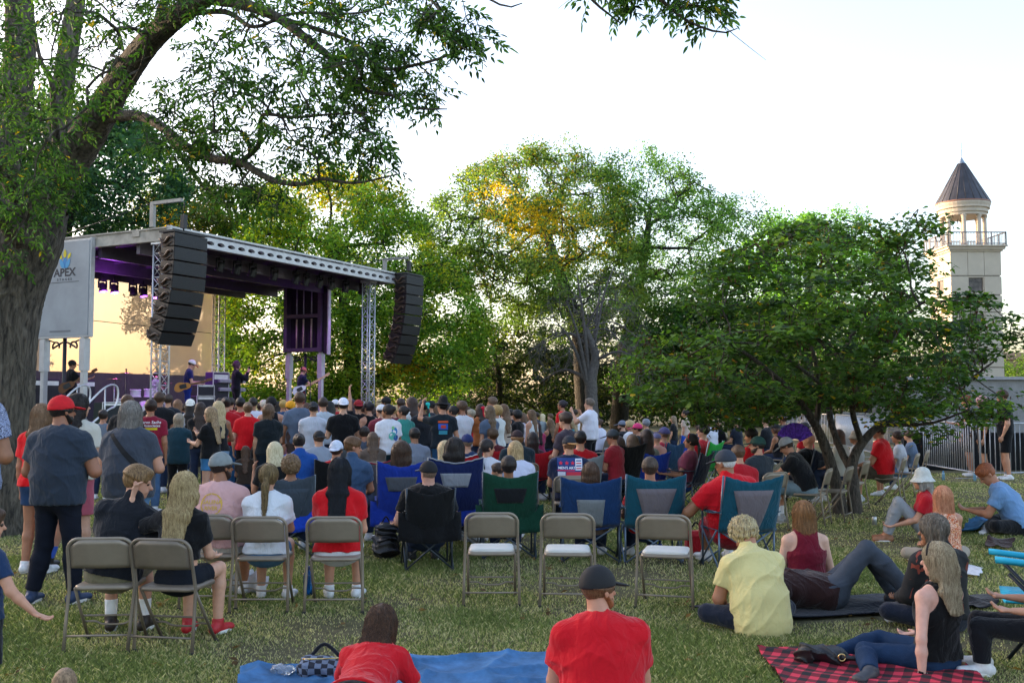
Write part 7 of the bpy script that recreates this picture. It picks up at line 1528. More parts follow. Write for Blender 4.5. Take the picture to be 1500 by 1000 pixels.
p9 = P(877, 828, 5.35, 'red-bearded man in a plain red tee and black cap with a back strap', yaw=3, pose='cross', head=(-58, 2), hair='short', hc='5c3f28', hat='cap', hatc='17171a', hback=False, tc='c8101f', bot='jeans', bc='31537a', fat=.55, lean=8, beard='7c4c2c', group=GG, vox=.0062, fold=.0045, skn='c08a70')
p10 = person('girl in a red tee and black leggings lying on her front, propped on her elbows', 582, None, 6.0, pose='prone', yaw=-8, pos=at(562, 588, 5.95), z0=.02, H=1.55, head=(-6, 10), sex='f', hair='long', hl=.22, hc='281a13', hc2='6c4c34', tc='c41420', bot='leggings', bc='0f1116', arms=(((.5, .5, -1), (.1, .9, -.35)), ((.6, .3, -1), (-.1, .9, -.5))), group=GG, vox=.0065, child=False, shoe=None)
P(96, 979, 3.8, 'crown of a light brown child\'s head at the bottom edge of the picture', yaw=0, pose='stand', child=True, hair='bob', hl=.1, hc='6c543c', hc2='a88c6c', tc='4c5468', group=None, vox=.0075, head=(0, 0), arms=('down', 'down'))
p12 = P(-14, 745, 5.3, 'boy in a navy tee at the left edge, arm out and palm open', yaw=-38, pose='stand', child=True, hair='short', hc='3c2818', tc='1d3354', bot='shorts', bc='14161c', group=None, vox=.0058, head=(-20, 8), arms=('down', ((.55, .25, -1), (.45, .55, -.72), (.8, .5, -.35))), fingers=True, extra=['openhand'], skn='c08d72')
p13 = P(1552, 760, 7.0, 'person in black at the right edge sitting in the turquoise-armed chair, white trainers', yaw=68, pose='camp', hair='short', tc='101216', bot='trousers', bc='101218', shoe='dcdcdc', group=None, vox=.009, arms=('rest', 'rest'))
def pattern(o, cols, sc):
    m, nt, bs = new_mat('printed_fabric'); v = N(nt, 'ShaderNodeTexNoise', Scale=sc, Detail=1.5, Distortion=1.8); tc = N(nt, 'ShaderNodeTexCoord'); nt.links.new(tc.outputs['Object'], v.inputs['Vector']); cr = N(nt, 'ShaderNodeValToRGB'); cr.color_ramp.interpolation = 'CONSTANT'
    e = cr.color_ramp.elements; e[0].color = (*srgb(cols[0]), 1); e[1].color = (*srgb(cols[1]), 1); e[1].position = .46
    for i, c in enumerate(cols[2:]): q = e.new(.54 + i * .07); q.color = (*srgb(c), 1)
    nt.links.new(v.outputs[0], cr.inputs[0]); nt.links.new(cr.outputs[0], bs.inputs['Base Color']); bs.inputs['Roughness'].default_value = .85; o.data.materials.clear(); o.data.materials.append(m)
pattern(pfl['shirt'], ['c4643c', 'dcb498', '9c4428', 'e0a068'], 17); pattern(ple['shirt'], ['8c96b4', '2c3450', 'a4acc4', '6c7aa0'], 26); pattern(phd['shirt'], ['0f1013', '0f1013', '0f1013', '7c3424'], 6)
# -- prints on shirts
DW = lambda c: mat('print_ink', c, rough=.8, noise=.05)
s = p8['s']; zc = (p8['chest'][2] + .14) * s
dpoly(p8, disc(-.115, zc - .0, .045), DW('e0c020')); dpoly(p8, disc(-.11, zc, .022), DW('8c1e36'), off=.006)
dtext(p8, 'Aaron Sachs', .062, .035, zc + .022, DW('e8e8ec'), .0012); dtext(p8, '& Associates', .056, .035, zc - .03, DW('e8e8ec'), .0012); dpoly(p8, rect(-.07, zc - .095, .14, zc - .062), DW('d8c41c'))
s = ps['s']; zc = (ps['chest'][2] + .13) * s; dpoly(ps, rect(-.16, zc - .16, .17, zc + .085), DW('1c3a78'), off=.003)
for k in range(3): dpoly(ps, star(-.115 + k * .075, zc + .02, .03), DW('d82c48'), off=.006)
dtext(ps, "MEN'S ART", .045, -.04, zc - .042, DW('e4e4ec'), .001); dpoly(ps, rect(-.16, zc - .078, .06, zc - .066), DW('d82c48'), off=.006); dpoly(ps, rect(.07, zc - .07, .16, zc + .075), DW('dfe1e8'), off=.006)
for k in range(4): dpoly(ps, rect(.08, zc - .055 + k * .032, .15, zc - .04 + k * .032), DW('3a4c80' if k % 2 else 'c03848'), off=.008)
dpoly(ps, rect(-.155, zc - .15, -.06, zc - .09), DW('c8ccd8'), off=.006); dpoly(ps, rect(-.05, zc - .15, .16, zc - .09), DW('c02c40'), off=.006); dtext(ps, 'SERIES', .06, .055, zc - .12, DW('e4e4ec'), .001)
s = p3['s']; zc = (p3['chest'][2] + .06) * s
ring = lambda r, w, cx, cz, m, pp, o=.004: [dpoly(pp, [(cx + (r + (w if k in (0, 1) else 0)) * math.cos(a + (da if k in (1, 2) else 0)), cz + (r + (w if k in (0, 1) else 0)) * math.sin(a + (da if k in (1, 2) else 0))) for k in (0, 1, 2, 3)], m, off=o) for da in (.5,) for a in np.arange(0, 6.28, .55)]
ring(.085, .012, -.03, zc, DW('cfa84c'), p3); dtext(p3, 'GALENA', .045, -.03, zc + .02, DW('cfa84c'), .001); dtext(p3, 'RIVER', .045, -.03, zc - .03, DW('cfa84c'), .001)
s = pc['s']; zc = (pc['chest'][2]) * s
dpoly(pc, rect(-.09, zc + .1, .09, zc + .135), DW('d85828')); dpoly(pc, rect(-.085, zc - .02, .085, zc + .085), DW('2458b8')); dpoly(pc, rect(-.04, zc + .005, .05, zc + .06), DW('c04030'), off=.006); dpoly(pc, rect(-.075, zc - .1, .075, zc - .035), DW('3c98b0'))
s = pg['s']; zc = (pg['chest'][2]) * s
dpoly(pg, disc(.05, zc + .05, .06, 9), DW('2c7cb8')); dpoly(pg, disc(.0, zc - .03, .07, 7), DW('60b8a8'), off=.005); dpoly(pg, disc(.07, zc - .06, .05, 8), DW('2458a0'), off=.007); dpoly(pg, disc(.02, zc + .1, .03, 6), DW('88c890'), off=.006)
s = pt['s']; zc = pt['chest'][2] * s
for k in range(7): x = -.09 + k * .03; dpoly(pt, [(x - .014, zc - .12), (x + .014, zc - .12), (x + .003, zc + .02 + .03 * (k % 3)), (x - .003, zc + .02 + .03 * (k % 3))], DW('2c3c48'))
# strap across the grey-bobbed woman's back
s = pb['s']; zt_ = (pb['nb'][2] - .02) * s; zb_ = (pb['P0'][2] + .12) * s; w_ = .02
dpoly(pb, [(-.15, zt_), (-.105, zt_ + .01), (.26, zb_), (.22, zb_ - .035)], mat('strap_webbing', '0e0e10', rough=.8), 'bag_strap', off=.006)
# smartwatch
o = p6; w_ = (o['WR'][0] - o['HD'][0] * .02) * o['s']; b = MB(); b.box(w_ + np.array([-.03, -.012, 0]), (.012, .036, .042), bev=.004); b.build('watch', mat('watch_face', (.01, .01, .012), rough=.15), o['root'])
a = np.linspace(0, 2 * np.pi, 17); MB().tube(np.c_[w_[0] + .029 * np.cos(a), w_[1] + .029 * np.sin(a), np.full(17, w_[2])], .007, 6).build('watch_strap', mat('strap', (.6, .6, .6), rough=.5), o['root'])
# musicians
def M_(px, y, top, label, yaw, **kw):
    x = sx_at(px, y); q = sw_(x, y); d = q[1]; zt = at(px, top, d)[2]; return person(label, pos=q, z0=DECK, d=d, H=1.75 * (zt - DECK) / 1.75, yaw=yaw, group='band on the stage', vox=.018, **kw)
g1 = M_(275, 1.9, 527, 'guitarist in a white cap with red brim and navy tee, bowed over a wooden guitar', -70, head=(0, 28), hair='short', hc='2a1c14', hat='cap', hatc='e0dcdc', hat2='c8141c', tc='1c2058', bot='jeans', bc='1c2c78', skn='c89080', arms=(((.15, .25, -1), (-.1, .85, .1)), ((.2, .25, -1), (-.35, .8, -.15))), lean=6, shoe='222222')
g2_ = M_(346, 2.1, 529, 'singer with dark reddish hair in black clothes, holding a microphone to his mouth', -60, head=(5, -4), hair='shaggy', hc='3c1c2c', top_='long', tc='0c0e16', bot='trousers', bc='08080a', skn='c89080', arms=(((.0, .6, -.7), (-.25, .5, .8)), ((.05, .75, -.5), (-.35, .35, .85))), shoe='101010')
g3 = M_(441, 1.6, 538, 'bass player in a pink cap, navy tee and pale vest, holding a white bass', -55, head=(-10, 20), hair='short', hc='4a3024', hat='cap', hatc='c0605c', tc='141a34', bot='jeans', bc='6c1420', skn='c89080', arms=(((.2, .3, -1), (-.2, .85, .1)), ((.3, .5, -.6), (.1, .95, .35))), lean=4, shoe='222222')
M_(104, 3.6, 528, 'dim guitarist in a black cap and black tee behind the left support legs', -40, head=(-20, 10), hair='short', hc='1a1412', hat='cap', hatc='101014', tc='0e1014', bot='jeans', bc='141a28', arms=(((.2, .3, -1), (-.2, .85, .1)), ((.3, .5, -.6), (.1, .95, .3))))
M_(228, 5.4, 545, 'drummer in a pale top behind the white drum kit', -50, head=(0, 5), hair='short', hc='2c2018', tc='b0a8b8', bot='jeans', arms=('phone', 'front'))
def guitar(px, y, z, label, body, neck, yaw, tilt, L=1.):
    x = sx_at(px, y); q = sw_(x, y, z); t = thing('electric_guitar', label, 'guitar', tuple(q), R(yaw), 'guitars played on the stage'); M = rotm(ry=-R(tilt))
    a = np.linspace(0, 2 * np.pi, 32, endpoint=False); r = .15 + .03 * np.cos(2 * a) + .02 * np.cos(3 * a + .6); P_ = np.c_[-.08 + r * 1.25 * np.cos(a), r * .95 * np.sin(a)]
    b = MB(); b.prism(P_[::-1], .045, M=M, c=(0, -.02, 0)); b.build('body', mat('guitar_lacquer', body, rough=.2, noise=.15), t)
    b = MB(); V = M @ np.array([.42 * L, 0, .0]); b.box(V, (.62 * L, .03, .05), ry=-R(tilt)); b.box(M @ np.array([.76 * L, 0, .015]), (.15, .022, .08), ry=-R(tilt)); b.build('neck', mat('guitar_neck', neck, rough=.4), t)
    b = MB(); b.box(M @ np.array([-.03, -.03, -.0]), (.16, .01, .12), ry=-R(tilt)); b.box(M @ np.array([-.12, -.03, 0]), (.03, .02, .09), ry=-R(tilt)); b.build('pickguard', M_BLACKM, t)
guitar(271, 1.45, DECK + 1.0, 'honey-coloured electric guitar played by the man in the navy tee', 'b87838', '6a4424', 8, 14, .9); guitar(441, 1.15, DECK + .98, 'white electric bass with a long maple neck, tilted up', 'e4dcec', 'd8a080', 12, 28, 1.25); guitar(101, 3.2, DECK + 1.0, 'dark guitar half hidden behind the left support legs', '5a3420', '6a4424', 6, 30)
mq = (g2_['WR'][1] + g2_['HD'][1] * .1) * g2_['s']; c, sn = math.cos(R(-60)), math.sin(R(-60)); mp = np.array(g2_['root'].location) + [c * mq[0] - sn * mq[1], sn * mq[0] + c * mq[1], mq[2]]
t = thing('microphone', 'black hand microphone held at the singer\'s mouth', 'microphone', tuple(mp), R(-60)); MB().lathe([(.0005, -.12), (.014, -.12), (.018, .02), (.03, .04), (.028, .07), (.0005, .085)], 12, M=rotm(rx=R(-15))).build('body', M_BLACKM, t)
# ---------------------------------------------------------------- chairs and belongings
def seat_of(px, y, rz, pose, rad, dd):
    d0 = ground(px, y)[1]; c = [q for q in PERSONS if q[0] is not None and q[1] == pose and abs(q[0] - px) < rad and abs(q[2].location[1] - d0) < 7 and not q[2].get('_seat')]
    if c:
        q = min(c, key=lambda q: abs(q[0] - px) + 3 * abs(q[2].location[1] - d0)); q[2]['_seat'] = 1; r = q[2].rotation_euler[2]; o = -.03 - q[3] * .07 + dd; l = q[2].location; return (l[0] - math.sin(r) * o, l[1] + math.cos(r) * o, 0), r
    print('unseated chair', px, y); g = ground(px, y - 4); r = R(rz); return (g[0] - math.sin(r) * .22, g[1] + math.cos(r) * .22, 0), r
def FC(px, y, rz, label, pad=False, **k):
    if 'under' in label or 'row by the barriers' in label or 'beside the man in the slate' in label:
        l_, r = seat_of(px, y, rz, 'sit', 50 if px == 156 else 26, .0); folding_chair(label, l_, r, pad, **k); return
    g = ground(px, y - 4); r = R(rz); folding_chair(label, (g[0] - math.sin(r) * .22, g[1] + math.cos(r) * .22, 0), r, pad, **k)
def at_person(p, dy=-.02, dx=0.):
    r = p['root'].rotation_euler[2]; s = p['s']; o = p['root'].location; lx, ly = dx, dy; return (o[0] + math.cos(r) * lx - math.sin(r) * ly, o[1] + math.sin(r) * lx + math.cos(r) * ly, 0), r
FC(156, 950, 3, 'folding chair under the fair-haired young man in the black polo'); FC(268, 952, -10, 'folding chair under the blonde in the black crop tee', dark=True)
FC(322, 890, -6, 'folding chair under the man in the pale pink tee'); FC(393, 886, 3, 'folding chair under the girl with the low ponytail'); FC(501, 892, 1, 'folding chair under the woman with jet black hair')
FC(720, 892, 1, 'empty folding chair standing in front of the green camp chair', True); FC(832, 894, -3, 'empty folding chair standing in front of the dark blue camp chair with the grey window', True); FC(973, 897, -14, 'empty folding chair, turned slightly, in front of the teal camp chairs', True)
FC(822, 788, -2, 'folding chair under the man in the star-printed tee'); FC(770, 775, 4, 'folding chair under the broad woman in white', dark=True); FC(1104, 782, 6, 'folding chair beside the man in the slate cap'); FC(1158, 788, 50, 'folding chair under the man in the light grey cap, seen from its side')
FC(881, 697, 30, 'folding chair under the white topknot tee'); FC(827, 700, 8, 'folding chair beyond the red camp chair, its empty back showing'); FC(1124, 728, 14, 'folding chair under the bearded man in the green cap', dark=True); FC(541, 742, 4, 'folding chair under the broad-backed man in charcoal', dark=True); FC(1068, 745, 8, 'folding chair half hidden behind the slate cap', dark=True)
FC(636, 720, 6, 'folding chair under the copper-haired man', dark=True); FC(467, 735, 4, 'folding chair under the wide man in pale grey', dark=True); FC(387, 760, 6, 'folding chair under the woman with very long waves', dark=True)
for i, (px, y, lb, dk) in enumerate(((1243, 768, 'first folding chair right of the tree stems, darkest of its row', True), (1268, 752, 'second folding chair in the row right of the tree stems, empty', False), (1292, 735, 'folding chair under the man in the red jersey', False), (1318, 722, 'folding chair under the blue-striped shirt', False), (1342, 710, 'folding chair at the far end of the row by the barriers', False))): FC(px, y, 58, lb, dark=dk)
def CC(px, y, rz, label, c, rad=6, **k): l_, r = seat_of(px, y, rz, 'camp', rad, .0); camp_chair(label, l_, r, c, **k)
CC(627, 829, 10, 'black camp chair holding the heavy man in the black cap', '0e1012', w=.23, top=.85, frame='3c444c', skirt='0c0d0f')
CC(745, 812, 4, 'forest green camp chair with a black mesh window and a loose green skirt', '0c3c2c', panel='16181c', style='mid', top=.97, skirt='0c3a2a', frame='4c5660')
CC(865, 826, -6, 'dark blue camp chair with a grey window at the bottom of its back', '123460', panel='74797c', style='low', top=.93, frame='4c5660', w=.3)
CC(952, 826, 4, 'teal camp chair with a wide grey panel, the one nearer the empty folding chairs', '0e4a5c', panel='6c6468', style='trap', top=.96, frame='5c6c7c', w=.3)
CC(1062, 828, 12, 'teal camp chair with a wide grey panel, under the man in the red polo', '0e4a5c', panel='6c6468', style='trap', top=.98, frame='5c6c7c', w=.3)
CC(426, 815, 8, 'grey camp chair with a bright blue cloth hanging from its back', '3c4650', frame='5c6468', w=.26, top=.92, skirt='1540b0', panel='3c4650')
CC(587, 790, 6, 'bright blue low camp chair with a grey window', '13308c', panel='4c5058', style='mid', skirt='13308c', frame='3c4454', w=.25, top=1.06); CC(666, 780, 0, 'navy camp chair with a silver band and royal blue skirt', '142250', panel='8c9098', style='mid', skirt='14308c', frame='9a9ea4', w=.3, top=1.08, trim='8c9098')
CC(493, 790, 8, 'black camp chair behind the man in the mesh cap', '0d0e12', frame='3c4048', w=.27, top=.95); CC(552, 768, 4, 'grey camp chair edged in dark red', '4c4e54', trim='8c2038', w=.25, top=.9, skirt='3c424c')
CC(905, 742, -4, 'tall black camp chair with crossed straps behind it', '0b0c0e', frame='202428', w=.31, top=1.05); CC(684, 740, 0, 'red camp chair with a pale edge under the royal blue cap', 'a8141e', trim='c8c8cc', w=.26); CC(721, 722, 6, 'red camp chair under the slumped brown-haired man', 'a81a22', w=.26)
CC(780, 735, 12, 'red camp chair under the woman in plum', 'b01824', w=.27, frame='2c2c30'); CC(850, 750, 12, 'pale grey camp chair with red arms under the dark-haired man in red', '7c8288', w=.27, frame='8c2028')
CC(947, 735, 22, 'blue camp chair with a small white mountain mark', '1c3c9c', w=.27, frame='283450'); CC(972, 712, 40, 'steel blue camp chair under the muted purple cap', '1c4468', w=.29, frame='3c4450', top=.95); CC(1003, 705, 34, 'royal blue camp chair beyond the mauve tee, tall and narrow', '1c50b8', w=.26, frame='283450', top=.98)
CC(1030, 712, 30, 'bright green camp chair under the dark-haired youth', '1ca838', w=.27, frame='b8bcc0', top=.95, panel='1c6c58', style='mid'); CC(1012, 742, 42, 'very dark navy camp chair under the woman with the red headband', '10182c', w=.27, frame='4c5460'); CC(1185, 735, 34, 'navy camp chair with a grey band under the bald man', '121a2e', panel='3c4450', style='mid', w=.28, frame='303840')
CC(1082, 720, 40, 'black and white camp chair with a round badge, beyond the slate cap', '15181c', panel='b8bcc0', style='mid', w=.27, frame='303840')
# turquoise armed chair at the right edge
g = ground(1552, 970); t = thing('camp_chair', 'dark-framed camp chair with bright turquoise arm pads at the right edge', 'chair', (g[0], g[1] + .2, 0), R(68), 'folding camp chairs on the lawn'); fm = mat('powder_coated_tube', '1c2430', rough=.4, metal=.4, noise=.08)
for sg in (-1, 1):
    MB().tube([(sg * .3, -.3, .02), (sg * .3, .22, .58)], .013, 8).build('leg', fm, t); MB().tube([(sg * .3, .24, .02), (sg * .3, -.2, .6), (sg * .3, -.36, .98)], .013, 8).build('leg', fm, t)
    MB().grid([(sg * (.26 + .08 * a), -.3 + .6 * b_, .60 + .05 * b_ + .012 * math.cos(3.14 * (a - .5))) for a in np.linspace(0, 1, 4) for b_ in np.linspace(0, 1, 9)], 4, 9, .03).build('arm_pad', mat('turquoise_foam', '18a8c8', rough=.6, noise=.06), t)
MB().grid([(a * .29, -.22 + .46 * b_, .4 - .04 * (1 - a * a)) for a in np.linspace(-1, 1, 7) for b_ in np.linspace(0, 1, 7)], 7, 7, .012).build('seat', fabric('15a0c0'), t); MB().grid([(a * .29, -.24 - .14 * b_ - .05 * (1 - a * a), .42 + .54 * b_) for a in np.linspace(-1, 1, 7) for b_ in np.linspace(0, 1, 7)], 7, 7, .012).build('backrest', fabric('16202c'), t)
# blankets
def blanket(name, label, quad, m, amp=.02, n=70, seed=0, cat='blanket', z0=.03):
    rg = np.random.default_rng(seed); Q = [ground(*q) for q in quad]; V = []; K = rg.normal(size=(7, 2)) * 6.5; ph = rg.uniform(0, 6, 7)
    for i in range(n):
        for j in range(n):
            u, v = i / (n - 1), j / (n - 1); p = Q[0] * (1 - u) * (1 - v) + Q[1] * u * (1 - v) + Q[2] * u * v + Q[3] * (1 - u) * v
            w = p[:2] + .08 * np.sin(p[:2] @ K[0] * .5 + ph[0]); h = sum((1 - abs(math.sin(w @ K[k] * .45 + ph[k]))) ** 3 for k in range(1, 7)) / 6
            e = .05 * math.sin(9 * u + 3 * v + seed) * (1 if j in (0, n - 1) else 0); V.append((p[0], p[1] + e * .5, z0 + amp * 8 * h))
    V = np.array(V); c = V.mean(0); c[2] = 0; t = thing(name, label, cat, tuple(c)); MB().grid((V - c)[:], n, n, -.006).build('cloth', m, t)
    return t
blanket('picnic_blanket', 'rumpled denim-blue blanket spread under the girl and the man in red', [(352, 992), (860, 958), (980, 1120), (330, 1120)], mat('blue_fleece', '41709c', rough=.95, noise=.3, nscale=7, bump=.5, bscale=30), .02, 170, 3)
m, nt, bs = new_mat('buffalo_plaid'); L = nt.links.new; tc = N(nt, 'ShaderNodeTexCoord'); sx = N(nt, 'ShaderNodeSeparateXYZ'); mp = N(nt, 'ShaderNodeMapping'); mp.inputs['Rotation'].default_value = (0, 0, R(28)); L(tc.outputs['Object'], mp.inputs[0]); L(mp.outputs[0], sx.inputs[0]); sums = []
for ax in (0, 1):
    a = N(nt, 'ShaderNodeMath', operation='MULTIPLY'); a.inputs[1].default_value = 9.; L(sx.outputs[ax], a.inputs[0]); f = N(nt, 'ShaderNodeMath', operation='FRACT'); L(a.outputs[0], f.inputs[0]); g_ = N(nt, 'ShaderNodeMath', operation='GREATER_THAN'); g_.inputs[1].default_value = .5; L(f.outputs[0], g_.inputs[0]); sums.append(g_)
ad = N(nt, 'ShaderNodeMath', operation='ADD'); L(sums[0].outputs[0], ad.inputs[0]); L(sums[1].outputs[0], ad.inputs[1]); dv = N(nt, 'ShaderNodeMath', operation='DIVIDE'); dv.inputs[1].default_value = 2.; L(ad.outputs[0], dv.inputs[0])
cr = N(nt, 'ShaderNodeValToRGB'); cr.color_ramp.interpolation = 'CONSTANT'; e = cr.color_ramp.elements; e[0].color = (.62, .03, .06, 1); e[0].position = 0; e[1].position = .25; e[1].color = (.17, .008, .018, 1); x_ = e.new(.75); x_.color = (.008, .006, .008, 1); L(dv.outputs[0], cr.inputs[0]); L(cr.outputs[0], bs.inputs['Base Color']); bs.inputs['Roughness'].default_value = .9
blanket('plaid_blanket', 'red and black buffalo-plaid blanket under the blonde in the tank top', [(1108, 956), (1385, 948), (1530, 1085), (1215, 1090)], m, .011, 90, 5)
blanket('dark_blanket', 'dark navy blanket under the reclining group', [(1010, 894), (1330, 874), (1392, 898), (1150, 910)], fabric('0c1220'), .01, 40, 7)
blanket('dark_cloth', 'black cloth behind the blonde in the tank top', [(1390, 880), (1450, 876), (1465, 892), (1400, 898)], fabric('0c0e14'), .02, 20, 8, 'cloth')
blanket('folded_jeans', 'crumpled blue denim lying between the floral top and the ginger-haired person', [(1405, 784), (1428, 764), (1452, 770), (1440, 782)], denim('3f6c92'), .035, 24, 9, 'clothing'); blanket('paper_sheet', 'white printed paper lying on the grass right of the black hoodie', [(1408, 845), (1412, 830), (1440, 836), (1436, 848)], mat('paper', (.6, .6, .62), rough=.8, noise=.2, nscale=20), .006, 10, 10, 'paper')
blanket('brown_scarf', 'dark brown crumpled cloth on the open grass at the right', [(1443, 806), (1450, 798), (1486, 800), (1480, 806)], fabric('33201c'), .03, 24, 12, 'cloth')
def blob(name, label, px, y, size, m, cat, z=0., noise=.012, rz=0., seed=1, f=None, pname='body'):
    g = ground(px, y); t = thing(name, label, cat, (g[0], g[1], z), rz); sx, sy, sz = size
    fn = s_fold(f or s_un([s_econe((-sx * .3, 0, sz * .45), (sx * .3, 0, sz * .42), (sy * .5, sz * .5), (sy * .42, sz * .42), (0, 1, 0))], .02), noise, 30, seed); sdf_obj(pname, s_max(fn, lambda P: -P[:, 2]), (-sx, -sy, -.02), (sx, sy, sz * 1.5), .008, m, t); return t
# bag with gold buckle on the plaid blanket
t = blob('black_bag', 'crumpled black bag with a gold buckle lying on the plaid blanket', 1205, 976, (.36, .2, .12), mat('soft_leather', (.01, .01, .012), rough=.45, noise=.3, bump=.3), 'bag', .03, .02, R(-6)); a = np.radians(np.linspace(0, 360, 17)); MB().tube(np.c_[.1 + .022 * np.cos(a), np.full(17, -.11), .06 + .022 * np.sin(a)], .004, 6).build('buckle', mat('gold', (.75, .55, .22), rough=.25, metal=1., noise=0), t)
MB().tube(spline([(.1, -.1, .06), (.2, -.1, .05), (.3, -.05, .03)], 4), .014, 6).build('strap', mat('soft_leather', (.01, .01, .012), rough=.45, noise=.3, bump=.3), t)
m, nt, bs = new_mat('checker_fabric'); ck = N(nt, 'ShaderNodeTexChecker', Scale=26.); ck.inputs['Color1'].default_value = (.015, .018, .03, 1); ck.inputs['Color2'].default_value = (.16, .2, .28, 1); tc = N(nt, 'ShaderNodeTexCoord'); nt.links.new(tc.outputs['Object'], ck.inputs[0]); nt.links.new(ck.outputs[0], bs.inputs['Base Color']); bs.inputs['Roughness'].default_value = .8
t = blob('checked_bag', 'dark blue checkerboard backpack lying on the blue blanket', 474, 998, (.3, .22, .14), m, 'bag', .03, .008); MB().tube(spline([(-.12, -.05, .12), (0, -.08, .13), (.1, -.02, .12)], 5), .005, 5).build('zip', mat('gold', (.75, .55, .22), rough=.25, metal=1., noise=0), t); MB().tube(spline([(-.1, .06, .1), (-.02, .12, .17), (.1, .06, .1)], 5), .012, 6).build('strap', fabric('12141c'), t)
blob('clear_pack', 'crinkled clear plastic pack lying on the blue blanket', 415, 1000, (.14, .1, .07), mat('clear_plastic', (.8, .85, .9), rough=.08, noise=0, trans=.8), 'package', .05, .012)
# backpack by the chairs, carrier bag, bottles, can
t = blob('black_backpack', 'glossy black backpack on the grass beside the black camp chair', 565, 818, (.3, .24, .42), mat('nylon', (.012, .012, .014), rough=.3, noise=.3, bump=.5), 'backpack', 0, .02, 0, 3, s_un([s_econe((0, 0, .08), (.0, .02, .33), (.15, .1), (.11, .07), (1, 0, 0)), s_econe((0, -.09, .1), (0, -.07, .22), (.1, .05), (.08, .035), (1, 0, 0))], .02)); MB().tube(spline([(-.04, 0, .4), (0, .0, .46), (.04, 0, .4)], 4), .009, 6).build('handle', fabric('101012'), t)
blob('carrier_bag', 'white plastic bag and shoes heap beneath the pink-tee chair', 367, 868, (.24, .2, .2), mat('white_plastic', (.5, .5, .52), rough=.35, noise=.2), 'bag', 0, .03, 0, 4)
def bottle(label, px, y, h, r, c, cap, cat='bottle', tr=.4):
    g = ground(px, y); t = thing('water_bottle', label, cat, (g[0], g[1], 0)); MB().lathe([(.0005, 0), (r, .0), (r, h * .7), (r * .9, h * .78), (r * .4, h * .86), (r * .4, h * .9)], 18).build('body', mat('bottle_plastic', c, rough=.15, noise=.05, trans=tr), t); MB().lathe([(r * .45, h * .88), (r * .5, h * .9), (r * .5, h), (.0005, h)], 14).build('cap', mat('bottle_cap', cap, rough=.4, noise=0), t)
bottle('tall blue water bottle standing between two front row folding chairs', 451, 872, .26, .042, '1c5c9c', '14305c'); bottle('small clear water bottle on the grass before the barriers', 1382, 703, .2, .032, '8cb8d0', '3c90c8'); bottle('clear bottle by the foot of the barrier beside the ginger hair', 1428, 704, .2, .032, '8cb8d0', 'c8d0d8'); bottle('clear bottle on the grass under the teal chairs', 967, 818, .2, .032, '2c4c9c', '14305c')
g = ground(1281, 769); t = thing('drink_can', 'small silver can standing on the grass near the tree foot', 'can', (g[0], g[1], 0)); MB().lathe([(.0005, .004), (.024, 0), (.032, .01), (.032, .11), (.027, .12), (.0005, .118)], 18).build('can', M_STEEL, t)
for px, y, lb in ((516, 845, 'white trainers near the jet-black-haired woman'),): pass
# purple folding fan
g = at(1165, 645, 15.2); t = thing('hand_fan', 'purple folding fan with white figures, held open above the seated row', 'fan', tuple(g), R(10)); b = MB(); n = 18; V = []
for i in range(n + 1):
    a = R(155 - 130 * i / n); o = .012 if i % 2 else -.012; V += [(.08 * math.cos(a), o, .08 * math.sin(a) - .05), (.32 * math.cos(a), o, .32 * math.sin(a) - .05)]
b.grid(np.array(V), n + 1, 2, .002, False); b.build('leaf', mat('purple_paper', '5a2ca0', rough=.7, noise=.5, nscale=30), t); b = MB()
for i in range(0, n + 1, 2): a = R(155 - 130 * i / n); b.cyl((0, 0, -.05), (.1 * math.cos(a), 0, .1 * math.sin(a) - .05), .004, 4)
b.build('ribs', mat('bamboo', (.5, .42, .3)), t)
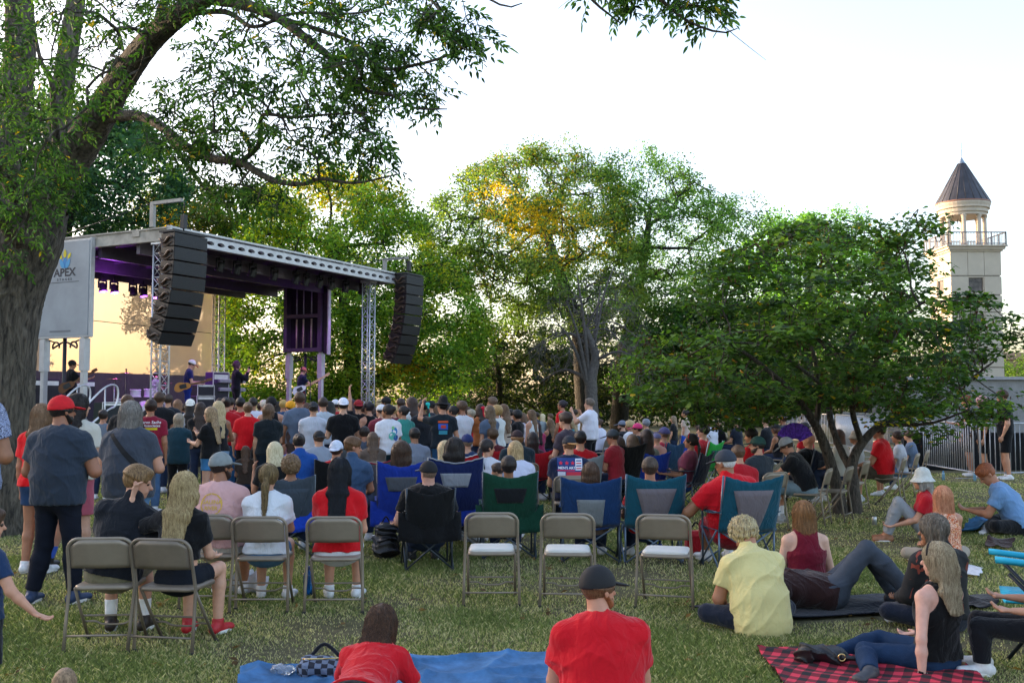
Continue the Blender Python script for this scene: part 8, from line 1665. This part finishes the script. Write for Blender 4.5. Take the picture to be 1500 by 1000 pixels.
# red cool bag, low folding table
for px, y, lb, c in ((1020, 812, 'red fabric cool bag between the two teal chairs', 'a01420'), (598, 800, 'low red folding side table left of the black camp chair', 'a01420')):
    g = ground(px, y); t = thing('cool_bag', lb, 'bag', (g[0], g[1], 0), R(8)) if 'cool' in lb else thing('folding_table', lb, 'table', (g[0], g[1], 0), R(8))
    if 'cool' in lb: MB().box((0, 0, .14), (.24, .2, .26), bev=.05).build('body', fabric(c), t); MB().tube(spline([(-.08, 0, .26), (0, 0, .36), (.08, 0, .26)], 5), .01, 6).build('handle', fabric('14161a'), t)
    else:
        MB().grid([(a * .22, b_ * .2, .38 - .02 * (1 - a * a)) for a in np.linspace(-1, 1, 5) for b_ in np.linspace(-1, 1, 5)], 5, 5, .01).build('top', fabric(c), t)
        for sg in (-1, 1): MB().cyl((sg * .2, -.18, 0), (-sg * .2, -.16, .38), .009, 6).build('leg', M_BLACKM, t); MB().cyl((sg * .2, .18, 0), (-sg * .2, .16, .38), .009, 6).build('leg', M_BLACKM, t)

for px, w, lb in ((1372, 1.9, 'table draped in black cloth behind the left barrier, under the small tree'), (1478, 2.2, 'table draped in black cloth behind the barrier at the right edge')):
    q = at(px, 588, 25.5); t = thing('draped_table', lb, 'table', (q[0], q[1], 0), R(-4), 'black draped tables beyond the barriers'); n = 40; Gd = []
    for i in range(n + 1):
        a = i / n * 4; k_ = int(a) % 4; f_ = a - int(a); cs = [(-w / 2, -.4), (w / 2, -.4), (w / 2, .4), (-w / 2, .4)]; x0, y0 = cs[k_]; x1, y1 = cs[(k_ + 1) % 4]; x, y = x0 + (x1 - x0) * f_, y0 + (y1 - y0) * f_
        for z in (.01, .4, .92): o = 1 + .03 * math.sin(i * 2.2) * (1 - z) + .05 * (1 - z); Gd.append((x * o, y * o, z))
    MB().grid(np.array(Gd), n + 1, 3).build('cloth', fabric('0c0d10'), t); MB().box((0, 0, .93), (w + .02, .82, .03), bev=.008).build('table_top', fabric('0c0d10'), t)
    for k_ in range(3): MB().box((-w * .3 + k_ * w * .28, .05 * k_, 1.04), (.34, .26, .2), bev=.02).build('stacked_case', mat('grey_case', (.05, .05, .055) if k_ % 2 else (.2, .2, .21), rough=.5), None) if False else None
